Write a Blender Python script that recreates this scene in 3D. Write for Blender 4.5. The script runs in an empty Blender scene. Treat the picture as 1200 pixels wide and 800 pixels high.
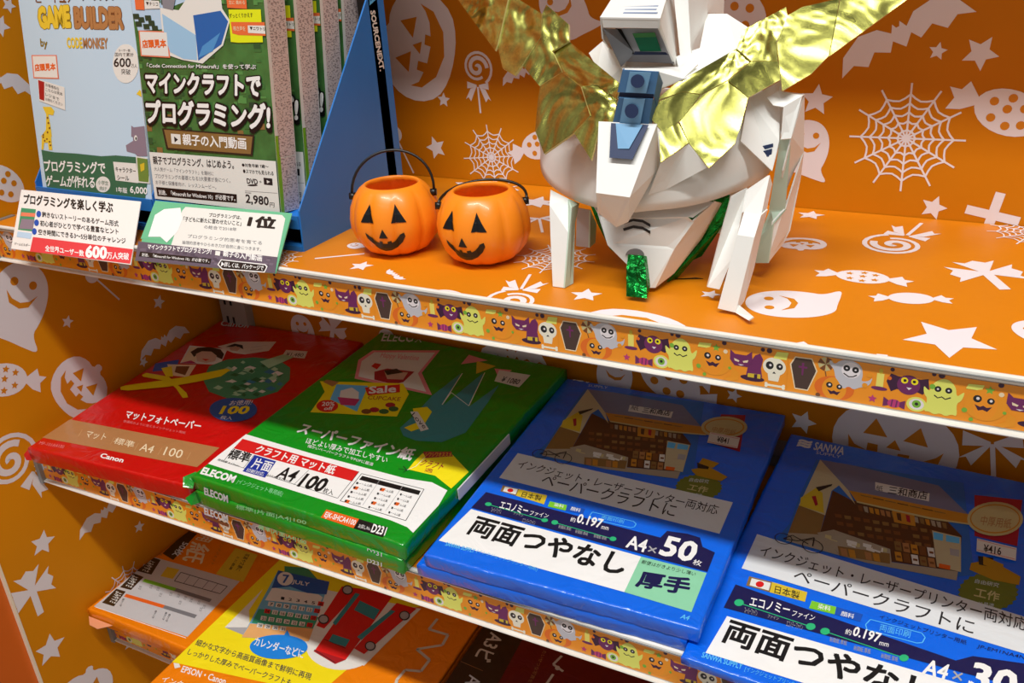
import bpy, bmesh, math, random, json
from mathutils import Vector, Matrix, Quaternion
D = json.loads(r'''{"H":0.2423,"D":0.2703,"Y2":-0.0251,"surf":{"S1":[[0.0,0.0,0.2423],[1.0,0.0,0.0],[0.0,1.0,0.0]],"BW":[[0.0,0.2703,0.0],[1.0,0.0,0.0],[0.0,0.0,1.0]],"LW":[[0.0,0.0,0.0],[0.0,1.0,0.0],[0.0,0.0,1.0]],"B":[[0.4995,-0.0316,0.0265],[0.9996,0.03,0.0],[-0.03,0.9982,0.0524]],"G":[[0.243,-0.0275,0.0333],[0.9994,-0.034,0.0],[0.0339,0.9968,0.0719]],"R":[[0.0214,-0.0395,0.0187],[0.9981,0.061,0.0],[-0.0609,0.997,0.0479]],"B2":[[0.7142,-0.0368,0.009],[0.9994,-0.0335,0.0],[0.0334,0.9968,0.0719]],"K":[[0.004,-0.022,-0.212],[1.0,0.0,0.0],[-0.0,1.0,0.0]],"Y":[[0.174,-0.16,-0.2045],[0.999,0.045,0.0],[-0.045,0.999,0.0]],"C3":[[0.456,-0.16,-0.2045],[0.999,0.045,0.0],[-0.045,0.999,0.0]],"GB":[[0.046,0.04,0.271],[1.0,0.0,0.0],[0.0,0.1595,0.9872]],"MC":[[0.199,0.04,0.273],[1.0,0.0,0.0],[0.0,0.1253,0.9921]],"MS":[[0.344,0.04,0.273],[0.0,1.0,0.0],[0.0,0.1253,0.9921]],"C1":[[0.02,0.033,0.272],[1.0,0.0,0.0],[0.0,0.7474,0.6644]],"C2":[[0.204,0.033,0.274],[1.0,0.0,0.0],[0.0,0.7474,0.6644]],"BK":[[0.3635,0.165,0.2423],[0.0,1.0,0.0],[0.0,0.0,1.0]],"GF":[[0.243,-0.0275,0.0333],[0.9994,-0.034,0.0],[-0.0024,-0.0719,0.9974]]},"cards":{"C1":[[5.7,-2.7],[168.1,-0.5],[193.1,-61.5],[36.1,-64.6]],"C2":[[2.6,-0.1],[155.7,2.6],[165.7,-51.1],[13.3,-58.9]]},"prints":{"R":[["p","tan",1,[[-4.7,54.8],[-6.5,18.1],[200.0,27.4],[198.9,61.5]]],
["t","cream",3,"マット",0.012,[45.2,33.1],[71.8,34.5],[38.8,44.0]],
["t","cream",3,"標準",0.012,[84.5,33.4],[111.7,33.0],[79.1,43.6]],
["t","cream",3,"A4",0.012,[121.0,32.0],[138.0,32.0],[115.1,43.5]],
["t","cream",3,"100",0.012,[151.5,33.0],[173.9,33.7],[144.5,46.0]],
["l","tanl",2,0.6,[[37.6,31.9],[30.8,43.8]]],
["l","tanl",2,0.6,[[83.3,31.3],[77.2,43.0]]],
["l","tanl",2,0.6,[[116.4,30.6],[110.8,42.2]]],
["l","tanl",2,0.6,[[146.4,31.4],[141.2,42.8]]],
["l","tanl",2,0.6,[[180.9,34.3],[176.2,45.7]]],
["t","white",3,"マットフォトペーパー",0.03,[58.1,75.2],[156.9,80.5],[50.0,88.9]],
["t","pink",3,"普通紙のように使えるインクジェット用紙",0,[63.6,68.3],[146.8,70.4],[60.9,72.4]],
["t","white",3,"Canon",0.04,[90.7,9.4],[121.3,9.6],[87.1,16.4]],
["t","pink",3,"MP-101A4100",0,[7.8,7.6],[40.3,9.9],[4.9,12.4]],
["t","dimw",3,"Canon",0.02,[10.5,286.5],[52.0,290.9],[3.2,301.1]],
["t","dimr",3,"✽ PIXUS",0.01,[152.5,292.7],[197.8,292.5],[149.0,304.0]],
["p","paper",1,[[10.2,231.5],[64.1,237.1],[82.1,202.0],[30.8,191.8]]],
["p","cream",2,[[14.9,228.9],[31.6,231.2],[47.3,197.2],[30.5,194.7]]],
["p","dark",3,[[23.6,217.9],[24.8,229.3],[37.4,235.2],[55.8,234.0],[68.6,225.2],[75.6,213.5],[62.5,217.4],[46.0,225.0],[35.3,220.5],[37.3,208.7]]],
["p","skinp",4,[[34.1,215.5],[36.6,223.2],[49.0,225.9],[62.9,219.0],[70.0,207.5],[62.3,200.8],[48.3,201.3]]],
["p","redp",5,[[50.0,207.7],[60.4,209.2],[58.5,204.2]]],
["p","magenta",5,[[31.2,191.9],[40.0,200.4],[52.5,196.5]]],
["p","paper",1,[[46.7,239.4],[63.2,256.7],[111.5,270.1],[117.5,247.5],[94.5,231.8],[77.5,230.8]]],
["p","dark",2,[[57.9,240.9],[63.2,251.1],[75.8,250.7],[84.1,242.0],[74.5,245.5],[65.3,243.0]]],
["p","skinp",3,[[63.7,241.0],[69.2,246.4],[78.0,243.4],[80.4,235.5],[70.4,235.0]]],
["l","grey1",3,0.6,[[90.2,248.4],[106.4,259.2]]],
["l","grey1",3,0.6,[[94.6,241.8],[107.4,249.3]]],
["p","blue2",1,[[1.1,182.5],[23.3,198.6],[37.3,178.1],[12.3,165.8]]],
["p","cream",2,[[17.4,184.9],[53.5,193.8],[65.2,166.9],[40.5,164.6]]],
["p","brownp",3,[[32.0,183.9],[48.2,188.6],[58.2,169.8],[40.7,171.9]]],
["p","leaf",2,[[86.5,167.5],[71.4,195.3],[81.4,215.2],[110.2,228.7],[141.9,232.4],[169.1,219.8],[185.4,196.4],[188.5,170.4],[172.5,149.4],[141.7,142.1],[112.0,147.7]]],
["p","paper",3,[[139.5,172.8],[141.5,177.3],[148.2,176.0],[146.6,172.3]]],
["p","paper",3,[[163.9,188.1],[163.3,195.3],[171.2,191.5],[171.8,185.5]]],
["p","paper",3,[[153.9,162.0],[155.3,166.3],[161.3,164.9],[160.2,161.3]]],
["p","leafd",3,[[153.1,152.4],[152.1,157.8],[158.0,154.8],[158.8,150.3]]],
["p","mint",3,[[126.1,197.2],[126.4,203.5],[134.0,200.5],[133.8,195.4]]],
["p","leafd",3,[[162.3,200.0],[162.5,207.0],[170.6,203.5],[170.5,197.8]]],
["p","paper",3,[[101.1,198.5],[101.1,204.1],[107.9,201.4],[108.0,196.8]]],
["p","paper",3,[[155.7,201.4],[158.7,209.2],[169.5,206.5],[167.2,200.1]]],
["p","blue3",3,[[144.6,202.1],[147.2,209.9],[157.8,207.1],[155.9,200.7]]],
["p","mint",3,[[155.0,166.2],[155.9,171.5],[162.5,169.2],[162.0,164.9]]],
["p","mint",3,[[140.4,153.4],[141.0,157.0],[145.7,155.5],[145.3,152.6]]],
["p","mint",3,[[158.9,190.8],[160.8,197.6],[169.8,195.1],[168.4,189.5]]],
["p","mint",3,[[148.4,188.0],[150.5,192.7],[157.4,191.3],[155.8,187.3]]],
["p","mint",3,[[117.7,172.4],[118.7,178.5],[126.7,176.0],[126.0,171.0]]],
["p","mint",3,[[85.5,182.8],[86.2,186.8],[91.6,185.2],[91.1,182.0]]],
["p","mint",3,[[141.3,157.2],[145.6,162.1],[154.3,161.6],[151.0,157.6]]],
["p","leafd",3,[[132.7,177.2],[134.8,181.4],[141.2,180.3],[139.6,176.8]]],
["p","mint",3,[[102.9,213.4],[102.6,218.2],[108.2,215.7],[108.5,211.8]]],
["p","paper",3,[[115.9,202.9],[119.3,210.1],[130.1,208.0],[127.4,202.1]]],
["p","leafd",3,[[135.8,167.9],[138.1,172.4],[144.9,171.2],[143.2,167.5]]],
["p","leafd",3,[[110.1,185.4],[112.4,191.0],[120.6,189.3],[118.9,184.7]]],
["p","paper",3,[[166.9,163.8],[168.5,168.6],[175.1,167.0],[173.9,163.0]]],
["p","paper",3,[[114.6,171.3],[119.2,176.4],[128.4,176.0],[124.8,171.8]]],
["p","paper",3,[[148.5,182.3],[151.9,187.3],[159.9,186.3],[157.2,182.3]]],
["p","blue3",3,[[94.3,180.5],[96.3,184.7],[102.6,183.5],[101.1,180.2]]],
["p","mint",3,[[142.0,149.6],[145.1,154.4],[152.9,153.5],[150.5,149.5]]],
["p","mint",3,[[149.3,163.5],[149.0,168.3],[154.4,165.8],[154.8,161.9]]],
["p","paper",3,[[101.1,194.5],[102.2,199.1],[108.4,197.3],[107.6,193.6]]],
["p","leafd",3,[[142.9,167.3],[143.9,171.7],[149.8,170.0],[149.1,166.3]]],
["p","blue3",3,[[138.3,177.7],[141.8,184.3],[151.9,182.6],[149.2,177.1]]],
["p","mint",3,[[111.0,155.5],[112.5,162.4],[121.9,159.8],[120.9,154.2]]],
["p","blue3",3,[[159.3,184.3],[159.5,191.5],[168.0,188.0],[167.9,182.1]]],
["p","mint",3,[[149.1,209.8],[149.6,216.2],[157.3,213.2],[157.0,207.9]]],
["p","leafd",3,[[135.7,160.9],[135.2,167.2],[142.4,164.0],[142.9,158.8]]],
["p","leafd",3,[[129.9,161.5],[130.5,168.4],[139.2,165.4],[138.8,159.7]]],
["p","mint",3,[[160.5,198.3],[159.0,205.0],[165.6,200.9],[166.9,195.4]]],
["p","mint",3,[[117.5,198.5],[119.8,206.4],[130.7,203.5],[128.9,197.0]]],
["p","mint",3,[[93.2,193.5],[94.7,201.4],[105.4,198.2],[104.3,191.7]]],
["p","leafd",3,[[126.3,198.1],[125.9,204.1],[132.7,201.0],[133.1,196.1]]],
["p","blue3",3,[[170.9,171.1],[173.0,178.5],[182.7,175.7],[181.1,169.7]]],
["p","blue3",3,[[177.2,183.6],[177.2,189.3],[183.5,186.4],[183.7,181.7]]],
["p","paper",3,[[116.5,205.4],[119.5,209.9],[126.8,209.0],[124.5,205.3]]],
["p","mint",3,[[116.8,190.8],[119.3,196.0],[127.3,194.6],[125.3,190.3]]],
["p","leafd",3,[[141.5,182.3],[143.9,190.1],[154.5,187.3],[152.8,181.0]]],
["p","leafd",3,[[132.3,213.4],[131.8,219.2],[138.1,216.1],[138.6,211.4]]],
["p","leafd",3,[[164.8,156.5],[165.3,162.8],[173.0,159.9],[172.7,154.8]]],
["p","mint",4,[[124.5,221.5],[141.2,245.0],[158.2,242.3],[145.1,211.4]]],
["p","yel",6,[[2.6,125.5],[6.0,129.9],[56.2,162.1],[81.4,183.6],[96.6,196.7],[103.3,195.0],[102.5,179.2],[83.5,161.0],[57.2,141.6],[18.3,122.0],[8.6,120.4]]],
["p","yel",6,[[6.7,154.8],[8.3,160.3],[39.6,160.8],[50.7,153.5],[38.7,152.1],[11.7,152.0]]],
["p","yel",5,[[38.6,157.0],[41.4,161.3],[89.1,137.6],[97.7,130.3],[92.6,127.4],[70.0,142.0]]],
["p","yel",5,[[17.7,174.7],[26.6,182.4],[46.6,162.9],[38.2,160.4]]],
["p","paper",1,[[137.0,255.3],[165.1,259.4],[172.2,243.3],[141.9,239.9]]],
["t","dark",3,"¥1,480",0,[146.2,241.1],[168.1,244.4],[142.2,250.6]],
["p","blue1",4,[[190.4,132.1],[193.2,127.5],[194.6,122.7],[194.5,118.1],[193.0,113.8],[190.1,110.1],[185.9,107.1],[180.7,104.9],[174.8,103.7],[168.3,103.4],[161.6,104.2],[155.0,106.1],[148.9,108.8],[143.5,112.4],[139.1,116.5],[135.9,121.2],[134.3,126.0],[134.1,130.8],[135.5,135.3],[138.5,139.2],[142.8,142.4],[148.2,144.7],[154.5,145.9],[161.3,146.1],[168.2,145.1],[174.9,143.0],[181.0,140.1],[186.3,136.4]]],
["t","white",5,"お徳用!",0.01,[154.3,129.3],[177.3,138.1],[150.1,139.5]],
["t","yel",5,"100",0.05,[155.3,112.2],[185.8,121.5],[148.8,127.6]],
["t","white",5,"枚入",0.01,[162.7,104.8],[176.9,106.7],[160.4,111.3]]],"G":[["p","white",1,[[-1.9,71.5],[87.4,70.9],[188.5,73.4],[216.3,77.9],[235.2,73.6],[241.0,46.0],[244.5,13.5],[230.7,19.6],[212.4,21.4],[123.1,20.0],[1.4,20.0]]],
["p","redp",2,[[3.1,64.1],[145.4,65.4],[148.3,51.4],[6.5,48.4]]],
["t","white",3,"クラフト用 マット紙",0.03,[30.6,50.3],[125.7,52.2],[26.4,62.6]],
["l","black",2,0.5,[[6.5,48.4],[12.9,28.4],[151.5,27.0],[145.4,65.4]]],
["l","black",2,0.4,[[33.7,48.2],[39.0,27.8]]],
["l","black",2,0.4,[[99.8,49.4],[101.6,26.8]]],
["p","navyb",3,[[34.4,47.9],[61.4,48.0],[69.1,24.5],[42.1,23.8]]],
["t","black",3,"標準",0.03,[11.1,33.6],[37.0,34.9],[5.6,48.0]],
["t","black",3,"用紙厚 0.17mm",0,[5.8,27.1],[33.2,27.5],[5.0,30.1]],
["t","white",4,"片面",0.02,[45.0,30.7],[67.0,31.9],[38.6,45.2]],
["t","white",4,"印刷対応",0,[45.7,24.2],[66.0,25.3],[43.1,29.4]],
["t","black",3,"A4",0.02,[77.3,28.3],[97.4,29.0],[73.9,45.1]],
["t","black",3,"210×297mm",0,[68.2,27.2],[95.4,28.2],[67.0,29.8]],
["t","black",3,"100",0.045,[105.4,25.9],[132.3,27.2],[101.7,45.0]],
["t","black",3,"枚入",0.01,[133.4,27.7],[144.7,28.0],[130.7,34.8]],
["l","black",2,0.6,[[149.4,63.9],[215.4,66.9],[224.9,25.9],[155.9,25.1],[149.4,63.9]]],
["p","black",2,[[152.0,61.5],[214.0,63.9],[215.5,58.4],[152.8,55.8]]],
["l","grey1",2,0.4,[[170.7,63.1],[178.2,27.9]]],
["l","grey1",2,0.4,[[195.0,64.3],[201.6,29.4]]],
["t","dark",3,"■ーームム紙",0,[154.2,49.4],[170.5,51.2],[152.6,52.7]],
["p","orng",2,[[178.9,54.1],[183.2,54.4],[183.8,50.3],[179.7,50.1]]],
["t","dark",3,"■ーームム紙",0,[179.5,50.5],[193.3,51.4],[178.1,53.8]],
["t","dark",3,"■ーームム紙",0,[200.5,51.4],[212.5,51.7],[199.2,54.6]],
["p","orng",2,[[155.1,46.8],[159.5,47.2],[160.1,43.1],[156.1,42.8]]],
["t","dark",3,"■ーームム紙",0,[155.8,43.2],[172.0,45.1],[154.3,46.5]],
["t","dark",3,"■ーームム紙",0,[180.9,44.4],[194.6,45.3],[179.5,47.6]],
["t","dark",3,"■ーームム紙",0,[201.8,45.3],[213.7,45.7],[200.5,48.5]],
["t","dark",3,"■ーームム紙",0,[157.4,37.1],[173.5,39.0],[155.9,40.3]],
["t","dark",3,"■ーームム紙",0,[182.3,38.3],[195.9,39.3],[181.0,41.5]],
["p","orng",2,[[202.5,42.8],[206.7,43.2],[207.2,39.2],[203.3,39.0]]],
["t","dark",3,"■ーームム紙",0,[203.0,39.4],[214.9,39.7],[201.8,42.5]],
["t","dark",3,"■ーームム紙",0,[159.0,31.1],[174.9,33.0],[157.5,34.3]],
["p","orng",2,[[183.1,35.9],[187.3,36.2],[187.9,32.3],[184.0,32.0]]],
["t","dark",3,"■ーームム紙",0,[183.7,32.4],[197.2,33.4],[182.4,35.5]],
["t","dark",3,"■ーームム紙",0,[204.3,33.5],[216.1,33.9],[203.0,36.6]],
["p","orng",2,[[159.8,28.6],[164.1,29.0],[164.8,25.0],[160.8,24.8]]],
["t","dark",3,"■ーームム紙",0,[160.5,25.1],[176.4,27.1],[159.1,28.3]],
["t","dark",3,"■ーームム紙",0,[185.1,26.5],[198.5,27.6],[183.8,29.6]],
["t","dark",3,"■ーームム紙",0,[205.5,27.6],[217.3,28.1],[204.3,30.7]],
["t","white",3,"スーパーファイン紙",0.045,[46.8,91.9],[180.3,96.1],[42.2,109.7]],
["t","white",3,"ほどよい厚みで加工しやすい",0.01,[68.1,81.4],[161.5,85.3],[63.9,90.0]],
["t","white",3,"細かいペーパークラフトやPOPに最適",0,[74.2,77.1],[151.9,76.8],[72.4,81.5]],
["t","white",3,"ELECOM",0.06,[6.1,4.9],[46.7,6.7],[1.8,14.7]],
["t","lgreen",3,"|インクジェット専用紙|",0,[50.6,6.7],[103.0,8.3],[47.8,13.7]],
["p","orng",2,[[152.2,11.0],[186.8,12.0],[189.9,0.5],[155.1,-0.9]]],
["p","black",2,[[186.8,12.0],[216.7,12.8],[219.4,1.2],[189.9,0.5]]],
["t","white",3,"EJK-SHCA4100",0.02,[157.4,0.5],[189.4,1.6],[154.2,8.6]],
["t","white",3,"お探しNo.",0,[192.7,2.6],[204.7,3.4],[190.9,7.1]],
["t","white",3,"D231",0.04,[206.2,2.3],[220.0,3.1],[202.2,11.9]],
["p","yel",2,[[183.8,110.7],[209.9,120.2],[238.8,103.0],[237.1,76.8],[213.8,86.8],[185.4,85.3],[183.9,97.6]]],
["t","redb",3,"クラフト",0.02,[191.1,93.7],[214.0,95.9],[190.2,103.8]],
["p","redb",4,[[182.9,113.0],[207.5,122.9],[212.9,117.1],[190.8,105.6]]],
["t","yel",5,"シワシワオススメ",0.0,[189.1,107.0],[211.8,116.2],[186.0,112.7]],
["t","redb",3,"適",0.01,[201.0,88.0],[209.0,88.8],[198.8,93.8]],
["l","dark",2,0.8,[[176.7,82.7],[185.2,84.1],[184.1,79.7]]],
["l","dark",2,0.8,[[178.5,87.6],[185.2,84.1]]],
["l","white",2,0.5,[[185.2,84.1],[189.5,92.0],[189.4,107.6]]],
["p","pinkc",1,[[18.7,253.8],[91.6,280.1],[99.9,232.3],[135.5,198.7],[37.6,196.6],[16.5,230.4]]],
["p","paper",2,[[23.2,250.9],[89.3,274.0],[96.7,229.7],[126.4,201.7],[39.1,201.3],[21.8,229.4]]],
["p","redp",3,[[39.0,224.0],[38.8,231.2],[47.3,231.4],[49.3,220.7]]],
["p","redb",3,[[49.6,215.8],[58.9,226.3],[91.2,231.2],[92.4,208.9],[85.3,201.5],[59.8,202.1]]],
["p","skinp",4,[[58.4,221.2],[85.7,227.1],[89.3,213.2],[72.2,208.1]]],
["p","dark",5,[[58.4,221.2],[69.3,229.5],[80.8,225.2],[67.4,214.7]]],
["t","pinkc",3,"Happy Valentine",0.01,[37.7,240.4],[82.7,249.5],[32.4,253.4]],
["p","yel",4,[[5.3,178.3],[93.9,206.7],[111.8,191.6],[124.9,152.2],[36.2,126.4],[24.5,163.1]]],
["p","tan",5,[[10.5,183.7],[26.7,184.2],[26.0,174.4],[10.0,178.0]]],
["p","sky",5,[[27.0,179.6],[61.3,189.1],[81.2,145.0],[39.9,153.2]]],
["p","paper",6,[[39.6,170.8],[47.0,180.3],[60.1,175.3],[70.4,161.0],[48.9,156.7]]],
["p","magenta",7,[[44.5,159.5],[69.7,164.6],[72.6,152.9],[57.6,148.5]]],
["p","redp",5,[[60.0,185.2],[91.8,203.9],[101.1,190.9],[73.0,173.6]]],
["t","white",6,"Sale",0.04,[71.7,176.4],[97.3,189.4],[63.4,188.5]],
["t","redb",6,"CUPCAKE",0.01,[77.0,167.4],[111.3,176.7],[73.7,173.9]],
["p","redp",6,[[56.2,146.0],[57.6,143.9],[58.4,141.7],[58.5,139.5],[58.0,137.4],[56.8,135.5],[55.1,134.0],[52.9,132.8],[50.3,132.1],[47.5,131.9],[44.6,132.2],[41.7,133.0],[39.0,134.2],[36.6,135.8],[34.6,137.7],[33.2,139.9],[32.4,142.1],[32.2,144.4],[32.7,146.5],[33.8,148.4],[35.6,150.0],[37.8,151.1],[40.5,151.8],[43.3,152.0],[46.3,151.7],[49.2,150.9],[51.9,149.6],[54.3,148.0]]],
["t","white",7,"20%",0.02,[39.7,139.7],[52.4,144.6],[35.4,146.3]],
["t","white",7,"off",0.02,[47.1,134.3],[55.9,137.7],[43.7,139.9]],
["p","redb",6,[[101.1,155.8],[101.8,153.2],[100.4,150.8],[97.3,149.7],[93.8,150.1],[91.1,152.0],[90.4,154.6],[91.8,157.0],[94.9,158.2],[98.4,157.7]]],
["p","leafd",6,[[112.1,157.0],[112.8,154.4],[111.3,152.0],[108.3,150.9],[104.8,151.3],[102.2,153.2],[101.5,155.8],[102.9,158.1],[106.0,159.3],[109.5,158.9]]],
["p","redb",6,[[111.2,169.1],[111.9,166.4],[110.5,164.0],[107.4,162.8],[103.9,163.3],[101.2,165.2],[100.5,167.9],[101.9,170.3],[105.0,171.5],[108.6,171.0]]],
["p","leafd",6,[[118.5,164.4],[119.2,161.7],[117.7,159.4],[114.7,158.2],[111.2,158.7],[108.6,160.6],[107.9,163.2],[109.4,165.6],[112.4,166.8],[115.9,166.3]]],
["p","brownp",6,[[95.1,150.4],[95.9,147.8],[94.5,145.5],[91.4,144.3],[87.9,144.7],[85.2,146.6],[84.4,149.2],[85.9,151.6],[88.9,152.7],[92.5,152.3]]],
["p","teal",1,[[139.2,137.6],[139.5,161.5],[136.2,197.7],[140.3,245.9],[157.0,186.6],[162.1,255.4],[182.7,193.5],[190.0,240.8],[196.2,207.9],[203.5,154.3],[190.6,132.5],[166.3,125.6],[150.1,127.6]]],
["l","paper",3,1,[[141.9,246.5],[155.4,187.3]]],
["l","paper",3,1,[[163.7,256.0],[181.8,195.0]]],
["l","paper",3,0.7,[[155.4,187.3],[151.5,209.9],[181.8,195.0]]],
["p","yel",3,[[131.3,170.6],[143.4,178.3],[152.9,172.7],[159.8,145.7],[153.3,136.3],[143.0,139.1],[149.2,150.3]]],
["p","paper",4,[[132.2,164.8],[139.2,167.5],[167.2,145.8],[162.1,139.7]]],
["t","dark",5,"Love",0.01,[137.2,159.4],[163.2,143.6],[136.9,165.3]],
["p","pinkc",2,[[127.5,282.6],[153.9,279.1],[130.3,261.9]]],
["p","yel2",3,[[143.1,273.7],[168.2,271.6],[156.4,250.5]]],
["p","pinkc",2,[[169.0,266.9],[188.2,270.6],[185.2,249.0]]],
["p","paper",3,[[175.4,265.8],[211.5,268.3],[211.9,243.2],[182.1,244.5]]],
["t","dark",4,"¥ 1080",0.02,[188.1,246.1],[208.2,247.0],[186.7,256.3]],
["t","dimw",3,"ELECOM",0.03,[14.7,274.2],[61.9,287.9],[6.1,292.0]]],"GF":[["t","dimw",3,"ELECOM",0.05,[12.4,-17.5],[42.6,-17.9],[15.0,-7.9]],
["p","brownp",1,[[12.1,-18.3],[42.9,-19.3],[41.5,-23.4],[11.0,-21.7]]],
["t","lgreen",3,"標準|片面|A4|100",0.02,[50.6,-22.7],[136.8,-13.0],[52.7,-16.2]],
["t","dimw",3,"D231",0.03,[201.0,-20.1],[216.3,-19.9],[202.0,-15.3]],
["t","dimw",3,"ELECOM",0.05,[3.1,-43.8],[33.9,-43.8],[5.8,-33.8]],
["p","brownp",1,[[2.8,-44.7],[34.3,-45.2],[32.9,-49.5],[1.5,-48.2]]],
["t","lgreen",3,"標準|片面|A4|100",0.02,[73.3,-38.3],[130.4,-37.3],[75.3,-31.7]],
["t","dimw",3,"D231",0.03,[198.5,-31.8],[213.9,-31.5],[199.6,-26.9]]],"B":[["p","shopblue",2,[[27.1,276.0],[146.9,289.5],[169.6,173.7],[149.1,159.9],[25.2,150.6],[30.2,177.7],[27.6,219.3]]],
["p","roofc",3,[[30.2,277.0],[58.0,279.5],[129.1,277.5],[158.5,243.9],[63.3,240.1]]],
["p","wallc",4,[[30.2,277.0],[30.6,204.5],[53.4,199.9],[50.3,235.0],[54.1,245.2],[72.3,224.4],[62.9,241.2]]],
["p","wood",3,[[30.6,204.5],[53.1,200.6],[55.6,173.6],[32.5,165.7]]],
["p","yel2",5,[[29.4,215.2],[37.3,233.9],[44.2,228.9],[52.0,202.1],[31.5,204.0]]],
["p","redb",6,[[37.2,220.5],[40.1,222.7],[44.8,211.3],[43.2,208.8]]],
["p","dark",6,[[37.0,234.6],[48.7,244.7],[48.7,241.8],[40.8,229.8]]],
["p","shopin",3,[[51.0,236.0],[68.0,228.9],[143.2,230.4],[155.4,216.3],[158.6,172.4],[112.8,163.7],[75.4,155.8],[55.6,173.6],[53.5,200.7]]],
["p","awn",7,[[63.1,240.9],[84.8,242.5],[156.8,246.4],[165.0,234.9],[131.4,229.1],[72.9,227.4]]],
["p","cream2",8,[[72.0,228.7],[130.9,230.4],[163.9,235.3],[164.4,233.6],[130.8,227.7],[73.2,226.7]]],
["p","wood",8,[[73.1,238.6],[81.7,239.0],[83.0,237.9],[74.1,237.3]]],
["p","shopin",8,[[83.0,238.9],[91.5,239.3],[92.7,238.2],[83.9,237.6]]],
["p","wood",8,[[92.8,239.2],[101.2,239.6],[102.4,238.5],[93.7,237.9]]],
["p","shopin",8,[[102.5,239.5],[110.8,239.9],[112.1,238.8],[103.4,238.2]]],
["p","wood",8,[[112.1,239.8],[120.4,240.2],[121.6,239.1],[113.0,238.5]]],
["p","shopin",8,[[121.7,240.1],[129.9,240.5],[131.0,239.4],[122.5,238.8]]],
["p","wood",8,[[131.1,240.4],[139.3,240.8],[140.4,239.7],[132.0,239.1]]],
["p","floorc",4,[[32.5,165.7],[55.6,173.6],[75.4,155.8],[113.0,163.1],[158.6,172.4],[159.0,161.8],[96.2,154.6],[33.7,155.3]]],
["p","paper",8,[[80.7,261.4],[124.2,262.8],[125.5,251.3],[83.0,249.9]]],
["p","brownp",5,[[74.2,223.9],[77.6,224.3],[80.0,216.6],[77.0,217.1]]],
["p","floorc",5,[[78.7,224.2],[82.0,224.5],[84.4,216.8],[81.4,217.4]]],
["p","awn",5,[[83.1,224.4],[86.4,224.8],[88.7,217.1],[85.8,217.6]]],
["p","awn",5,[[87.5,224.7],[90.8,225.0],[93.1,217.4],[90.1,217.9]]],
["p","tan",5,[[91.9,224.9],[95.1,225.2],[97.4,217.6],[94.5,218.1]]],
["p","tan",5,[[96.2,225.1],[99.5,225.5],[101.7,217.9],[98.8,218.4]]],
["p","wood",5,[[100.6,225.4],[103.8,225.7],[106.0,218.1],[103.1,218.6]]],
["p","awn",5,[[104.9,225.6],[108.1,226.0],[110.3,218.4],[107.4,218.9]]],
["p","floorc",5,[[109.2,225.9],[112.5,226.2],[114.6,218.6],[111.7,219.1]]],
["p","brownp",5,[[113.5,226.1],[116.7,226.4],[118.8,218.9],[116.0,219.4]]],
["p","floorc",5,[[117.8,226.3],[121.0,226.7],[123.0,219.1],[120.2,219.6]]],
["p","wood",5,[[122.1,226.6],[125.3,226.9],[127.3,219.4],[124.4,219.9]]],
["p","awn",5,[[126.3,226.8],[129.5,227.2],[131.5,219.6],[128.7,220.1]]],
["p","floorc",5,[[130.6,227.1],[133.7,227.4],[135.7,219.9],[132.9,220.4]]],
["p","floorc",5,[[134.8,227.3],[137.9,227.6],[139.8,220.1],[137.0,220.6]]],
["p","wood",5,[[139.0,227.5],[142.1,227.9],[144.0,220.4],[141.2,220.9]]],
["p","awn",6,[[100.7,227.4],[117.8,229.4],[121.4,214.1],[105.4,212.7]]],
["p","shopin",7,[[104.5,225.6],[107.9,226.0],[110.4,216.3],[107.3,216.8]]],
["p","redb",7,[[111.6,226.2],[114.8,226.1],[117.2,216.8],[114.1,217.6]]],
["p","brownp",5,[[60.0,204.8],[65.2,205.9],[66.5,201.4],[61.7,200.5]]],
["p","wood",5,[[67.4,205.8],[72.6,206.8],[73.8,202.4],[69.1,201.5]]],
["p","brownp",5,[[74.7,206.8],[79.9,207.8],[81.1,203.3],[76.4,202.5]]],
["p","brownp",5,[[82.0,207.8],[87.1,208.8],[88.3,204.3],[83.6,203.4]]],
["p","wood",5,[[89.2,208.7],[94.3,209.7],[95.5,205.3],[90.8,204.4]]],
["p","wood",5,[[96.4,209.7],[101.5,210.7],[102.6,206.2],[98.0,205.4]]],
["p","wood",5,[[103.6,210.6],[108.7,211.6],[109.8,207.2],[105.1,206.3]]],
["p","brownp",5,[[110.7,211.6],[115.8,212.6],[116.8,208.1],[112.2,207.3]]],
["p","brownp",5,[[117.8,212.5],[122.8,213.5],[123.9,209.1],[119.2,208.2]]],
["p","wood",5,[[124.9,213.5],[129.9,214.4],[130.9,210.0],[126.3,209.2]]],
["p","brownp",5,[[131.9,214.4],[136.9,215.4],[137.8,211.0],[133.2,210.1]]],
["p","brownp",5,[[63.7,195.5],[68.9,196.5],[70.2,192.2],[65.4,191.3]]],
["p","brownp",5,[[71.0,196.5],[76.1,197.5],[77.4,193.2],[72.6,192.3]]],
["p","shopin",5,[[78.2,197.5],[83.3,198.5],[84.5,194.1],[79.8,193.3]]],
["p","wood",5,[[85.4,198.5],[90.5,199.5],[91.7,195.1],[87.0,194.3]]],
["p","wood",5,[[92.6,199.5],[97.6,200.5],[98.8,196.1],[94.1,195.2]]],
["p","brownp",5,[[99.7,200.4],[104.7,201.4],[105.9,197.1],[101.2,196.2]]],
["p","brownp",5,[[106.8,201.4],[111.8,202.4],[112.9,198.0],[108.3,197.2]]],
["p","shopin",5,[[113.9,202.4],[118.8,203.3],[119.9,199.0],[115.3,198.2]]],
["p","wood",5,[[120.9,203.3],[125.8,204.3],[126.8,200.0],[122.3,199.1]]],
["p","brownp",5,[[127.9,204.3],[132.8,205.2],[133.8,200.9],[129.2,200.1]]],
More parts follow.
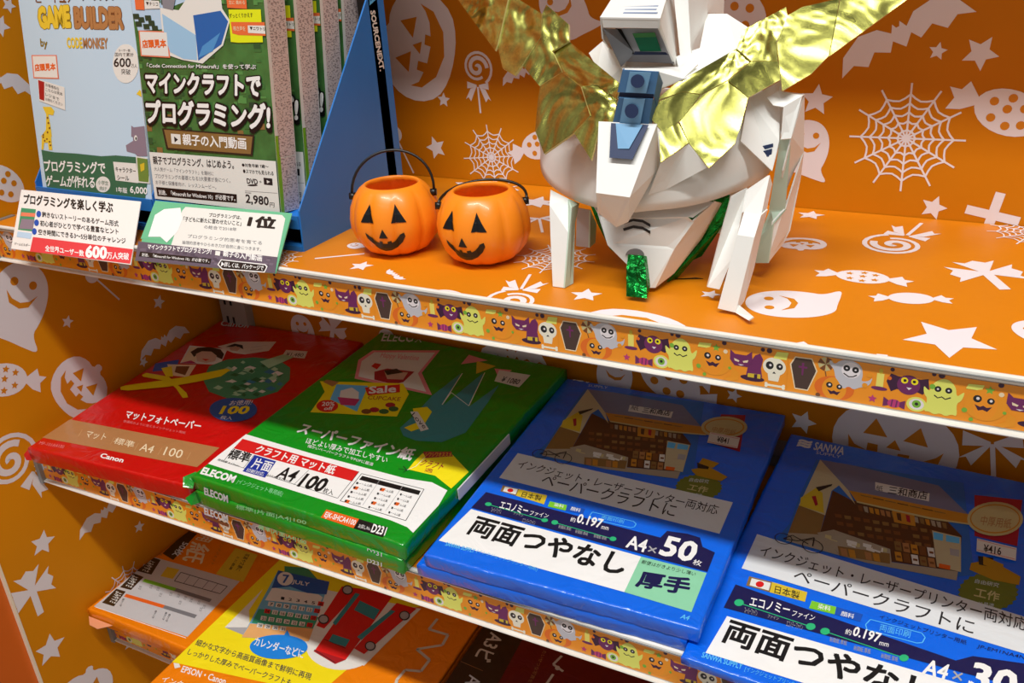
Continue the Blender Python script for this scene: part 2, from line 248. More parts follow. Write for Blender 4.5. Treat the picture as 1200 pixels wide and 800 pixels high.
["p","shopin",5,[[134.8,205.2],[139.7,206.2],[140.6,201.9],[136.1,201.0]]],
["p","shopin",5,[[67.3,186.4],[72.4,187.4],[73.7,183.1],[69.0,182.2]]],
["p","brownp",5,[[74.5,187.4],[79.6,188.4],[80.8,184.1],[76.2,183.2]]],
["p","wood",5,[[81.7,188.4],[86.7,189.4],[87.9,185.1],[83.3,184.3]]],
["p","brownp",5,[[88.8,189.4],[93.8,190.4],[95.0,186.1],[90.4,185.3]]],
["p","brownp",5,[[95.9,190.4],[100.9,191.4],[102.0,187.1],[97.4,186.2]]],
["p","brownp",5,[[102.9,191.4],[107.9,192.4],[109.0,188.1],[104.4,187.2]]],
["p","brownp",5,[[110.0,192.4],[114.9,193.4],[115.9,189.1],[111.4,188.2]]],
["p","brownp",5,[[116.9,193.3],[121.8,194.3],[122.9,190.1],[118.3,189.2]]],
["p","wood",5,[[123.9,194.3],[128.8,195.3],[129.7,191.0],[125.2,190.2]]],
["p","brownp",5,[[130.8,195.3],[135.6,196.3],[136.6,192.0],[132.1,191.2]]],
["p","wood",5,[[137.6,196.2],[142.5,197.2],[143.4,193.0],[138.9,192.1]]],
["p","floorc",6,[[53.1,174.6],[64.1,183.8],[108.8,177.8],[113.5,160.6],[76.9,154.6]]],
["p","wood",7,[[71.7,165.0],[109.7,172.3],[112.1,160.1],[75.6,154.2]]],
["p","paper",7,[[77.7,172.7],[84.2,172.8],[84.8,168.1],[78.4,168.7]]],
["p","cream2",7,[[100.4,177.1],[106.8,177.2],[107.3,172.5],[101.0,173.1]]],
["p","paper",7,[[97.7,176.1],[104.1,176.2],[104.6,171.5],[98.3,172.1]]],
["p","paper",7,[[97.4,176.5],[103.8,176.6],[104.3,171.9],[98.0,172.5]]],
["p","cream2",7,[[80.4,174.5],[87.0,174.6],[87.5,169.9],[81.2,170.5]]],
["p","paper",7,[[76.3,175.6],[82.9,175.7],[83.5,171.0],[77.1,171.6]]],
["p","paper",7,[[88.7,176.6],[95.2,176.8],[95.7,172.0],[89.4,172.6]]],
["p","cream2",7,[[59.6,175.2],[66.3,175.3],[67.0,170.5],[60.4,171.1]]],
["p","paper",7,[[92.0,173.3],[98.4,173.4],[98.9,168.7],[92.6,169.3]]],
["p","cream2",7,[[63.1,174.2],[69.8,174.4],[70.4,169.6],[63.9,170.2]]],
["p","floorc",7,[[64.5,175.3],[71.2,175.4],[71.8,170.7],[65.3,171.3]]],
["p","paper",7,[[96.1,174.3],[102.5,174.5],[103.0,169.8],[96.7,170.4]]],
["p","floorc",7,[[96.2,176.6],[102.7,176.8],[103.1,172.0],[96.8,172.6]]],
["p","paper",7,[[77.8,175.5],[84.3,175.7],[84.9,170.9],[78.5,171.5]]],
["p","tan",8,[[74.0,163.3],[78.8,163.9],[81.9,155.0],[77.3,154.7]]],
["p","awn",8,[[80.0,164.3],[84.7,164.9],[87.8,156.0],[83.2,155.8]]],
["p","wood",8,[[86.0,165.4],[90.6,166.0],[93.6,157.0],[89.1,156.8]]],
["p","tan",8,[[91.9,166.4],[96.6,167.0],[99.5,158.1],[94.9,157.8]]],
["p","awn",8,[[97.8,167.4],[102.4,168.0],[105.3,159.1],[100.8,158.9]]],
["p","wood",8,[[103.7,168.4],[108.3,169.0],[111.1,160.1],[106.6,159.9]]],
["p","wood",7,[[109.6,188.7],[114.4,189.6],[117.5,178.8],[112.7,178.1]]],
["p","brownp",8,[[111.9,184.5],[115.0,184.9],[115.7,182.3],[112.6,181.9]]],
["p","tan",7,[[115.7,189.3],[120.4,190.3],[123.4,179.4],[118.7,178.8]]],
["p","brownp",8,[[117.9,185.2],[121.0,185.5],[121.6,183.0],[118.6,182.6]]],
["p","awn",7,[[121.7,190.0],[126.4,190.9],[129.4,180.1],[124.6,179.5]]],
["p","brownp",8,[[123.9,185.9],[126.9,186.2],[127.6,183.7],[124.5,183.3]]],
["p","brownp",7,[[127.7,190.7],[132.4,191.6],[135.3,180.8],[130.5,180.2]]],
["p","brownp",8,[[129.8,186.5],[132.9,186.9],[133.5,184.3],[130.5,184.0]]],
["p","paper",7,[[133.6,191.3],[138.3,192.2],[141.1,181.5],[136.4,180.9]]],
["p","brownp",8,[[135.8,187.2],[138.8,187.6],[139.4,185.0],[136.4,184.6]]],
["p","awn",7,[[112.3,176.3],[117.0,177.2],[120.1,166.6],[115.4,166.0]]],
["p","brownp",8,[[114.6,172.2],[117.6,172.6],[118.3,170.1],[115.2,169.7]]],
["p","brownp",7,[[118.3,177.0],[123.0,177.9],[126.0,167.3],[121.2,166.7]]],
["p","brownp",8,[[120.5,172.9],[123.5,173.3],[124.2,170.8],[121.2,170.4]]],
["p","paper",7,[[124.2,177.7],[128.9,178.6],[131.8,168.0],[127.1,167.4]]],
["p","brownp",8,[[126.4,173.6],[129.4,174.0],[130.1,171.5],[127.0,171.1]]],
["p","wood",7,[[130.2,178.3],[134.8,179.3],[137.6,168.7],[132.9,168.1]]],
["p","brownp",8,[[132.3,174.3],[135.3,174.7],[135.9,172.2],[132.9,171.8]]],
["p","tan",7,[[136.0,179.0],[140.6,179.9],[143.4,169.4],[138.8,168.8]]],
["p","brownp",8,[[138.1,175.0],[141.1,175.4],[141.7,172.9],[138.7,172.5]]],
["p","wallc",7,[[133.7,213.9],[155.0,214.0],[160.6,172.2],[144.0,171.3]]],
["p","sky",8,[[135.0,212.2],[142.2,212.4],[143.2,203.8],[136.6,203.3]]],
["p","sky",8,[[144.2,212.4],[154.0,212.9],[155.0,205.4],[145.5,204.2]]],
["p","orng",8,[[144.6,175.5],[152.6,176.3],[153.2,171.2],[145.4,170.5]]],
["p","grey1",8,[[149.2,197.1],[155.9,197.7],[157.0,189.4],[150.7,188.9]]],
["l","dark",9,0.7,[[37.5,158.4],[38.0,155.9],[37.6,153.4],[36.1,151.4],[33.9,150.1],[31.3,149.7],[28.7,150.3],[26.4,151.8],[24.9,154.0],[24.2,156.6],[24.7,159.0],[26.1,161.1],[28.4,162.4],[31.0,162.8],[33.7,162.1],[35.9,160.6],[37.5,158.4]]],
["l","dark",9,0.7,[[61.7,159.0],[62.3,155.9],[61.8,152.9],[60.1,150.4],[57.6,148.9],[54.6,148.5],[51.5,149.3],[48.9,151.2],[47.1,153.9],[46.4,157.0],[46.9,160.1],[48.5,162.6],[51.1,164.2],[54.2,164.6],[57.3,163.7],[59.9,161.8],[61.7,159.0]]],
["l","dark",9,0.9,[[31.2,156.2],[42.0,158.2],[52.9,167.3],[54.4,156.5]]],
["l","dark",9,0.9,[[31.2,156.2],[36.5,163.4],[50.7,157.7]]],
["t","dark",8,"三和商店",0.02,[96.1,252.1],[123.1,254.1],[95.1,261.7]],
["t","dark",8,"紙",0,[84.2,253.8],[91.9,253.5],[82.8,262.0]],
["t","logow",3,"≋",0.04,[9.0,288.1],[20.9,288.7],[7.5,302.1]],
["t","dimw",3,"SANWA",0.02,[23.6,288.0],[49.7,290.2],[21.9,298.6]],
["t","dimw",3,"SUPPLY",0,[28.6,281.8],[48.9,283.8],[27.7,286.2]],
["p","redb",1,[[168.0,273.3],[189.7,279.1],[199.0,218.7],[168.9,223.9]]],
["p","cream2",8,[[196.3,258.4],[196.7,254.3],[196.2,250.1],[194.6,246.1],[192.2,242.3],[189.0,239.0],[185.2,236.3],[180.9,234.4],[176.5,233.3],[172.0,233.2],[167.7,233.9],[163.8,235.6],[160.6,238.1],[158.1,241.2],[156.5,245.0],[155.9,249.1],[156.3,253.3],[157.8,257.6],[160.2,261.5],[163.5,265.0],[167.4,267.7],[171.8,269.7],[176.4,270.8],[181.1,270.8],[185.4,269.9],[189.3,268.1],[192.5,265.5],[194.9,262.2]]],
["p","awn",9,[[193.7,257.6],[194.1,254.3],[193.5,250.9],[192.1,247.6],[189.9,244.5],[187.1,241.8],[183.7,239.6],[180.0,237.9],[176.1,237.0],[172.2,236.7],[168.5,237.3],[165.2,238.5],[162.4,240.4],[160.4,242.9],[159.1,245.8],[158.6,249.1],[159.1,252.5],[160.5,255.9],[162.6,259.1],[165.5,262.0],[169.0,264.3],[172.8,265.9],[176.8,266.9],[180.8,267.1],[184.5,266.5],[187.8,265.1],[190.6,263.1],[192.6,260.6]]],
["p","cream2",10,[[192.5,257.1],[192.7,254.3],[192.2,251.3],[190.8,248.4],[188.8,245.7],[186.1,243.2],[183.0,241.2],[179.6,239.7],[175.9,238.8],[172.4,238.5],[169.0,238.9],[165.9,240.0],[163.4,241.6],[161.5,243.7],[160.3,246.3],[160.0,249.1],[160.5,252.1],[161.8,255.1],[163.8,257.9],[166.5,260.5],[169.7,262.5],[173.3,264.1],[177.0,265.0],[180.6,265.2],[184.1,264.7],[187.1,263.6],[189.6,261.9],[191.4,259.7]]],
["t","tan",11,"中厚用紙",0.01,[167.1,240.7],[188.4,241.4],[167.1,249.9]],
["p","paper",12,[[166.5,239.2],[194.1,238.9],[195.9,221.9],[168.5,221.9]]],
["l","redp",13,0.5,[[168.0,237.7],[193.6,236.8]]],
["l","redp",13,0.5,[[169.1,223.3],[194.9,223.4]]],
["t","dark",13,"¥841",0.02,[176.0,225.7],[186.6,225.6],[174.9,234.9]],
["p","olive",2,[[196.5,162.8],[198.4,160.9],[197.0,158.4],[198.3,156.1],[196.3,153.9],[196.9,151.3],[194.5,149.7],[194.4,147.0],[191.7,145.9],[190.8,143.3],[188.0,142.9],[186.5,140.5],[183.8,140.8],[181.7,138.7],[179.2,139.8],[176.8,138.2],[174.7,139.8],[171.9,138.9],[170.4,141.1],[167.6,140.8],[166.7,143.4],[164.0,143.8],[163.9,146.6],[161.4,147.7],[162.0,150.5],[160.0,152.3],[161.3,154.9],[159.9,157.2],[161.9,159.4],[161.1,162.1],[163.6,163.8],[163.7,166.7],[166.5,167.8],[167.3,170.6],[170.3,170.9],[171.8,173.5],[174.7,173.1],[176.8,175.3],[179.4,174.1],[181.9,175.7],[184.0,173.9],[186.9,174.9],[188.4,172.6],[191.3,172.8],[192.0,170.1],[194.8,169.6],[194.8,166.8],[197.2,165.5]]],
["t","dimw",3,"自由研究",0,[169.2,161.4],[185.4,163.8],[168.9,166.9]],
["t","cream2",3,"工作",0.03,[170.7,149.7],[187.5,150.3],[170.7,158.6]],
["t","dimw",3,"に最適",0,[176.7,143.2],[185.1,144.0],[176.5,147.4]],
["p","ochre",4,[[166.4,178.7],[178.8,187.8],[198.3,178.4],[194.8,170.5],[173.5,171.4],[168.4,175.4]]],
["p","dark",5,[[168.2,189.9],[179.6,191.0],[180.0,183.5],[171.1,182.1]]],
["p","ochre",6,[[171.0,198.1],[186.7,195.2],[183.2,186.3],[170.0,189.4]]],
["p","wlab",2,[[11.2,151.3],[11.9,111.5],[210.8,103.7],[210.9,145.9]]],
["t","dark",3,"インクジェット・レーザープリンター両対応",0.004,[19.5,130.2],[202.6,125.4],[19.1,142.8]],
["t","dark",3,"ペーパークラフトに",0.01,[49.8,114.6],[171.5,111.0],[48.3,131.4]],
["p","wood",1,[[19.9,102.8],[35.5,102.7],[37.2,93.3],[21.5,94.4]]],
["p","yel2",1,[[35.5,102.7],[62.4,102.8],[64.7,90.7],[37.2,93.3]]],
["p","paper",2,[[22.7,101.5],[34.8,101.9],[36.2,94.6],[23.7,95.1]]],
["p","redp",3,[[31.8,99.1],[32.0,98.6],[32.1,98.0],[32.0,97.5],[31.8,96.9],[31.5,96.5],[31.1,96.1],[30.5,95.9],[30.0,95.7],[29.4,95.7],[28.8,95.9],[28.2,96.1],[27.7,96.4],[27.2,96.9],[26.9,97.4],[26.7,97.9],[26.7,98.5],[26.7,99.1],[26.9,99.6],[27.3,100.0],[27.7,100.4],[28.2,100.7],[28.8,100.8],[29.4,100.8],[30.0,100.7],[30.6,100.4],[31.1,100.1],[31.5,99.7]]],
["t","dark",3,"日本製",0.01,[41.8,93.3],[60.1,93.3],[40.5,100.6]],
["p","lime",2,[[67.9,96.1],[83.5,96.3],[85.3,89.0],[68.9,89.0]]],
["p","blue2",2,[[83.5,96.3],[99.7,96.4],[100.5,89.4],[85.3,89.0]]],
["t","white",3,"染料",0.01,[73.5,91.1],[82.3,91.1],[72.6,95.6]],
["t","white",3,"顔料",0.01,[88.6,90.8],[97.3,90.8],[87.8,95.8]],
["l","sky",2,0.7,[[107.0,94.8],[142.7,95.0],[145.7,92.6],[145.5,88.6],[143.1,86.7],[109.3,86.4],[106.4,90.5],[107.0,94.8]]],
["t","sky",3,"両面印刷",0.01,[116.5,89.0],[135.9,89.0],[115.9,93.9]],
["p","navy",1,[[10.3,89.2],[8.2,65.5],[213.7,58.2],[213.2,81.2],[202.7,84.2],[197.9,94.1],[187.6,95.2],[171.5,93.1],[169.0,83.5]]],
["t","white",3,"エコノミー",0.02,[31.3,72.7],[57.4,72.7],[28.5,82.5]],
["t","white",3,"ファイン",0.01,[58.9,73.2],[75.3,74.5],[57.9,79.1]],
["l","green2",2,0.8,[[18.0,74.3],[74.0,71.5]]],
["p","green2",3,[[22.7,75.5],[22.9,75.0],[23.0,74.4],[22.9,73.9],[22.6,73.4],[22.2,72.9],[21.8,72.5],[21.2,72.3],[20.5,72.1],[19.9,72.1],[19.2,72.2],[18.6,72.4],[18.1,72.7],[17.6,73.1],[17.3,73.6],[17.1,74.1],[17.1,74.7],[17.2,75.2],[17.4,75.7],[17.8,76.2],[18.3,76.6],[18.8,76.8],[19.5,77.0],[20.1,77.0],[20.8,76.9],[21.4,76.7],[22.0,76.4],[22.4,76.0]]],
["p","green2",3,[[76.6,72.4],[76.7,71.9],[76.8,71.4],[76.6,70.9],[76.4,70.4],[76.0,69.9],[75.5,69.6],[75.0,69.3],[74.4,69.1],[73.7,69.1],[73.1,69.2],[72.6,69.4],[72.1,69.7],[71.7,70.1],[71.4,70.5],[71.2,71.1],[71.2,71.6],[71.3,72.1],[71.6,72.6],[72.0,73.1],[72.4,73.4],[73.0,73.7],[73.6,73.9],[74.2,73.9],[74.8,73.8],[75.4,73.6],[75.9,73.3],[76.3,72.9]]],
["t","grey1",3,"スーパーファイン",0,[27.0,65.8],[36.3,66.1],[24.4,72.3]],
["t","grey1",3,"ファイン",0,[46.1,69.6],[54.9,69.2],[45.4,72.5]],
["t","grey1",3,"エコノミーファイン",0,[57.2,62.3],[68.9,62.5],[55.9,68.0]],
["t","white",3,"約",0.01,[94.2,77.3],[98.5,77.4],[92.8,83.0]],
["t","white",3,"0.197",0.035,[99.1,77.6],[120.9,77.5],[97.6,89.3]],
["t","white",3,"mm",0,[121.3,77.2],[127.3,77.4],[120.6,80.9]],
["l","green2",2,0.8,[[82.7,71.6],[134.6,68.9]]],
["p","green2",3,[[85.5,72.7],[85.7,72.0],[85.8,71.4],[85.7,70.8],[85.5,70.3],[85.1,69.8],[84.6,69.4],[84.1,69.1],[83.5,68.9],[82.9,68.9],[82.2,69.1],[81.6,69.3],[81.1,69.7],[80.7,70.2],[80.4,70.8],[80.2,71.4],[80.1,72.0],[80.2,72.6],[80.4,73.2],[80.8,73.7],[81.3,74.1],[81.8,74.3],[82.4,74.5],[83.1,74.5],[83.7,74.4],[84.3,74.1],[84.8,73.7],[85.2,73.2]]],
["p","green2",3,[[137.1,69.9],[137.3,69.3],[137.3,68.7],[137.2,68.1],[136.9,67.5],[136.6,67.1],[136.1,66.7],[135.6,66.4],[135.0,66.3],[134.4,66.3],[133.8,66.4],[133.3,66.6],[132.8,67.0],[132.4,67.5],[132.1,68.0],[132.0,68.6],[132.0,69.2],[132.1,69.8],[132.3,70.4],[132.7,70.8],[133.2,71.2],[133.7,71.5],[134.3,71.6],[134.9,71.6],[135.5,71.5],[136.0,71.2],[136.5,70.9],[136.9,70.4]]],
["t","grey1",3,"新聞紙 厚紙",0,[88.4,66.1],[99.5,66.2],[87.3,70.2]],
["t","grey1",3,"新聞紙 厚紙",0,[103.5,65.3],[114.4,65.4],[102.5,69.3]],
["t","grey1",3,"新聞紙 厚紙",0,[119.5,65.3],[130.3,65.4],[118.6,69.3]],
["t","white",3,"A4",0.03,[147.0,63.1],[163.3,62.1],[145.4,78.2]],
["t","grey1",3,"×",0,[164.7,64.1],[171.7,63.9],[163.6,71.1]],
["t","white",3,"50",0.045,[173.3,63.6],[200.5,63.4],[173.1,87.9]],
["t","white",3,"枚",0.01,[200.9,61.8],[207.5,62.0],[200.5,68.3]],
["p","white",1,[[9.2,63.7],[3.3,18.6],[163.0,16.1],[162.0,57.1]]],
["p","mint2",1,[[162.0,57.1],[163.0,16.1],[214.2,13.9],[213.5,56.8]]],
["t","black",3,"両面つやなし",0.042,[19.4,33.4],[155.3,30.2],[18.9,58.7]],
["t","black",3,"郵便はがきより少し薄い",0,[164.6,49.5],[206.5,50.3],[164.3,53.9]],
["t","navy",3,"厚手",0.05,[168.1,23.9],[207.1,28.8],[167.0,42.4]],
["t","sky",3,"SANWA SUPPLY",0.03,[11.1,14.7],[37.6,15.0],[10.5,19.3]],
["t","sky",3,"[インクジェットプリンター用紙]",0,[39.2,15.6],[93.2,12.9],[38.9,20.2]],
["t","sky",3,"A4",0.03,[208.4,5.1],[214.4,5.1],[208.9,9.9]]],"B2":[["p","shopblue",2,[[30.3,260.1],[148.4,272.3],[168.5,161.5],[148.1,148.4],[25.9,140.3],[31.4,166.2],[29.6,205.9]]],
["p","roofc",3,[[33.3,261.1],[60.7,263.3],[130.7,261.0],[159.0,228.7],[65.2,225.6]]],
["p","wallc",4,[[33.3,261.1],[32.3,191.8],[54.7,187.2],[52.3,220.8],[56.2,230.5],[73.7,210.5],[64.8,226.7]]],
["p","wood",3,[[32.3,191.8],[54.4,187.9],[56.3,162.1],[33.4,154.7]]],
["p","yel2",5,[[31.3,202.0],[39.5,219.8],[46.2,215.0],[53.3,189.4],[33.2,191.3]]],
["p","redb",6,[[39.1,207.0],[42.0,209.1],[46.4,198.2],[44.8,195.8]]],
["p","dark",6,[[39.2,220.5],[50.9,230.1],[50.8,227.3],[42.8,215.9]]],
["p","shopin",3,[[53.0,221.8],[69.6,214.9],[143.6,215.9],[155.4,202.3],[157.7,160.3],[112.4,152.3],[75.4,145.0],[56.3,162.1],[54.8,188.0]]],
["p","awn",7,[[65.0,226.4],[86.4,227.8],[157.3,231.1],[165.2,220.0],[132.0,214.7],[74.4,213.4]]],
["p","cream2",8,[[73.5,214.7],[131.5,215.9],[164.1,220.4],[164.6,218.8],[131.4,213.4],[74.7,212.7]]],
["p","wood",8,[[74.8,224.1],[83.3,224.4],[84.5,223.4],[75.8,222.9]]],
["p","shopin",8,[[84.6,224.3],[92.9,224.7],[94.1,223.6],[85.4,223.1]]],
["p","wood",8,[[94.2,224.6],[102.5,224.9],[103.6,223.8],[95.1,223.3]]],
["p","shopin",8,[[103.8,224.8],[111.9,225.1],[113.2,224.1],[104.6,223.5]]],
["p","wood",8,[[113.2,225.0],[121.4,225.4],[122.6,224.3],[114.1,223.8]]],
["p","shopin",8,[[122.7,225.3],[130.8,225.6],[131.8,224.5],[123.4,224.0]]],
["p","wood",8,[[131.9,225.5],[140.0,225.8],[141.1,224.8],[132.8,224.2]]],
["p","floorc",4,[[33.4,154.7],[56.3,162.1],[75.4,145.0],[112.6,151.7],[157.7,160.3],[157.9,150.2],[95.9,143.7],[34.4,144.7]]],
["p","paper",8,[[82.7,245.9],[125.6,246.9],[126.6,235.9],[84.8,234.9]]],
["p","brownp",5,[[75.6,210.1],[79.0,210.4],[81.2,203.0],[78.2,203.5]]],
["p","floorc",5,[[80.0,210.3],[83.3,210.6],[85.5,203.2],[82.6,203.8]]],
["p","awn",5,[[84.4,210.5],[87.6,210.8],[89.7,203.5],[86.9,204.0]]],
["p","awn",5,[[88.7,210.7],[92.0,211.0],[94.1,203.7],[91.1,204.2]]],
["p","tan",5,[[93.0,210.9],[96.2,211.2],[98.3,203.9],[95.5,204.4]]],
["p","tan",5,[[97.3,211.1],[100.5,211.4],[102.5,204.2],[99.7,204.7]]],
["p","wood",5,[[101.6,211.3],[104.8,211.6],[106.8,204.3],[103.9,204.8]]],
["p","awn",5,[[105.9,211.5],[109.0,211.9],[111.0,204.6],[108.2,205.1]]],
["p","floorc",5,[[110.1,211.8],[113.3,212.0],[115.3,204.8],[112.4,205.2]]],
["p","brownp",5,[[114.3,211.9],[117.5,212.2],[119.4,205.0],[116.7,205.5]]],
["p","floorc",5,[[118.6,212.1],[121.7,212.5],[123.5,205.2],[120.8,205.7]]],
["p","wood",5,[[122.8,212.4],[126.0,212.6],[127.8,205.4],[124.9,205.9]]],
["p","awn",5,[[126.9,212.5],[130.1,212.9],[131.9,205.6],[129.2,206.1]]],
["p","floorc",5,[[131.2,212.8],[134.2,213.0],[136.1,205.9],[133.3,206.4]]],
["p","floorc",5,[[135.3,212.9],[138.4,213.2],[140.1,206.0],[137.4,206.5]]],
["p","wood",5,[[139.5,213.1],[142.5,213.5],[144.2,206.3],[141.5,206.8]]],
["p","awn",6,[[101.8,213.2],[118.6,215.1],[121.9,200.4],[106.1,199.2]]],
["p","shopin",7,[[105.5,211.5],[108.8,211.9],[111.1,202.6],[108.0,203.1]]],
["p","redb",7,[[112.5,212.0],[115.6,211.9],[117.8,203.0],[114.8,203.8]]],
["p","brownp",5,[[61.2,191.9],[66.4,192.9],[67.6,188.6],[62.8,187.8]]],
["p","wood",5,[[68.5,192.8],[73.7,193.7],[74.8,189.5],[70.1,188.7]]],
["p","brownp",5,[[75.8,193.7],[80.9,194.6],[82.0,190.3],[77.3,189.6]]],
["p","brownp",5,[[83.0,194.6],[88.0,195.5],[89.1,191.2],[84.4,190.4]]],
["p","wood",5,[[90.1,195.4],[95.1,196.4],[96.2,192.2],[91.6,191.3]]],
["p","wood",5,[[97.2,196.4],[102.2,197.3],[103.2,193.0],[98.7,192.2]]],
["p","wood",5,[[104.3,197.2],[109.3,198.1],[110.3,193.9],[105.7,193.1]]],
["p","brownp",5,[[111.3,198.1],[116.3,199.0],[117.2,194.7],[112.7,194.0]]],
["p","brownp",5,[[118.3,198.9],[123.2,199.8],[124.2,195.6],[119.6,194.8]]],
["p","wood",5,[[125.3,199.8],[130.2,200.6],[131.1,196.4],[126.6,195.7]]],
["p","brownp",5,[[132.2,200.6],[137.2,201.6],[138.0,197.3],[133.4,196.5]]],
["p","brownp",5,[[64.7,183.0],[69.8,183.9],[71.0,179.8],[66.3,178.9]]],
["p","brownp",5,[[71.9,183.9],[77.0,184.8],[78.1,180.7],[73.4,179.9]]],
["p","shopin",5,[[79.0,184.8],[84.1,185.7],[85.2,181.5],[80.5,180.8]]],
["p","wood",5,[[86.1,185.7],[91.2,186.6],[92.3,182.4],[87.6,181.7]]],
["p","wood",5,[[93.2,186.6],[98.2,187.6],[99.3,183.3],[94.6,182.5]]],
["p","brownp",5,[[100.2,187.4],[105.2,188.4],[106.3,184.3],[101.6,183.4]]],
["p","brownp",5,[[107.2,188.4],[112.2,189.3],[113.2,185.1],[108.6,184.3]]],
["p","shopin",5,[[114.3,189.3],[119.1,190.1],[120.1,186.0],[115.6,185.2]]],
["p","wood",5,[[121.2,190.1],[126.0,191.0],[126.9,186.9],[122.5,186.1]]],
["p","brownp",5,[[128.1,191.0],[132.9,191.8],[133.8,187.7],[129.3,187.0]]],
["p","shopin",5,[[134.9,191.8],[139.7,192.8],[140.5,188.6],[136.1,187.8]]],
["p","shopin",5,[[68.1,174.3],[73.1,175.2],[74.3,171.1],[69.7,170.2]]],
["p","brownp",5,[[75.2,175.2],[80.2,176.1],[81.3,172.0],[76.8,171.1]]],
["p","wood",5,[[82.3,176.1],[87.2,177.0],[88.3,172.9],[83.8,172.2]]],
["p","brownp",5,[[89.3,177.0],[94.2,177.9],[95.3,173.8],[90.8,173.1]]],
["p","brownp",5,[[96.3,177.9],[101.2,178.8],[102.2,174.7],[97.7,173.9]]],
["p","brownp",5,[[103.2,178.8],[108.2,179.7],[109.2,175.6],[104.6,174.8]]],
["p","brownp",5,[[110.2,179.7],[115.1,180.7],[116.0,176.5],[111.5,175.7]]],
["p","brownp",5,[[117.0,180.6],[121.9,181.5],[122.9,177.5],[118.3,176.6]]],
["p","wood",5,[[123.9,181.5],[128.8,182.4],[129.6,178.3],[125.1,177.5]]],
["p","brownp",5,[[130.8,182.4],[135.5,183.3],[136.4,179.2],[132.0,178.5]]],
["p","wood",5,[[137.5,183.2],[142.3,184.1],[143.1,180.1],[138.7,179.3]]],
["p","floorc",6,[[53.9,163.1],[64.9,171.8],[108.8,165.8],[113.0,149.3],[76.9,143.8]]],
["p","wood",7,[[72.0,153.8],[109.5,160.5],[111.7,148.9],[75.6,143.4]]],
["p","paper",7,[[78.0,161.1],[84.4,161.2],[84.9,156.7],[78.7,157.3]]],
["p","cream2",7,[[100.5,165.2],[106.8,165.2],[107.2,160.7],[101.0,161.3]]],
["p","paper",7,[[97.8,164.2],[104.1,164.3],[104.5,159.8],[98.3,160.4]]],
["p","paper",7,[[97.5,164.6],[103.8,164.7],[104.2,160.2],[98.0,160.8]]],
["p","cream2",7,[[80.7,162.8],[87.2,162.9],[87.6,158.4],[81.4,159.0]]],
["p","paper",7,[[76.7,163.9],[83.2,163.9],[83.7,159.4],[77.4,160.1]]],
["p","paper",7,[[88.9,164.8],[95.3,164.9],[95.7,160.3],[89.6,160.9]]],
["p","cream2",7,[[60.3,163.6],[66.9,163.7],[67.5,159.1],[61.0,159.7]]],
["p","paper",7,[[92.1,161.6],[98.4,161.6],[98.8,157.2],[92.6,157.8]]],
["p","cream2",7,[[63.7,162.6],[70.3,162.8],[70.8,158.2],[64.4,158.8]]],
["p","floorc",7,[[65.1,163.7],[71.7,163.7],[72.2,159.2],[65.8,159.8]]],
["p","paper",7,[[96.2,162.5],[102.5,162.7],[102.9,158.2],[96.7,158.8]]],
["p","floorc",7,[[96.3,164.7],[102.7,164.9],[103.0,160.3],[96.8,160.9]]],
["p","paper",7,[[78.2,163.8],[84.6,163.9],[85.1,159.3],[78.8,159.9]]],
["p","tan",8,[[74.2,152.1],[79.0,152.7],[81.8,144.2],[77.3,143.9]]],
["p","awn",8,[[80.1,153.1],[84.8,153.6],[87.7,145.1],[83.1,144.9]]],
["p","wood",8,[[86.1,154.1],[90.6,154.6],[93.4,146.0],[89.0,145.8]]],
["p","tan",8,[[91.9,155.0],[96.5,155.5],[99.2,147.0],[94.7,146.8]]],
["p","awn",8,[[97.7,155.9],[102.3,156.5],[104.9,147.9],[100.5,147.8]]],
["p","wood",8,[[103.6,156.8],[108.1,157.4],[110.7,148.9],[106.2,148.7]]],
["p","wood",7,[[109.8,176.2],[114.5,177.0],[117.3,166.7],[112.6,166.1]]],
["p","brownp",8,[[111.9,172.2],[115.0,172.5],[115.6,170.1],[112.6,169.7]]],
["p","tan",7,[[115.8,176.7],[120.4,177.7],[123.2,167.2],[118.5,166.7]]],
["p","brownp",8,[[117.9,172.8],[120.9,173.1],[121.5,170.7],[118.5,170.3]]],
["p","awn",7,[[121.7,177.4],[126.3,178.2],[129.1,167.9],[124.3,167.3]]],
["p","brownp",8,[[123.8,173.4],[126.7,173.7],[127.4,171.3],[124.3,171.0]]],
["p","brownp",7,[[127.6,178.0],[132.3,178.8],[134.9,168.5],[130.2,168.0]]],
["p","brownp",8,[[129.6,174.0],[132.7,174.3],[133.2,171.9],[130.2,171.6]]],
["p","paper",7,[[133.4,178.5],[138.1,179.4],[140.6,169.1],[136.0,168.6]]],
["p","brownp",8,[[135.5,174.6],[138.5,175.0],[139.0,172.5],[136.1,172.1]]],
["p","awn",7,[[112.2,164.3],[116.8,165.2],[119.7,155.0],[115.0,154.5]]],
["p","brownp",8,[[114.4,160.4],[117.3,160.8],[118.0,158.4],[114.9,158.0]]],
["p","brownp",7,[[118.1,165.0],[122.7,165.8],[125.5,155.7],[120.7,155.1]]],
["p","brownp",8,[[120.2,161.0],[123.1,161.4],[123.8,159.0],[120.8,158.6]]],
["p","paper",7,[[123.9,165.6],[128.6,166.4],[131.2,156.3],[126.6,155.7]]],
["p","brownp",8,[[126.0,161.7],[129.0,162.0],[129.6,159.6],[126.5,159.3]]],
["p","wood",7,[[129.8,166.1],[134.4,167.1],[136.9,156.9],[132.3,156.4]]],
["p","brownp",8,[[131.8,162.3],[134.8,162.7],[135.3,160.3],[132.4,159.9]]],
["p","tan",7,[[135.6,166.8],[140.1,167.6],[142.7,157.6],[138.1,157.0]]],
["p","brownp",8,[[137.5,162.9],[140.5,163.3],[141.0,160.9],[138.1,160.5]]],
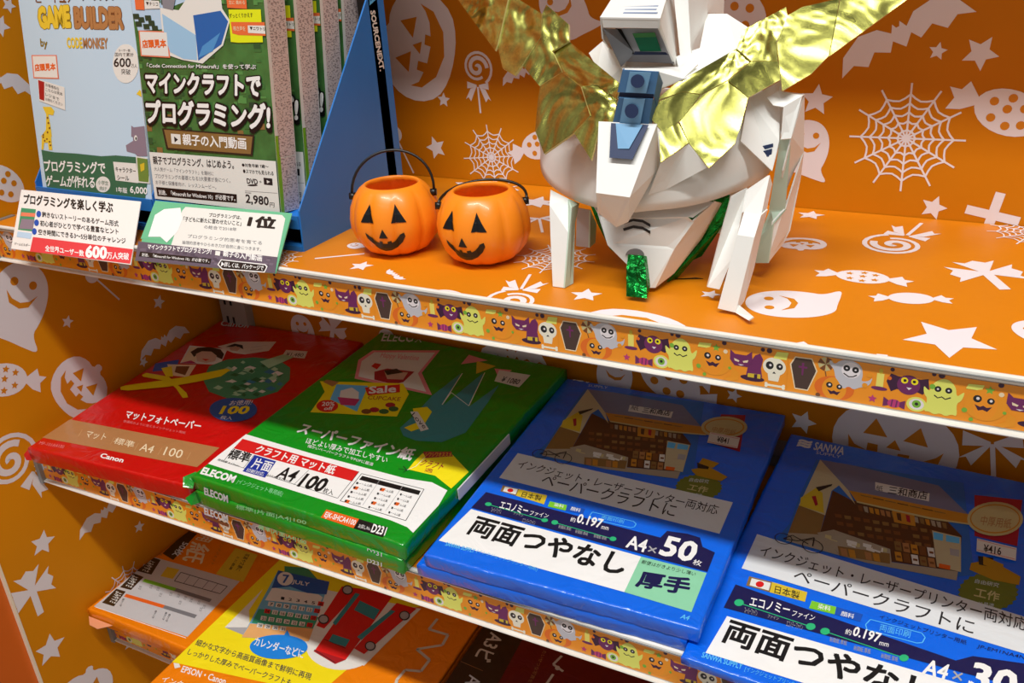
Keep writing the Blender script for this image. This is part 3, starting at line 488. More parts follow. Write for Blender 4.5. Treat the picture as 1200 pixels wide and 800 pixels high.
["p","wallc",7,[[134.0,200.1],[154.9,200.1],[159.6,160.1],[143.3,159.4]]],
["p","sky",8,[[135.2,198.5],[142.3,198.7],[143.1,190.4],[136.6,190.0]]],
["p","sky",8,[[144.3,198.6],[153.9,199.1],[154.8,191.9],[145.4,190.8]]],
["p","orng",8,[[144.0,163.4],[151.8,164.1],[152.3,159.2],[144.6,158.6]]],
["p","grey1",8,[[148.9,184.0],[155.5,184.5],[156.4,176.6],[150.2,176.2]]],
["l","dark",9,0.7,[[38.2,147.7],[38.6,145.3],[38.2,142.9],[36.7,141.0],[34.5,139.8],[31.9,139.4],[29.4,140.0],[27.1,141.4],[25.7,143.5],[25.1,146.0],[25.6,148.3],[27.0,150.3],[29.3,151.5],[31.9,151.9],[34.5,151.2],[36.7,149.8],[38.2,147.7]]],
["l","dark",9,0.7,[[62.0,148.1],[62.6,145.1],[62.0,142.3],[60.3,139.9],[57.8,138.5],[54.8,138.1],[51.8,138.9],[49.3,140.7],[47.6,143.3],[46.9,146.3],[47.5,149.2],[49.1,151.6],[51.7,153.1],[54.8,153.5],[57.8,152.6],[60.3,150.8],[62.0,148.1]]],
["l","dark",9,0.9,[[31.9,145.6],[42.6,147.5],[53.5,156.1],[54.8,145.8]]],
["l","dark",9,0.9,[[31.9,145.6],[37.3,152.5],[51.2,146.9]]],
["t","dark",8,"三和商店",0.02,[94.9,233.6],[124.8,237.3],[94.2,244.8]],
["t","dark",8,"紙",0,[85.2,234.6],[90.6,234.8],[84.5,242.3]],
["t","logow",3,"≋",0.04,[9.3,273.1],[21.3,273.9],[8.8,285.7]],
["t","dimw",3,"SANWA",0.03,[24.1,273.4],[50.1,274.8],[23.5,286.3]],
["t","dimw",3,"SUPPLY",0,[27.8,268.1],[48.9,269.4],[27.4,272.4]],
["p","redb",1,[[158.2,258.9],[192.7,266.1],[193.5,206.2],[163.9,206.3]]],
["p","cream2",8,[[195.0,240.7],[194.9,235.7],[193.8,230.6],[191.9,225.6],[189.1,221.0],[185.8,216.9],[181.9,213.7],[177.8,211.4],[173.5,210.1],[169.4,210.0],[165.6,210.9],[162.2,213.0],[159.5,216.0],[157.5,219.9],[156.5,224.5],[156.4,229.5],[157.4,234.8],[159.3,239.9],[162.0,244.8],[165.5,249.0],[169.5,252.5],[173.8,254.9],[178.2,256.1],[182.5,256.2],[186.5,255.0],[189.8,252.7],[192.4,249.5],[194.2,245.4]]],
["p","awn",9,[[193.2,239.9],[193.0,235.6],[192.1,231.1],[190.3,226.8],[187.8,222.8],[184.8,219.2],[181.3,216.4],[177.5,214.3],[173.7,213.1],[169.9,212.9],[166.5,213.7],[163.4,215.4],[161.0,218.0],[159.3,221.3],[158.4,225.3],[158.4,229.6],[159.2,234.1],[161.0,238.6],[163.4,242.8],[166.6,246.5],[170.2,249.6],[174.1,251.7],[178.1,252.8],[181.9,253.0],[185.5,252.1],[188.5,250.2],[190.8,247.4],[192.4,243.9]]],
["p","cream2",10,[[192.2,239.5],[192.1,235.6],[191.2,231.5],[189.5,227.6],[187.1,223.8],[184.2,220.6],[180.9,217.9],[177.4,216.0],[173.7,214.9],[170.2,214.6],[166.9,215.3],[164.1,216.8],[161.8,219.1],[160.2,222.1],[159.3,225.7],[159.3,229.6],[160.2,233.7],[161.8,237.8],[164.2,241.7],[167.2,245.1],[170.6,247.9],[174.3,249.9],[178.0,251.0],[181.7,251.2],[185.0,250.4],[187.8,248.7],[190.0,246.3],[191.5,243.2]]],
["t","tan",11,"中厚用紙",0.01,[166.1,220.4],[187.4,224.2],[166.2,233.1]],
["p","paper",12,[[165.9,202.9],[193.3,202.8],[193.8,187.4],[167.1,187.4]]],
["l","redp",13,0.5,[[166.6,201.5],[192.8,200.9]]],
["l","redp",13,0.5,[[167.4,189.1],[193.0,189.1]]],
["t","dark",13,"¥416",0.02,[171.7,188.5],[183.7,189.6],[171.2,197.9]],
["p","olive",2,[[196.9,154.3],[198.5,152.2],[196.7,149.1],[197.6,146.4],[195.3,143.7],[195.5,140.7],[192.9,138.6],[192.3,135.4],[189.5,134.1],[188.3,130.9],[185.5,130.4],[183.7,127.4],[181.1,127.8],[178.8,125.3],[176.6,126.4],[173.9,124.5],[172.2,126.4],[169.4,125.2],[168.2,127.7],[165.4,127.3],[165.0,130.3],[162.4,130.8],[162.7,134.1],[160.5,135.4],[161.5,138.7],[159.8,140.8],[161.5,143.9],[160.5,146.7],[162.8,149.4],[162.5,152.6],[165.2,154.7],[165.7,158.2],[168.6,159.5],[169.8,162.9],[172.8,163.4],[174.7,166.6],[177.4,166.1],[179.8,168.8],[182.1,167.5],[184.9,169.5],[186.7,167.4],[189.6,168.6],[190.6,165.9],[193.5,166.2],[193.8,163.0],[196.4,162.4],[195.9,159.0],[198.1,157.6]]],
["t","dimw",3,"自由研究",0,[169.7,152.5],[185.3,154.1],[169.9,157.3]],
["t","cream2",3,"工作",0.03,[170.6,137.8],[186.7,138.7],[170.8,148.4]],
["t","dimw",3,"に最適",0,[174.3,129.6],[184.0,131.4],[174.5,134.4]],
["p","ochre",4,[[165.1,173.4],[177.0,182.6],[198.3,172.0],[197.9,162.3],[181.3,160.7],[164.8,165.3]]],
["p","dark",5,[[168.7,183.1],[179.0,185.5],[178.9,174.6],[170.4,173.7]]],
["p","ochre",6,[[172.1,184.6],[186.4,180.6],[185.9,172.5],[173.1,174.8]]],
["p","wlab",2,[[11.4,143.6],[12.0,100.8],[254.7,94.7],[258.3,127.7]]],
["t","dark",3,"インクジェット・レーザープリンター両対応",0.004,[19.4,119.9],[206.5,116.9],[19.0,133.5]],
["t","dark",3,"ペーパークラフトに",0.01,[49.8,103.2],[174.3,99.7],[50.0,117.3]],
["p","wood",1,[[19.7,94.8],[37.0,95.6],[38.3,84.4],[20.5,84.4]]],
["p","yel2",1,[[37.0,95.6],[63.2,95.4],[64.0,85.1],[38.3,84.4]]],
["p","paper",2,[[22.0,93.4],[36.4,94.1],[37.2,85.8],[22.8,85.4]]],
["p","redp",3,[[32.2,90.7],[32.3,90.0],[32.3,89.2],[32.1,88.5],[31.8,87.8],[31.4,87.2],[30.9,86.7],[30.3,86.3],[29.7,86.2],[29.0,86.1],[28.4,86.3],[27.8,86.6],[27.3,87.0],[26.9,87.6],[26.7,88.3],[26.5,89.0],[26.5,89.8],[26.7,90.5],[27.0,91.2],[27.4,91.8],[27.9,92.3],[28.5,92.6],[29.1,92.8],[29.8,92.8],[30.4,92.7],[31.0,92.4],[31.5,91.9],[31.9,91.4]]],
["t","dark",3,"日本製",0.01,[41.5,85.0],[59.5,85.4],[40.3,93.1]],
["p","lime",2,[[68.2,88.1],[85.4,89.0],[86.0,81.2],[68.2,79.9]]],
["p","blue2",2,[[85.4,89.0],[103.9,89.2],[103.6,81.2],[86.0,81.2]]],
["t","white",3,"染料",0.01,[73.8,82.0],[82.6,82.6],[73.2,87.3]],
["t","white",3,"顔料",0.01,[89.9,81.5],[98.8,81.9],[89.8,86.6]],
["l","sky",2,0.7,[[109.6,86.4],[143.3,87.5],[146.0,84.3],[145.0,78.8],[141.6,76.9],[109.3,75.7],[107.5,80.1],[109.6,86.4]]],
["t","sky",3,"両面印刷",0.01,[116.9,78.0],[136.8,79.4],[116.7,85.0]],
["t","navy",3,"インクジェットプリンター用紙",0,[114.7,89.7],[171.3,88.3],[115.0,94.2]],
["t","navy",3,"JP-EM1NA4N",0,[177.7,87.9],[206.3,89.6],[178.3,92.1]],
["p","navy",1,[[13.0,82.3],[12.4,55.9],[170.1,62.7],[210.0,65.1],[208.5,87.4],[176.4,80.2],[166.9,71.7]]],
["t","white",3,"エコノミー",0.02,[28.7,65.0],[57.2,67.7],[27.1,74.5]],
["t","white",3,"ファイン",0.01,[58.7,67.3],[74.3,68.8],[58.6,73.4]],
["l","green2",2,0.8,[[20.6,64.8],[73.6,62.8]]],
["p","green2",3,[[24.2,66.4],[24.4,65.6],[24.4,64.8],[24.2,64.0],[23.8,63.3],[23.4,62.6],[22.8,62.1],[22.1,61.7],[21.4,61.4],[20.6,61.4],[19.9,61.5],[19.3,61.8],[18.7,62.3],[18.2,62.9],[17.9,63.6],[17.8,64.3],[17.8,65.1],[18.0,65.9],[18.3,66.7],[18.8,67.4],[19.4,67.9],[20.0,68.3],[20.8,68.5],[21.5,68.6],[22.2,68.4],[22.9,68.1],[23.5,67.7],[23.9,67.1]]],
["p","green2",3,[[76.6,64.2],[76.7,63.4],[76.7,62.6],[76.4,61.9],[76.1,61.2],[75.6,60.5],[75.0,60.0],[74.4,59.6],[73.7,59.4],[73.0,59.4],[72.4,59.5],[71.8,59.8],[71.3,60.2],[70.9,60.8],[70.6,61.5],[70.5,62.2],[70.6,63.0],[70.8,63.7],[71.1,64.5],[71.6,65.1],[72.2,65.6],[72.8,66.0],[73.5,66.2],[74.2,66.3],[74.9,66.2],[75.5,65.9],[76.0,65.4],[76.4,64.8]]],
["t","grey1",3,"スーパーファイン",0,[27.6,56.3],[36.9,57.1],[26.1,62.7]],
["t","grey1",3,"ファイン",0,[43.8,58.8],[51.6,59.4],[43.4,62.2]],
["t","grey1",3,"エコノミーファイン",0,[57.9,55.8],[69.2,56.6],[57.2,61.9]],
["t","white",3,"約",0.01,[96.5,65.4],[100.5,65.8],[96.0,70.8]],
["t","white",3,"0.197",0.035,[101.0,66.0],[119.0,66.7],[101.3,75.6]],
["t","white",3,"mm",0,[119.3,64.8],[125.2,65.5],[119.2,68.1]],
["l","green2",2,0.8,[[83.4,62.3],[136.2,60.0]]],
["p","green2",3,[[86.6,63.7],[86.7,63.0],[86.6,62.2],[86.4,61.5],[86.1,60.8],[85.6,60.2],[85.0,59.6],[84.4,59.3],[83.7,59.0],[83.0,59.0],[82.4,59.1],[81.8,59.4],[81.3,59.8],[80.9,60.4],[80.7,61.1],[80.6,61.8],[80.6,62.6],[80.9,63.3],[81.2,64.0],[81.7,64.7],[82.3,65.2],[82.9,65.6],[83.6,65.8],[84.3,65.8],[84.9,65.7],[85.5,65.4],[86.0,65.0],[86.4,64.4]]],
["p","green2",3,[[139.0,61.2],[139.1,60.5],[139.0,59.8],[138.7,59.1],[138.4,58.4],[137.9,57.8],[137.3,57.3],[136.7,56.9],[136.1,56.7],[135.5,56.7],[134.9,56.8],[134.3,57.1],[133.9,57.5],[133.6,58.0],[133.4,58.7],[133.4,59.4],[133.5,60.1],[133.7,60.8],[134.1,61.5],[134.5,62.1],[135.1,62.6],[135.7,63.0],[136.4,63.2],[137.0,63.2],[137.6,63.1],[138.1,62.8],[138.6,62.4],[138.9,61.9]]],
["t","grey1",3,"新聞紙 厚紙",0,[88.5,54.3],[99.8,55.3],[88.0,58.8]],
["t","grey1",3,"新聞紙 厚紙",0,[104.8,53.2],[115.7,54.2],[104.3,57.7]],
["t","grey1",3,"新聞紙 厚紙",0,[122.5,53.7],[133.2,54.7],[122.1,58.1]],
["t","white",3,"A4",0.03,[148.4,50.6],[163.3,51.2],[149.8,65.5]],
["t","grey1",3,"×",0,[166.6,54.3],[172.7,54.9],[166.5,62.0]],
["t","white",3,"30",0.045,[176.0,51.0],[203.1,53.1],[177.9,75.7]],
["p","white",1,[[17.3,48.8],[14.5,9.9],[202.3,15.2],[210.7,53.7]]],
["t","black",3,"両面つやなし",0.042,[20.1,23.4],[158.9,23.9],[20.7,47.7]],
["t","sky",3,"SANWA SUPPLY",0.03,[13.1,4.6],[41.3,5.7],[12.8,9.8]],
["t","sky",3,"[インクジェットプリンター用紙]",0,[43.4,4.7],[86.6,5.2],[43.3,9.8]]],"K":[["p","greyp",1,[[-1.2,100.6],[132.6,109.2],[144.6,14.0],[5.0,5.4]]],
["p","brownd",2,[[-4.2,99.3],[12.0,99.8],[23.3,74.5],[1.1,72.4]]],
["p","brownd",2,[[0.8,67.5],[18.0,67.4],[22.5,44.0],[6.2,42.1]]],
["p","brownd",2,[[4.2,38.5],[19.0,39.5],[27.0,15.1],[8.5,13.9]]],
["t","paper",3,"よみやすさ",0.02,[-2.6,94.2],[6.5,75.2],[8.6,94.8]],
["t","paper",3,"よみやすさ",0.02,[1.8,64.5],[10.6,46.3],[12.7,65.1]],
["t","paper",3,"よみやすさ",0.02,[7.3,35.3],[15.8,18.1],[18.0,36.1]],
["p","lime",2,[[22.1,65.8],[71.2,69.0],[72.3,63.9],[22.8,60.7]]],
["p","grey2",2,[[71.2,69.0],[124.8,71.6],[126.1,66.5],[72.3,63.9]]],
["p","orng",2,[[22.8,36.9],[81.4,41.4],[82.5,36.5],[24.3,32.1]]],
["p","grey2",2,[[81.4,41.4],[128.5,44.6],[130.0,39.2],[82.5,36.5]]],
["p","yel2",2,[[29.9,93.4],[48.2,95.8],[54.1,79.2],[35.9,77.0]]],
["l","dark",2,1,[[53.7,92.6],[125.3,96.1],[126.8,82.7],[58.7,77.5],[53.7,92.6]]],
["l","grey2",2,0.9,[[68.3,93.2],[72.6,78.6]]],
["l","grey2",2,0.9,[[82.8,93.8],[86.5,79.7]]],
["l","grey2",2,0.9,[[97.2,94.3],[100.2,80.8]]],
["l","grey2",2,0.9,[[111.4,94.9],[113.8,81.8]]],
["t","dark",3,"ヨコ",0,[26.1,54.1],[29.5,49.0],[29.4,54.3]],
["t","dark",3,"ヨコ",0,[37.1,61.0],[40.5,55.8],[40.4,61.1]],
["t","dark",3,"ヨコ",0,[48.0,61.4],[51.3,56.3],[51.3,61.6]],
["t","dark",3,"ヨコ",0,[59.2,54.9],[62.4,49.8],[62.5,55.0]],
["t","dark",3,"ヨコ",0,[69.5,61.0],[72.6,55.9],[72.7,61.1]],
["t","dark",3,"ヨコ",0,[80.3,62.6],[83.4,57.5],[83.5,62.7]],
["t","dark",3,"ヨコ",0,[91.3,54.6],[94.3,49.6],[94.4,54.7]],
["t","dark",3,"ヨコ",0,[90.8,63.0],[93.8,57.9],[94.0,63.1]],
["t","dark",3,"ヨコ",0,[100.5,62.8],[103.5,57.7],[103.7,62.9]],
["t","dark",3,"ヨコ",0,[111.8,63.6],[114.7,58.6],[114.9,63.7]],
["t","dark",3,"ヨコ",0,[122.4,55.7],[125.2,50.8],[125.4,55.9]],
["t","dark",3,"ヨコ",0,[122.8,60.6],[125.6,55.6],[125.9,60.7]],
["t","dark",3,"細かい字",0,[77.6,30.3],[83.7,19.2],[80.5,30.7]],
["t","dark",3,"細かい字",0,[90.9,33.2],[96.8,22.1],[93.8,33.5]],
["t","dark",3,"細かい字",0,[96.8,32.7],[102.6,21.6],[99.7,33.0]],
["t","dark",3,"細かい字",0,[25.6,29.4],[32.3,18.1],[28.6,29.8]],
["p","brownd",2,[[-2.3,158.1],[14.3,158.6],[26.7,106.2],[4.0,110.1]]],
["t","dimw",3,"50枚",0.02,[9.8,138.6],[16.9,112.8],[22.1,139.1]],
["t","cream",3,"紙",0.02,[19.6,143.6],[35.7,110.1],[51.6,146.2]],
["t","cream",3,"専用",0.02,[19.0,170.4],[20.6,147.9],[43.2,172.9]],
["t","tan",3,"プリンター用紙の定番",0,[-13.9,146.5],[1.7,106.2],[-8.8,145.9]],
["t","tan",3,"インクジェット",0,[56.1,159.4],[76.6,119.0],[61.2,158.6]],
["p","yel2",2,[[82.4,155.8],[118.0,156.6],[137.5,109.7],[96.0,107.7]]],
["t","dark",3,"写真や文書に",0.01,[101.7,153.1],[113.2,122.8],[109.1,152.7]],
["t","dark",3,"とに最適",0.01,[96.5,143.7],[104.3,120.6],[100.7,143.7]],
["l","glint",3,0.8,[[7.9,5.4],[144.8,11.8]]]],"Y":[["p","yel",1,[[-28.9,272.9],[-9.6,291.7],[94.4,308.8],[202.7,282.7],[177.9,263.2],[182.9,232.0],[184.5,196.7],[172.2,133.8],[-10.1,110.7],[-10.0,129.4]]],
["p","paper",2,[[16.3,241.0],[24.7,205.9],[54.6,172.2],[17.6,174.0]]],
["p","grey1",3,[[17.6,174.0],[44.4,184.5],[53.1,171.6]]],
["p","leaf",3,[[13.9,283.6],[41.4,291.3],[68.3,277.0],[25.5,268.6]]],
["p","sky2",3,[[11.8,274.4],[81.8,279.5],[118.2,190.5],[45.8,168.8]]],
["p","paper",4,[[25.1,247.0],[83.2,256.5],[90.7,254.3],[94.7,240.7],[31.2,226.0]]],
["p","tealg",4,[[33.8,211.9],[105.8,225.4],[110.7,208.2],[41.4,190.5]]],
["p","sand",5,[[40.5,189.2],[111.3,208.5],[118.2,190.5],[45.8,168.8]]],
["p","blue1",5,[[11.8,274.4],[81.8,279.5],[91.9,259.8],[69.4,253.7],[43.6,255.8],[25.1,245.4]]],
["p","paper",6,[[38.6,268.3],[40.1,265.9],[41.0,263.6],[41.4,261.3],[41.2,259.2],[40.4,257.4],[39.1,255.9],[37.3,254.9],[35.2,254.4],[32.8,254.4],[30.2,254.9],[27.5,256.0],[25.0,257.4],[22.7,259.3],[20.7,261.4],[19.2,263.7],[18.2,266.1],[17.8,268.4],[17.9,270.6],[18.7,272.4],[20.0,273.9],[21.8,274.9],[24.0,275.4],[26.5,275.4],[29.2,274.9],[31.8,273.8],[34.4,272.3],[36.6,270.4]]],
["t","blue1",7,"7",0.03,[31.0,257.3],[38.9,259.3],[22.2,270.1]],
["t","paper",7,"JULY",0.02,[43.0,259.2],[65.2,262.0],[39.2,266.9]],
["p","paper",6,[[42.7,238.7],[49.8,239.9],[53.1,233.5],[46.1,232.3]]],
["t","dark",7,"1",0.02,[47.6,233.4],[51.9,234.1],[45.1,237.6]],
["p","paper",6,[[52.3,240.3],[59.3,241.6],[62.6,235.2],[55.6,234.0]]],
["t","dark",7,"2",0.02,[57.1,235.1],[61.4,235.7],[54.7,239.2]],
["p","paper",6,[[61.8,242.0],[68.9,243.2],[72.1,236.9],[65.1,235.6]]],
["t","dark",7,"3",0.02,[66.6,236.7],[70.9,237.4],[64.2,240.9]],
["p","paper",6,[[71.3,243.7],[78.3,244.9],[81.5,238.5],[74.5,237.3]]],
["t","dark",7,"4",0.02,[76.0,238.4],[80.3,239.0],[73.7,242.6]],
["p","paper",6,[[80.8,245.3],[87.7,246.5],[90.8,240.1],[83.9,238.9]]],
["t","dark",7,"5",0.02,[85.4,240.0],[89.6,240.7],[83.1,244.2]],
["p","redp",6,[[90.2,246.9],[97.1,248.1],[100.1,241.8],[93.2,240.6]]],
["t","dark",7,"6",0.02,[94.7,241.7],[98.9,242.3],[92.5,245.8]],
["p","paper",6,[[36.8,225.7],[43.9,226.9],[47.2,220.7],[40.2,219.4]]],
["t","dark",7,"7",0.02,[41.7,220.5],[46.0,221.2],[39.3,224.6]],
["p","paper",6,[[46.3,227.3],[53.4,228.6],[56.7,222.3],[49.7,221.1]]],
["t","dark",7,"8",0.02,[51.2,222.2],[55.5,222.9],[48.8,226.3]],
["p","paper",6,[[55.8,229.0],[62.8,230.2],[66.0,224.0],[59.1,222.8]]],
["t","dark",7,"9",0.02,[60.6,223.9],[64.9,224.5],[58.3,228.0]],
["p","paper",6,[[65.3,230.7],[72.2,231.9],[75.4,225.7],[68.5,224.5]]],
["t","dark",7,"10",0.02,[70.0,225.5],[74.2,226.2],[67.7,229.6]],
["p","paper",6,[[74.7,232.3],[81.6,233.6],[84.7,227.3],[77.8,226.1]]],
["t","dark",7,"11",0.02,[79.3,227.2],[83.5,227.9],[77.0,231.3]],
["p","paper",6,[[84.0,234.0],[90.9,235.2],[93.9,229.0],[87.1,227.8]]],
["t","dark",7,"12",0.02,[88.6,228.9],[92.8,229.5],[86.4,232.9]],
["p","redp",6,[[93.3,235.6],[100.2,236.8],[103.1,230.6],[96.3,229.4]]],
["t","dark",7,"13",0.02,[97.8,230.5],[102.0,231.2],[95.6,234.6]],
["p","redp",6,[[40.5,214.5],[47.5,215.8],[50.8,209.7],[43.9,208.4]]],
["t","dark",7,"14",0.02,[45.4,209.5],[49.6,210.2],[43.0,213.5]],
["p","paper",6,[[49.9,216.2],[56.9,217.5],[60.1,211.4],[53.2,210.1]]],
["t","dark",7,"15",0.02,[54.7,211.2],[58.9,211.9],[52.4,215.2]],
["p","paper",6,[[59.3,217.9],[66.3,219.2],[69.4,213.0],[62.5,211.8]]],
["t","dark",7,"16",0.02,[64.0,212.9],[68.2,213.6],[61.7,216.9]],
["p","paper",6,[[68.7,219.6],[75.6,220.8],[78.7,214.7],[71.8,213.5]]],
["t","dark",7,"17",0.02,[73.3,214.6],[77.5,215.2],[71.0,218.6]],
["p","paper",6,[[78.0,221.3],[84.8,222.5],[87.9,216.4],[81.0,215.2]]],
["t","dark",7,"18",0.02,[82.5,216.2],[86.7,216.9],[80.3,220.2]],
["p","paper",6,[[87.2,222.9],[94.0,224.1],[97.0,218.0],[90.2,216.8]]],
["t","dark",7,"19",0.02,[91.7,217.9],[95.9,218.6],[89.5,221.9]],
["p","redp",6,[[96.4,224.6],[103.2,225.8],[106.1,219.7],[99.4,218.5]]],
["t","dark",7,"20",0.02,[100.9,219.6],[105.0,220.2],[98.7,223.5]],
["p","paper",6,[[44.1,203.6],[51.1,204.9],[54.3,198.9],[47.4,197.7]]],
["t","dark",7,"21",0.02,[48.9,198.7],[53.1,199.4],[46.6,202.6]],
["p","paper",6,[[53.5,205.3],[60.4,206.6],[63.5,200.6],[56.7,199.4]]],
["t","dark",7,"22",0.02,[58.2,200.4],[62.4,201.1],[55.9,204.3]],
["p","paper",6,[[62.8,207.0],[69.6,208.3],[72.7,202.3],[65.9,201.1]]],
["t","dark",7,"23",0.02,[67.4,202.1],[71.5,202.8],[65.1,206.0]],
["p","paper",6,[[72.0,208.7],[78.8,210.0],[81.9,204.0],[75.1,202.8]]],
["t","dark",7,"24",0.02,[76.6,203.8],[80.7,204.5],[74.3,207.7]],
["p","paper",6,[[81.2,210.4],[88.0,211.6],[91.0,205.7],[84.2,204.4]]],
["t","dark",7,"25",0.02,[85.7,205.5],[89.8,206.2],[83.5,209.4]],
["p","paper",6,[[90.3,212.1],[97.1,213.3],[100.0,207.3],[93.3,206.1]]],
["t","dark",7,"26",0.02,[94.8,207.2],[98.9,207.8],[92.6,211.1]],
["p","redp",6,[[99.4,213.7],[106.2,214.9],[109.0,209.0],[102.3,207.8]]],
["t","dark",7,"27",0.02,[103.8,208.8],[107.9,209.5],[101.7,212.7]],
["p","paper",6,[[47.7,193.0],[54.6,194.2],[57.7,188.4],[50.9,187.1]]],
["t","dark",7,"28",0.02,[52.4,188.2],[56.6,188.8],[50.1,192.0]],
["p","paper",6,[[56.9,194.7],[63.7,195.9],[66.9,190.1],[60.1,188.8]]],
["t","dark",7,"29",0.02,[61.6,189.9],[65.7,190.5],[59.3,193.7]],
["p","paper",6,[[66.1,196.4],[72.9,197.6],[76.0,191.8],[69.2,190.5]]],
["t","dark",7,"30",0.02,[70.7,191.6],[74.8,192.2],[68.4,195.4]],
["p","paper",6,[[75.2,198.1],[82.0,199.3],[85.0,193.5],[78.3,192.2]]],
["t","dark",7,"31",0.02,[79.8,193.3],[83.9,193.9],[77.6,197.1]],
["p","skyb",8,[[122.5,183.2],[124.2,179.6],[124.4,175.7],[123.0,171.5],[120.1,167.4],[116.0,163.6],[110.7,160.1],[104.6,157.2],[97.9,155.0],[91.0,153.6],[84.2,153.1],[77.7,153.6],[72.0,154.9],[67.4,157.1],[64.0,160.0],[62.0,163.5],[61.6,167.5],[62.9,171.7],[65.6,175.9],[69.8,179.9],[75.3,183.5],[81.6,186.5],[88.5,188.8],[95.7,190.1],[102.6,190.5],[109.1,190.0],[114.8,188.5],[119.3,186.2]]],
["p","skyb",8,[[88.2,185.4],[85.7,196.0],[98.2,187.1]]],
["t","white",9,"カレンダーなどに",0.02,[66.6,163.3],[128.5,166.7],[59.9,175.2]],
["p","paper",2,[[190.3,212.2],[193.3,206.1],[194.9,199.8],[195.0,193.5],[193.6,187.4],[190.7,181.7],[186.5,176.8],[181.1,172.6],[174.8,169.4],[167.7,167.3],[160.1,166.3],[152.3,166.5],[144.5,167.9],[137.0,170.4],[130.2,174.1],[124.1,178.7],[119.2,184.1],[115.6,190.2],[113.5,196.6],[113.0,203.2],[114.1,209.6],[116.8,215.7],[121.1,221.1],[126.7,225.6],[133.5,229.0],[141.1,231.2],[149.2,232.1],[157.5,231.6],[165.6,229.9],[173.2,226.9],[180.0,222.8],[185.8,217.9]]],
["p","paper",2,[[80.4,265.8],[205.1,278.7],[193.4,183.1],[109.2,180.1]]],
["p","redp",5,[[100.5,277.8],[123.8,282.6],[122.4,212.8],[111.6,213.3]]],
["p","redp",4,[[120.2,282.2],[164.4,287.9],[170.9,182.7],[132.4,182.7]]],
["p","redp",6,[[174.9,276.9],[200.6,277.0],[184.5,196.7],[170.0,199.8]]],
["p","teal",7,[[133.7,264.9],[163.3,260.0],[166.0,244.1],[136.4,249.5]]],
["p","teal",7,[[136.3,209.0],[158.5,208.7],[160.3,198.1],[138.3,198.4]]],
["p","teal",7,[[121.8,274.0],[127.8,273.8],[131.5,221.1],[126.0,223.7]]],
["p","teal",7,[[175.1,264.6],[180.8,264.4],[170.0,213.2],[163.3,215.1]]],
["l","dark",8,0.7,[[132.2,199.2],[161.5,196.4]]],
["l","dark",8,0.7,[[131.6,182.3],[163.0,175.2]]],
["p","dark",8,[[116.3,277.0],[117.2,275.4],[117.7,273.8],[117.9,272.2],[117.8,270.7],[117.2,269.5],[116.3,268.5],[115.2,267.8],[113.7,267.5],[112.2,267.5],[110.5,267.9],[108.8,268.7],[107.2,269.7],[105.8,271.0],[104.5,272.5],[103.6,274.1],[103.0,275.8],[102.8,277.4],[103.0,278.9],[103.5,280.1],[104.4,281.1],[105.6,281.8],[107.0,282.2],[108.6,282.1],[110.3,281.7],[112.0,280.9],[113.6,279.9],[115.1,278.6]]],
["p","grey1",9,[[115.0,276.6],[115.7,275.3],[116.1,274.1],[116.3,272.9],[116.1,271.7],[115.7,270.8],[115.0,270.0],[114.0,269.5],[112.9,269.2],[111.7,269.2],[110.4,269.5],[109.1,270.1],[107.8,270.8],[106.7,271.8],[105.8,273.0],[105.1,274.2],[104.6,275.5],[104.5,276.7],[104.6,277.9],[105.1,278.8],[105.8,279.6],[106.7,280.2],[107.9,280.4],[109.1,280.4],[110.4,280.1],[111.7,279.5],[113.0,278.7],[114.1,277.7]]],
["p","dark",8,[[119.0,226.6],[119.8,225.2],[120.4,223.7],[120.6,222.2],[120.4,220.9],[119.9,219.7],[119.0,218.8],[117.9,218.1],[116.5,217.8],[115.0,217.8],[113.4,218.1],[111.8,218.8],[110.2,219.7],[108.9,220.9],[107.7,222.2],[106.8,223.7],[106.2,225.2],[106.0,226.7],[106.2,228.1],[106.7,229.3],[107.6,230.2],[108.7,230.9],[110.1,231.2],[111.6,231.2],[113.3,230.8],[114.9,230.2],[116.4,229.2],[117.8,228.0]]],
["p","grey1",9,[[117.8,226.2],[118.4,225.1],[118.8,223.9],[119.0,222.8],[118.8,221.7],[118.4,220.8],[117.7,220.1],[116.8,219.6],[115.7,219.3],[114.5,219.3],[113.3,219.6],[112.0,220.1],[110.8,220.8],[109.8,221.7],[108.9,222.7],[108.2,223.8],[107.8,225.0],[107.7,226.1],[107.8,227.2],[108.2,228.1],[108.9,228.8],[109.8,229.3],[110.9,229.6],[112.1,229.6],[113.4,229.4],[114.6,228.9],[115.8,228.1],[116.9,227.2]]],
["p","dark",8,[[199.4,264.4],[200.2,262.9],[200.6,261.3],[200.7,259.8],[200.4,258.4],[199.8,257.2],[198.9,256.3],[197.8,255.6],[196.5,255.3],[195.0,255.3],[193.5,255.7],[192.0,256.4],[190.6,257.4],[189.3,258.6],[188.3,260.0],[187.5,261.6],[187.0,263.1],[186.9,264.6],[187.2,266.0],[187.8,267.3],[188.7,268.2],[189.8,268.9],[191.2,269.2],[192.6,269.2],[194.2,268.8],[195.7,268.1],[197.1,267.1],[198.4,265.8]]],
["p","grey1",9,[[198.2,263.9],[198.8,262.8],[199.1,261.6],[199.2,260.4],[199.0,259.3],[198.5,258.4],[197.8,257.7],[196.9,257.2],[195.8,256.9],[194.7,256.9],[193.5,257.2],[192.3,257.7],[191.2,258.5],[190.2,259.4],[189.4,260.5],[188.9,261.7],[188.5,262.9],[188.5,264.0],[188.7,265.1],[189.1,266.0],[189.8,266.8],[190.8,267.3],[191.8,267.6],[193.0,267.5],[194.2,267.3],[195.4,266.7],[196.5,266.0],[197.5,265.0]]],
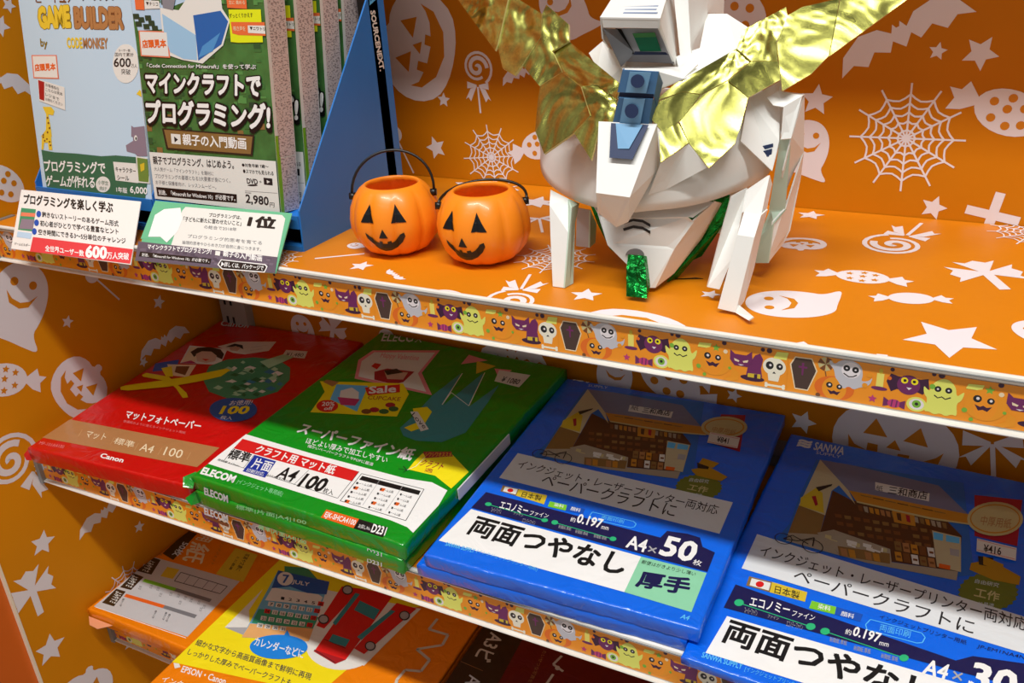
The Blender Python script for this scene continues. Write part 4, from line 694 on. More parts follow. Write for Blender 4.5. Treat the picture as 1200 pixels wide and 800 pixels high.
["p","dark",8,[[189.6,211.1],[190.3,209.7],[190.7,208.3],[190.8,206.9],[190.6,205.6],[190.0,204.5],[189.2,203.6],[188.1,203.0],[186.8,202.7],[185.4,202.6],[183.9,202.9],[182.5,203.6],[181.1,204.4],[179.9,205.5],[178.8,206.8],[178.1,208.2],[177.7,209.6],[177.5,211.0],[177.8,212.3],[178.3,213.5],[179.2,214.4],[180.3,215.0],[181.6,215.3],[183.0,215.3],[184.5,215.0],[186.0,214.4],[187.4,213.5],[188.6,212.3]]],
["p","grey1",9,[[188.5,210.6],[189.0,209.6],[189.3,208.5],[189.4,207.4],[189.2,206.4],[188.7,205.5],[188.1,204.9],[187.2,204.4],[186.2,204.1],[185.1,204.1],[183.9,204.3],[182.8,204.8],[181.7,205.4],[180.8,206.3],[180.0,207.3],[179.4,208.3],[179.1,209.4],[179.0,210.5],[179.2,211.5],[179.7,212.4],[180.3,213.1],[181.2,213.6],[182.2,213.8],[183.4,213.8],[184.5,213.6],[185.7,213.1],[186.7,212.4],[187.7,211.6]]],
["p","redd",6,[[132.4,182.7],[170.9,182.7],[164.1,173.6],[132.0,180.3]]],
["t","navy",3,"細かな文字から高画質画像まで鮮明に再現",0.004,[5.9,140.2],[153.3,145.5],[2.4,148.8]],
["t","navy",3,"しっかりした厚みでペーパークラフトも",0.004,[7.2,126.4],[139.0,131.6],[4.6,134.3]],
["t","white",3,"EPSON・Canon",0.02,[19.5,104.5],[75.0,108.0],[15.9,112.4]],
["t","white",3,"インクジェット",0.01,[9.4,86.7],[72.6,89.8],[7.3,94.1]],
["p","paper",3,[[3.0,111.6],[9.6,112.9],[14.5,109.7],[10.3,105.9]]],
["l","greyo",3,3.2,[[230.0,271.6],[229.4,254.0],[252.7,254.0],[254.4,238.5],[232.2,223.5],[252.4,215.1],[252.1,198.2],[236.2,193.9],[235.2,179.1],[242.4,162.0]]]],"C3":[["p","brownd",1,[[-7.6,294.5],[46.9,293.0],[51.4,203.5],[-2.9,181.6]]],
["t","greyo",3,"A3ビ",0.02,[11.0,287.9],[11.2,248.1],[30.2,286.4]],
["l","tan",3,0.5,[[1.7,238.0],[28.7,234.9]]],
["t","dimw",3,"A4ノビ",0.01,[18.0,225.7],[20.4,168.4],[35.2,226.5]],
["t","tan",3,"たいせつな写真を残す用紙",0,[73.7,283.7],[78.3,214.3],[78.1,283.3]],
["l","greyo",3,2.6,[[94.5,283.3],[90.9,269.3],[103.9,264.1]]],
["l","greyo",3,2.6,[[96.1,257.0],[93.5,224.3]]],
["p","greyo",3,[[99.3,267.2],[99.5,266.6],[99.5,265.9],[99.5,265.2],[99.3,264.6],[99.0,264.1],[98.5,263.7],[98.0,263.4],[97.5,263.3],[96.9,263.3],[96.3,263.5],[95.7,263.8],[95.2,264.2],[94.8,264.7],[94.5,265.3],[94.3,266.0],[94.2,266.6],[94.3,267.3],[94.4,267.9],[94.8,268.4],[95.2,268.8],[95.7,269.1],[96.2,269.2],[96.8,269.2],[97.4,269.1],[98.0,268.8],[98.5,268.3],[98.9,267.8]]]],"GB":[["t","brownp",3,"ビ",0.03,[23.9,167.8],[33.1,167.4],[24.1,174.9]],
["t","brownp",3,"イ",0.03,[44.7,167.6],[53.7,167.2],[44.9,174.6]],
["t","brownp",3,"ュ",0.03,[56.1,167.4],[65.0,167.0],[56.2,174.4]],
["t","brownp",3,"ア",0.03,[66.2,167.3],[75.0,166.9],[66.3,174.2]],
["t","dark",3,"デーシングソ",0.02,[85.2,168.3],[128.0,167.8],[85.3,175.3]],
["t","goldl",3,"GAME",0.09,[24.4,144.8],[67.8,145.8],[24.6,164.6]],
["t","goldd",2,"GAME",0.125,[23.4,144.5],[68.7,145.4],[23.8,165.1]],
["t","tan",3,"BUILDER",0.08,[72.2,145.1],[134.4,144.3],[73.4,163.9]],
["t","brownp",2,"BUILDER",0.11,[71.2,144.8],[135.2,144.0],[72.5,164.3]],
["t","goldd",3,"by",0.03,[22.9,128.1],[32.6,127.5],[23.5,137.0]],
["t","goldl",3,"CODE",0.05,[59.1,128.9],[79.6,128.8],[59.6,138.2]],
["t","tan",3,"MONKEY",0.05,[80.4,128.8],[112.2,128.8],[81.2,138.0]],
["p","salmon",2,[[8.6,122.4],[43.7,122.9],[42.9,102.0],[7.2,101.8]]],
["p","paper",3,[[10.1,121.5],[42.3,122.0],[41.5,103.0],[8.9,102.9]]],
["t","orng",4,"店頭見本",0.05,[10.9,108.0],[40.4,109.5],[11.1,114.6]],
["p","paper",4,[[13.1,101.3],[49.3,95.0],[46.6,74.5],[11.6,81.7]]],
["p","redd",5,[[13.9,100.5],[22.2,98.8],[18.9,81.9],[12.4,83.3]]],
["t","dark",5,"お客様各位",0.0,[23.4,95.1],[41.6,91.5],[23.5,98.1]],
["t","dark",5,"こちらは見本",0.0,[22.5,90.8],[45.5,87.1],[22.7,93.8]],
["t","dark",5,"レジまで",0.0,[21.7,86.5],[39.9,82.3],[21.8,89.5]],
["t","dark",5,"お持ちください",0.0,[20.8,82.2],[43.8,77.9],[21.0,85.2]],
["p","paper",2,[[148.2,117.1],[147.3,113.5],[145.7,110.1],[143.3,106.9],[140.4,104.3],[137.1,102.3],[133.5,101.0],[129.8,100.5],[126.3,100.8],[123.0,101.9],[120.2,103.8],[118.0,106.4],[116.6,109.5],[115.9,113.0],[116.1,116.6],[117.1,120.3],[118.8,123.7],[121.2,126.9],[124.2,129.4],[127.6,131.4],[131.1,132.6],[134.8,133.0],[138.2,132.7],[141.4,131.5],[144.1,129.6],[146.3,127.1],[147.7,124.1],[148.4,120.7]]],
["t","dark",3,"600",0.02,[116.9,113.8],[138.2,113.9],[118.1,121.5]],
["t","dark",3,"万人",0,[138.5,113.6],[145.8,113.4],[139.0,117.0]],
["t","dark",3,"突破",0,[125.4,107.8],[136.8,107.6],[126.1,112.5]],
["t","dark",3,"ユーザー数",0,[124.7,126.6],[139.4,126.5],[125.0,128.9]],
["t","dark",3,"国内で累計",0,[119.8,122.6],[143.0,122.7],[120.3,125.8]],
["p","goldl",2,[[14.9,76.4],[27.0,76.8],[31.0,73.2],[28.4,69.2],[22.0,69.7],[22.9,55.8],[22.8,49.5],[6.9,48.7],[15.5,55.4],[18.8,69.6]]],
["p","brownp",3,[[21.4,66.6],[20.9,65.8],[19.9,65.4],[19.1,65.7],[18.9,66.5],[19.4,67.3],[20.4,67.6],[21.2,67.4]]],
["p","brownp",3,[[21.7,61.9],[21.1,61.2],[20.2,60.8],[19.4,61.1],[19.2,61.8],[19.7,62.6],[20.7,63.0],[21.5,62.7]]],
["p","brownp",3,[[22.4,57.3],[21.9,56.5],[21.0,56.1],[20.2,56.4],[20.0,57.2],[20.5,58.0],[21.4,58.4],[22.2,58.1]]],
["p","brownp",3,[[18.7,53.2],[18.2,52.4],[17.3,52.1],[16.5,52.3],[16.3,53.1],[16.8,53.9],[17.7,54.3],[18.5,54.0]]],
["p","brownp",3,[[12.1,50.5],[11.6,49.7],[10.7,49.4],[9.9,49.6],[9.7,50.4],[10.2,51.2],[11.1,51.6],[11.9,51.3]]],
["p","goldl",2,[[141.6,91.8],[146.4,95.5],[149.1,92.7],[148.6,89.1]]],
["p","hippo",2,[[131.3,64.6],[134.3,63.2],[144.0,64.4],[151.6,65.5],[150.9,56.0],[129.8,54.9]]],
["p","goldl",2,[[8.7,50.0],[21.8,50.6],[21.2,37.2],[16.0,36.9],[16.0,43.6],[10.8,43.4],[8.2,36.8],[5.5,36.7]]],
["p","brownp",3,[[11.8,48.5],[11.3,47.8],[10.3,47.5],[9.4,47.7],[9.2,48.3],[9.7,48.9],[10.6,49.2],[11.5,49.0]]],
["p","brownp",3,[[16.7,47.0],[16.2,46.4],[15.2,46.1],[14.3,46.3],[14.1,46.9],[14.6,47.5],[15.5,47.8],[16.4,47.6]]],
["p","brownp",3,[[20.1,44.7],[19.6,44.1],[18.6,43.8],[17.7,44.0],[17.5,44.6],[18.0,45.2],[19.0,45.5],[19.8,45.3]]],
["p","brownp",3,[[13.2,45.2],[12.7,44.6],[11.7,44.3],[10.8,44.5],[10.6,45.0],[11.1,45.7],[12.1,46.0],[12.9,45.8]]],
["p","brownp",3,[[20.7,41.4],[20.2,40.8],[19.3,40.5],[18.4,40.7],[18.1,41.2],[18.6,41.9],[19.6,42.2],[20.5,42.0]]],
["p","hippo",2,[[131.8,60.1],[135.5,61.8],[152.6,63.4],[151.9,39.2],[135.4,38.2],[132.3,40.4],[122.2,41.7],[121.8,46.9],[131.7,51.4]]],
["p","paper",3,[[137.5,54.1],[137.1,52.8],[136.2,51.8],[135.1,51.4],[134.1,51.7],[133.5,52.6],[133.4,53.9],[133.9,55.1],[134.7,56.1],[135.8,56.5],[136.8,56.2],[137.4,55.3]]],
["p","dark",4,[[136.8,53.7],[136.5,52.9],[136.0,52.3],[135.4,52.3],[135.0,52.8],[135.0,53.6],[135.3,54.5],[135.8,55.0],[136.4,55.0],[136.7,54.6]]],
["p","dgreen",3,[[5.4,36.3],[23.4,35.2],[53.9,35.8],[88.1,35.4],[107.5,37.3],[134.2,37.3],[151.1,36.8],[139.0,-0.9],[6.2,-2.2]]],
["t","white",4,"プログラミングで",0.03,[6.1,15.9],[91.5,19.2],[6.8,27.2]],
["t","white",4,"ゲームが作れる",0.03,[5.4,1.7],[74.6,5.2],[7.3,12.9]],
["p","paper",4,[[96.1,10.5],[95.6,8.8],[94.6,7.2],[93.2,5.7],[91.5,4.5],[89.5,3.4],[87.3,2.7],[85.1,2.4],[82.9,2.4],[80.9,2.8],[79.2,3.5],[77.8,4.6],[76.9,5.9],[76.4,7.4],[76.4,9.0],[77.0,10.7],[78.0,12.3],[79.4,13.8],[81.1,15.1],[83.1,16.1],[85.3,16.8],[87.5,17.1],[89.7,17.1],[91.6,16.7],[93.3,16.0],[94.7,14.9],[95.6,13.6],[96.1,12.1]]],
["t","dgreen",5,"小学生",0.01,[79.4,9.3],[93.5,9.3],[80.1,13.3]],
["t","dgreen",5,"向け",0.01,[81.0,4.0],[90.3,4.3],[81.6,7.8]],
["p","paper",4,[[103.2,31.4],[132.7,31.7],[133.1,14.4],[103.9,14.7]]],
["t","dark",5,"キャラクター",0.02,[105.2,22.6],[131.3,22.5],[105.4,27.2]],
["t","dark",5,"シール",0.02,[106.4,15.4],[121.7,15.6],[106.6,19.8]],
["p","paper",5,[[133.6,38.1],[151.7,37.6],[147.7,15.1],[132.5,14.8]]],
["p","leaf2",6,[[134.8,37.1],[150.6,36.4],[146.4,16.1],[134.1,16.2]]],
["p","yel2",7,[[137.9,31.2],[143.8,33.2],[142.9,26.8],[138.1,24.8]]],
["t","white",4,"1年版",0.02,[103.4,4.1],[117.6,3.9],[103.7,9.1]],
["t","white",4,"6,000",0.03,[121.1,3.9],[143.2,4.0],[121.8,11.1]]],"MC":[["p","skyl",1,[[-1.6,170.0],[82.2,168.7],[35.0,157.6],[38.4,143.1],[4.3,141.7],[-0.8,157.9]]],
["p","mg2",2,[[136.4,136.7],[139.4,136.5],[139.4,132.3],[136.4,132.2]]],
["p","mg2",2,[[114.1,118.5],[117.9,118.3],[118.3,116.9],[114.5,116.8]]],
["p","mg3",2,[[16.0,102.9],[23.4,102.8],[23.1,97.5],[15.6,97.3]]],
["p","mg4",2,[[76.3,116.4],[79.3,116.1],[79.6,114.7],[76.6,114.7]]],
["p","mg2",2,[[129.1,102.7],[136.5,102.6],[136.8,100.7],[129.4,100.5]]],
["p","mg1",2,[[38.7,166.3],[42.4,166.0],[42.4,162.8],[38.7,162.9]]],
["p","wood",2,[[86.7,55.5],[94.1,55.6],[94.1,51.3],[86.7,50.9]]],
["p","mg3",2,[[48.2,106.8],[56.1,106.7],[56.2,103.6],[48.3,103.4]]],
["p","mg4",2,[[49.0,77.7],[53.4,77.6],[53.6,75.1],[49.2,74.9]]],
["p","mg4",2,[[68.7,108.0],[76.6,107.9],[76.4,103.1],[68.5,102.9]]],
["p","mg3",2,[[43.0,87.2],[48.7,87.1],[48.7,83.2],[43.0,83.0]]],
["p","mg4",2,[[107.3,58.2],[113.5,58.3],[113.6,53.9],[107.3,53.6]]],
["p","mg2",2,[[34.2,71.9],[40.3,71.9],[40.3,68.4],[34.2,68.2]]],
["p","mg2",2,[[80.3,71.4],[85.9,71.3],[86.1,68.6],[80.4,68.3]]],
["p","mg2",2,[[94.4,164.9],[101.0,164.5],[101.0,160.1],[94.3,160.1]]],
["p","mg2",2,[[136.4,88.7],[139.3,88.5],[139.5,85.0],[136.5,84.9]]],
["p","mg2",2,[[120.2,93.1],[127.5,93.1],[127.8,90.9],[120.5,90.6]]],
["p","mg3",2,[[137.9,164.2],[144.3,163.9],[144.7,162.4],[138.2,162.5]]],
["p","mg2",2,[[23.4,133.7],[32.1,133.5],[32.4,132.0],[23.7,132.0]]],
["p","mg1",2,[[130.6,130.2],[138.1,130.0],[138.2,126.1],[130.6,126.0]]],
["p","mg1",2,[[100.3,137.8],[108.3,137.6],[108.6,135.7],[100.5,135.7]]],
["p","mg4",2,[[-0.4,78.6],[7.3,78.6],[7.5,76.0],[-0.3,75.7]]],
["p","wood",2,[[-1.0,64.2],[6.8,64.3],[6.5,59.2],[-1.3,58.8]]],
["p","mg2",2,[[57.0,127.1],[65.4,126.9],[65.7,125.3],[57.3,125.2]]],
["p","mg1",2,[[39.5,98.1],[47.7,98.0],[48.0,96.1],[39.8,95.9]]],
["p","mg3",2,[[109.3,111.3],[116.8,111.2],[117.0,108.6],[109.5,108.4]]],
["p","mg1",2,[[88.5,140.1],[94.3,139.9],[94.6,138.1],[88.8,138.0]]],
["p","mg2",2,[[34.4,125.2],[40.0,125.0],[40.2,122.8],[34.6,122.7]]],
["p","mg1",2,[[131.5,120.6],[136.5,120.4],[136.8,118.2],[131.8,118.1]]],
["p","mg3",2,[[22.9,79.8],[28.1,79.7],[28.0,75.6],[22.8,75.4]]],
["p","mg2",2,[[80.9,166.1],[85.9,165.8],[86.2,164.1],[81.2,164.2]]],
["p","mg1",2,[[11.5,139.8],[19.0,139.5],[19.3,137.8],[11.8,137.8]]],
["p","mg3",2,[[72.3,112.3],[78.7,112.2],[79.0,110.0],[72.5,109.9]]],
["p","mg1",2,[[133.3,101.9],[138.6,101.7],[138.8,98.3],[133.4,98.2]]],
["p","mg4",2,[[120.4,87.5],[128.0,87.5],[128.1,83.7],[120.4,83.4]]],
["p","mg3",2,[[39.5,50.1],[46.2,50.2],[46.4,47.6],[39.6,47.2]]],
["p","mg3",2,[[38.9,101.6],[42.4,101.4],[42.7,99.3],[39.1,99.2]]],
["p","mg2",2,[[101.3,165.3],[106.2,165.0],[106.3,162.0],[101.4,162.0]]],
["p","mg2",2,[[128.0,141.3],[130.7,141.1],[130.9,138.7],[128.2,138.7]]],
["p","mg4",2,[[6.7,122.8],[13.2,122.6],[13.3,119.7],[6.7,119.6]]],
["p","mg1",2,[[4.0,51.7],[8.7,51.7],[9.0,49.7],[4.2,49.5]]],
["p","mg2",2,[[111.4,50.2],[118.0,50.3],[118.4,48.9],[111.7,48.5]]],
["p","mg2",2,[[72.9,165.3],[77.2,165.0],[77.1,160.3],[72.7,160.3]]],
["p","mg3",2,[[109.4,92.4],[114.7,92.3],[114.7,87.4],[109.3,87.2]]],
["p","mg1",2,[[51.5,75.2],[56.8,75.2],[57.1,73.2],[51.8,73.0]]],
["p","wood",2,[[26.9,74.4],[35.4,74.4],[35.4,70.7],[26.8,70.3]]],
["p","mg1",2,[[87.9,165.8],[93.6,165.5],[93.5,161.4],[87.8,161.4]]],
["p","mg3",2,[[107.5,77.4],[114.7,77.4],[115.0,75.9],[107.8,75.6]]],
["p","mg3",2,[[43.9,54.1],[48.8,54.0],[49.1,51.9],[44.1,51.7]]],
["p","mg1",2,[[-1.7,44.8],[6.3,45.0],[6.6,43.1],[-1.4,42.7]]],
["p","mg2",2,[[33.7,125.3],[37.6,125.1],[37.4,120.1],[33.4,120.1]]],
["p","mg4",2,[[47.6,64.7],[54.0,64.7],[54.3,62.7],[47.9,62.4]]],
["p","mg1",2,[[99.9,105.8],[106.6,105.7],[106.8,102.9],[100.0,102.8]]],
["p","mg4",2,[[60.7,72.6],[69.1,72.6],[69.0,68.5],[60.6,68.1]]],
["p","wood",2,[[42.0,71.5],[50.4,71.6],[50.7,69.9],[42.2,69.5]]],
["p","mg2",2,[[115.8,83.5],[120.7,83.4],[120.8,79.6],[115.8,79.4]]],
["p","mg2",2,[[125.7,93.2],[133.2,93.1],[133.4,90.1],[125.8,89.9]]],
["p","mg2",2,[[120.9,164.3],[127.3,164.0],[127.4,160.7],[120.9,160.7]]],
["p","mg2",2,[[118.1,64.7],[125.0,64.8],[125.3,62.7],[118.3,62.4]]],
["p","mg2",2,[[127.0,96.4],[132.9,96.3],[133.3,95.0],[127.3,94.8]]],
["p","mg3",2,[[55.6,86.8],[61.3,86.7],[61.5,84.5],[55.8,84.4]]],
["p","mg3",2,[[14.0,166.4],[21.9,166.0],[21.9,162.3],[13.9,162.4]]],
["p","mg4",2,[[74.0,51.9],[79.5,51.9],[79.4,47.0],[73.8,46.7]]],
["p","mg3",2,[[7.0,166.1],[11.0,165.8],[10.8,161.7],[6.8,161.7]]],
["p","mg3",2,[[-1.8,40.3],[5.6,40.5],[5.9,38.4],[-1.6,37.9]]],
["p","mg4",2,[[76.8,106.9],[82.7,106.8],[82.8,104.0],[76.9,103.9]]],
["p","mg2",2,[[21.4,92.5],[25.2,92.3],[25.1,88.2],[21.2,88.1]]],
["p","mg3",2,[[134.1,164.3],[138.2,164.0],[138.3,160.6],[134.2,160.6]]],
["p","mg2",2,[[37.8,91.0],[46.2,91.0],[46.2,87.6],[37.8,87.4]]],
["p","mg3",2,[[44.5,57.6],[52.3,57.7],[52.3,53.8],[44.5,53.4]]],
["p","mg1",2,[[-0.2,85.4],[6.1,85.4],[6.5,83.7],[0.1,83.5]]],
["p","mg1",2,[[8.9,104.2],[14.2,104.0],[14.3,101.4],[9.0,101.2]]],
["p","mg2",2,[[41.6,93.2],[49.6,93.1],[49.7,90.0],[41.6,89.7]]],
["p","mg1",2,[[125.3,82.1],[133.0,82.1],[133.2,79.6],[125.5,79.3]]],
["p","mg2",2,[[119.2,71.0],[126.6,71.0],[126.9,69.0],[119.5,68.7]]],
["p","wood",2,[[105.4,64.8],[111.7,64.9],[111.9,62.0],[105.5,61.7]]],
["p","mg2",2,[[99.9,73.3],[106.0,73.3],[106.1,69.7],[100.0,69.4]]],
["p","wood",2,[[127.8,71.5],[135.2,71.5],[135.2,66.7],[127.8,66.3]]],
["p","mg3",2,[[133.1,92.6],[139.1,92.5],[139.5,91.0],[133.4,90.8]]],
["p","mg2",2,[[43.4,46.6],[48.5,46.6],[48.6,43.2],[43.4,42.9]]],
["p","mg1",2,[[30.6,44.8],[34.3,44.7],[34.6,42.6],[30.9,42.4]]],
["p","mg2",2,[[123.3,70.3],[128.4,70.2],[128.6,66.8],[123.5,66.6]]],
["p","mg3",2,[[112.9,91.1],[118.2,91.0],[118.2,86.3],[112.9,86.1]]],
["p","mg3",2,[[45.2,132.6],[48.9,132.4],[49.1,130.3],[45.4,130.3]]],
["p","mg2",2,[[18.6,133.0],[22.7,132.8],[22.6,128.8],[18.5,128.7]]],
["p","mg2",2,[[84.5,106.5],[91.5,106.4],[91.9,104.8],[84.8,104.7]]],
["p","mg1",2,[[29.9,166.2],[34.4,165.9],[34.6,163.4],[30.0,163.5]]],
["p","mg1",2,[[113.1,69.1],[119.2,69.2],[119.4,66.3],[113.2,66.0]]],
["p","mg1",2,[[48.4,81.2],[53.2,81.1],[53.1,76.5],[48.2,76.3]]],
["p","mg2",2,[[0.2,74.8],[6.4,74.7],[6.5,71.7],[0.3,71.5]]],
["p","mg1",2,[[59.3,91.0],[62.4,90.8],[62.8,89.1],[59.6,89.0]]],
["p","mg3",2,[[6.0,73.5],[14.8,73.5],[15.1,71.8],[6.3,71.4]]],
["p","mg1",2,[[63.8,117.6],[70.5,117.5],[70.7,115.3],[64.0,115.2]]],
["p","mg1",2,[[19.4,132.8],[28.2,132.6],[28.1,128.8],[19.3,128.7]]],
["p","mg2",2,[[123.1,135.9],[126.4,135.7],[126.8,134.3],[123.4,134.3]]],
["p","mg1",2,[[77.5,165.9],[85.3,165.6],[85.2,161.4],[77.4,161.5]]],
["p","mg1",2,[[46.1,118.8],[51.2,118.6],[51.5,117.2],[46.4,117.1]]],
["p","mg4",2,[[12.6,120.9],[15.9,120.7],[16.2,118.5],[12.8,118.5]]],
["p","mg3",2,[[43.5,103.5],[51.9,103.4],[52.0,100.1],[43.5,99.8]]],
["p","mg2",2,[[130.6,132.2],[137.5,132.0],[137.6,128.5],[130.7,128.5]]],
["p","mg3",2,[[19.3,108.2],[23.1,108.1],[23.4,106.2],[19.5,106.1]]],
["p","mg3",2,[[108.8,88.9],[114.1,88.8],[114.4,86.4],[109.0,86.3]]],
["p","mg1",2,[[66.0,101.4],[69.6,101.2],[69.7,97.8],[66.0,97.7]]],
["p","mg2",2,[[1.1,121.8],[5.3,121.5],[5.3,117.9],[1.0,117.8]]],
["p","mg2",2,[[24.0,166.6],[31.2,166.2],[31.2,162.9],[24.0,163.0]]],
["p","mg2",2,[[101.7,62.0],[107.9,62.0],[108.2,60.5],[102.1,60.2]]],
["p","mg2",2,[[-1.3,53.5],[5.8,53.6],[5.4,48.1],[-1.7,47.8]]],
["p","mg4",2,[[115.9,116.1],[123.4,116.0],[123.6,112.7],[116.0,112.5]]],
["p","mg2",2,[[128.8,138.8],[133.0,138.5],[133.0,134.2],[128.8,134.2]]],
["p","mg1",2,[[90.6,54.0],[94.6,53.9],[94.8,51.2],[90.7,51.0]]],
["p","mg2",2,[[96.5,70.4],[104.2,70.5],[104.4,67.5],[96.6,67.1]]],
["p","mg4",2,[[95.4,99.6],[100.7,99.4],[100.9,96.8],[95.5,96.7]]],
["p","mg3",2,[[81.9,86.2],[87.3,86.1],[87.2,81.9],[81.9,81.7]]],
["p","mg2",2,[[81.8,125.7],[88.0,125.5],[87.9,121.1],[81.7,121.0]]],
["p","mg3",2,[[104.5,87.4],[107.9,87.2],[107.9,82.4],[104.4,82.2]]],
["p","mg2",2,[[25.2,112.5],[28.3,112.3],[28.1,107.5],[25.0,107.5]]],
["p","mg1",2,[[121.8,165.0],[128.1,164.6],[128.4,162.4],[122.0,162.5]]],
["p","mg1",2,[[7.9,81.0],[13.3,80.9],[13.7,79.3],[8.2,79.1]]],
["p","mg2",2,[[64.7,134.0],[70.3,133.7],[70.2,129.5],[64.6,129.5]]],
["p","mg2",2,[[4.5,43.6],[13.4,43.8],[13.6,41.5],[4.6,41.0]]],
["p","mg2",2,[[125.7,84.4],[130.5,84.3],[130.7,81.5],[125.9,81.3]]],
["p","mg4",2,[[35.2,165.8],[38.9,165.5],[38.9,162.0],[35.1,162.0]]],
["p","mg3",2,[[113.9,99.3],[118.7,99.1],[118.7,94.3],[113.8,94.1]]],
["p","mg1",2,[[22.4,89.1],[30.4,89.0],[30.7,87.3],[22.7,87.0]]],
["p","mg1",2,[[101.6,164.9],[106.4,164.6],[106.5,161.5],[101.7,161.6]]],
["p","mg4",2,[[38.9,47.9],[44.9,48.0],[45.2,46.3],[39.2,45.9]]],
["p","mg2",2,[[106.5,139.5],[111.7,139.3],[112.1,137.5],[106.8,137.5]]],
["p","mg3",2,[[29.3,137.0],[33.1,136.8],[33.3,134.3],[29.4,134.3]]],
["p","mg2",2,[[12.6,133.3],[19.6,133.0],[19.7,130.0],[12.6,130.0]]],
["p","mg3",2,[[0.9,115.1],[4.2,114.9],[4.2,111.4],[0.8,111.3]]],
["p","mg3",2,[[40.6,82.3],[44.2,82.1],[44.1,77.7],[40.5,77.5]]],
["p","mg1",2,[[111.9,116.2],[117.2,116.1],[117.4,113.7],[112.1,113.7]]],
["p","mg1",2,[[88.8,73.3],[96.5,73.3],[96.8,71.7],[89.1,71.3]]],
["p","mg1",2,[[68.5,100.7],[72.7,100.5],[73.0,98.5],[68.7,98.4]]],
["p","mg3",2,[[-1.7,43.1],[6.7,43.3],[6.6,39.0],[-1.9,38.5]]],
["p","mg2",2,[[-1.7,42.9],[5.0,43.0],[4.7,37.6],[-2.1,37.2]]],
["p","mg2",2,[[57.8,131.2],[64.1,131.0],[64.4,129.4],[58.1,129.4]]],
["p","mg1",2,[[71.1,74.8],[74.4,74.7],[74.3,70.0],[71.0,69.9]]],
["p","mg3",2,[[98.4,165.2],[103.9,164.9],[104.1,162.2],[98.6,162.3]]],
["p","mg1",2,[[9.8,96.1],[15.1,95.9],[14.8,90.7],[9.4,90.5]]],
["p","wood",2,[[9.9,45.9],[16.8,46.0],[16.6,41.2],[9.6,40.7]]],
["p","mg1",2,[[86.8,85.1],[90.3,84.9],[90.5,82.2],[87.0,82.1]]],
["p","mg4",2,[[34.4,127.1],[39.8,126.9],[39.8,123.2],[34.4,123.1]]],
["p","mg2",2,[[62.9,99.9],[70.3,99.8],[70.4,97.1],[63.1,96.9]]],
["p","wood",2,[[129.8,84.0],[132.6,83.8],[132.8,81.4],[130.0,81.3]]],
["p","mg4",2,[[0.1,94.0],[4.8,93.9],[5.0,91.4],[0.2,91.3]]],
["p","mg4",3,[[0.7,155.2],[7.8,155.2],[8.0,151.1],[0.9,151.2]]],
["p","mg4",3,[[6.3,152.5],[13.3,152.5],[13.6,148.4],[6.5,148.5]]],
["p","mg4",3,[[11.3,147.1],[18.3,147.1],[18.6,143.1],[11.6,143.1]]],
["p","mg4",3,[[2.6,149.2],[9.7,149.1],[9.9,145.1],[2.9,145.1]]],
["p","mg4",3,[[17.8,149.8],[24.8,149.7],[25.1,145.7],[18.1,145.7]]],
["p","mg4",3,[[21.1,145.7],[28.0,145.7],[28.3,141.7],[21.4,141.7]]],
["p","mg4",3,[[14.5,153.8],[21.5,153.8],[21.8,149.8],[14.8,149.8]]],
["p","paper",4,[[33.4,159.6],[54.3,157.5],[67.4,168.9],[101.3,168.4],[101.7,158.3],[108.6,149.4],[98.9,130.8],[74.6,116.5],[52.0,119.1],[37.9,122.3],[32.8,139.1]]],
["p","skyl2",5,[[35.1,155.0],[70.3,138.5],[68.9,119.1],[54.1,119.8],[39.3,125.0],[34.8,139.1]]],
["p","blue4",5,[[69.7,153.5],[99.7,156.8],[106.7,148.8],[97.1,131.5],[70.2,118.7],[70.3,138.5]]],
["p","blue5",6,[[76.5,130.0],[97.5,140.5],[87.2,126.2],[70.5,120.7]]],
["p","grey3",6,[[37.0,169.4],[53.3,169.1],[48.1,157.5],[36.9,159.6]]],
["p","yel3",4,[[108.2,157.6],[141.2,157.4],[140.7,133.4],[115.4,132.9],[107.4,133.5]]],
["p","orng2",5,[[107.1,168.3],[127.7,168.0],[127.4,157.9],[116.9,158.4],[107.2,158.9]]],
["p","orng2",5,[[109.4,148.4],[145.6,148.1],[145.0,138.1],[116.1,138.6],[110.0,139.9]]],
["p","paper",6,[[126.8,145.8],[145.3,145.6],[144.8,139.6],[126.6,140.3]]],
["t","cream",6,"主に 進める",0.01,[109.3,161.4],[126.0,161.2],[109.1,164.3]],
["t","dark",6,"ずっとくりかえす",0.0,[108.5,151.3],[132.7,151.8],[108.6,154.7]],
["t","cream",6,"鳴き声を",0.01,[111.5,141.8],[124.0,141.6],[111.6,145.4]],
["t","dark",7,"▼ニワトリ",0.02,[128.6,142.4],[144.2,141.8],[128.6,145.0]],
["p","orng2",4,[[5.2,168.5],[15.9,167.1],[15.3,158.1],[4.9,158.5]]],
["p","paper",4,[[16.3,165.7],[33.3,164.9],[33.3,159.0],[15.8,158.8]]],
["t","dark",5,"▼チリコ",0.01,[17.9,161.5],[31.6,160.9],[18.0,164.4]],
["p","salmon",4,[[5.3,142.0],[39.6,141.2],[38.6,120.5],[4.2,121.4]]],
["p","paper",5,[[6.6,141.0],[37.9,140.4],[37.2,121.6],[5.8,122.4]]],
["t","orng",6,"店頭見本",0.05,[7.8,127.8],[36.0,128.6],[7.8,134.6]],
["t","black",4,"「Code Connection for Minecraft」を使って学ぶ",0.05,[9.4,111.8],[131.6,112.8],[10.2,116.0]],
["t","white",5,"「Code Connection for Minecraft」を使って学ぶ",0.015,[9.9,112.0],[131.3,113.0],[10.6,115.9]],
["t","black",4,"マインクラフトで",0.15,[2.8,89.0],[135.1,89.1],[5.1,110.4]],
["t","white",5,"マインクラフトで",0.055,[4.9,91.1],[133.7,92.0],[7.2,108.7]],
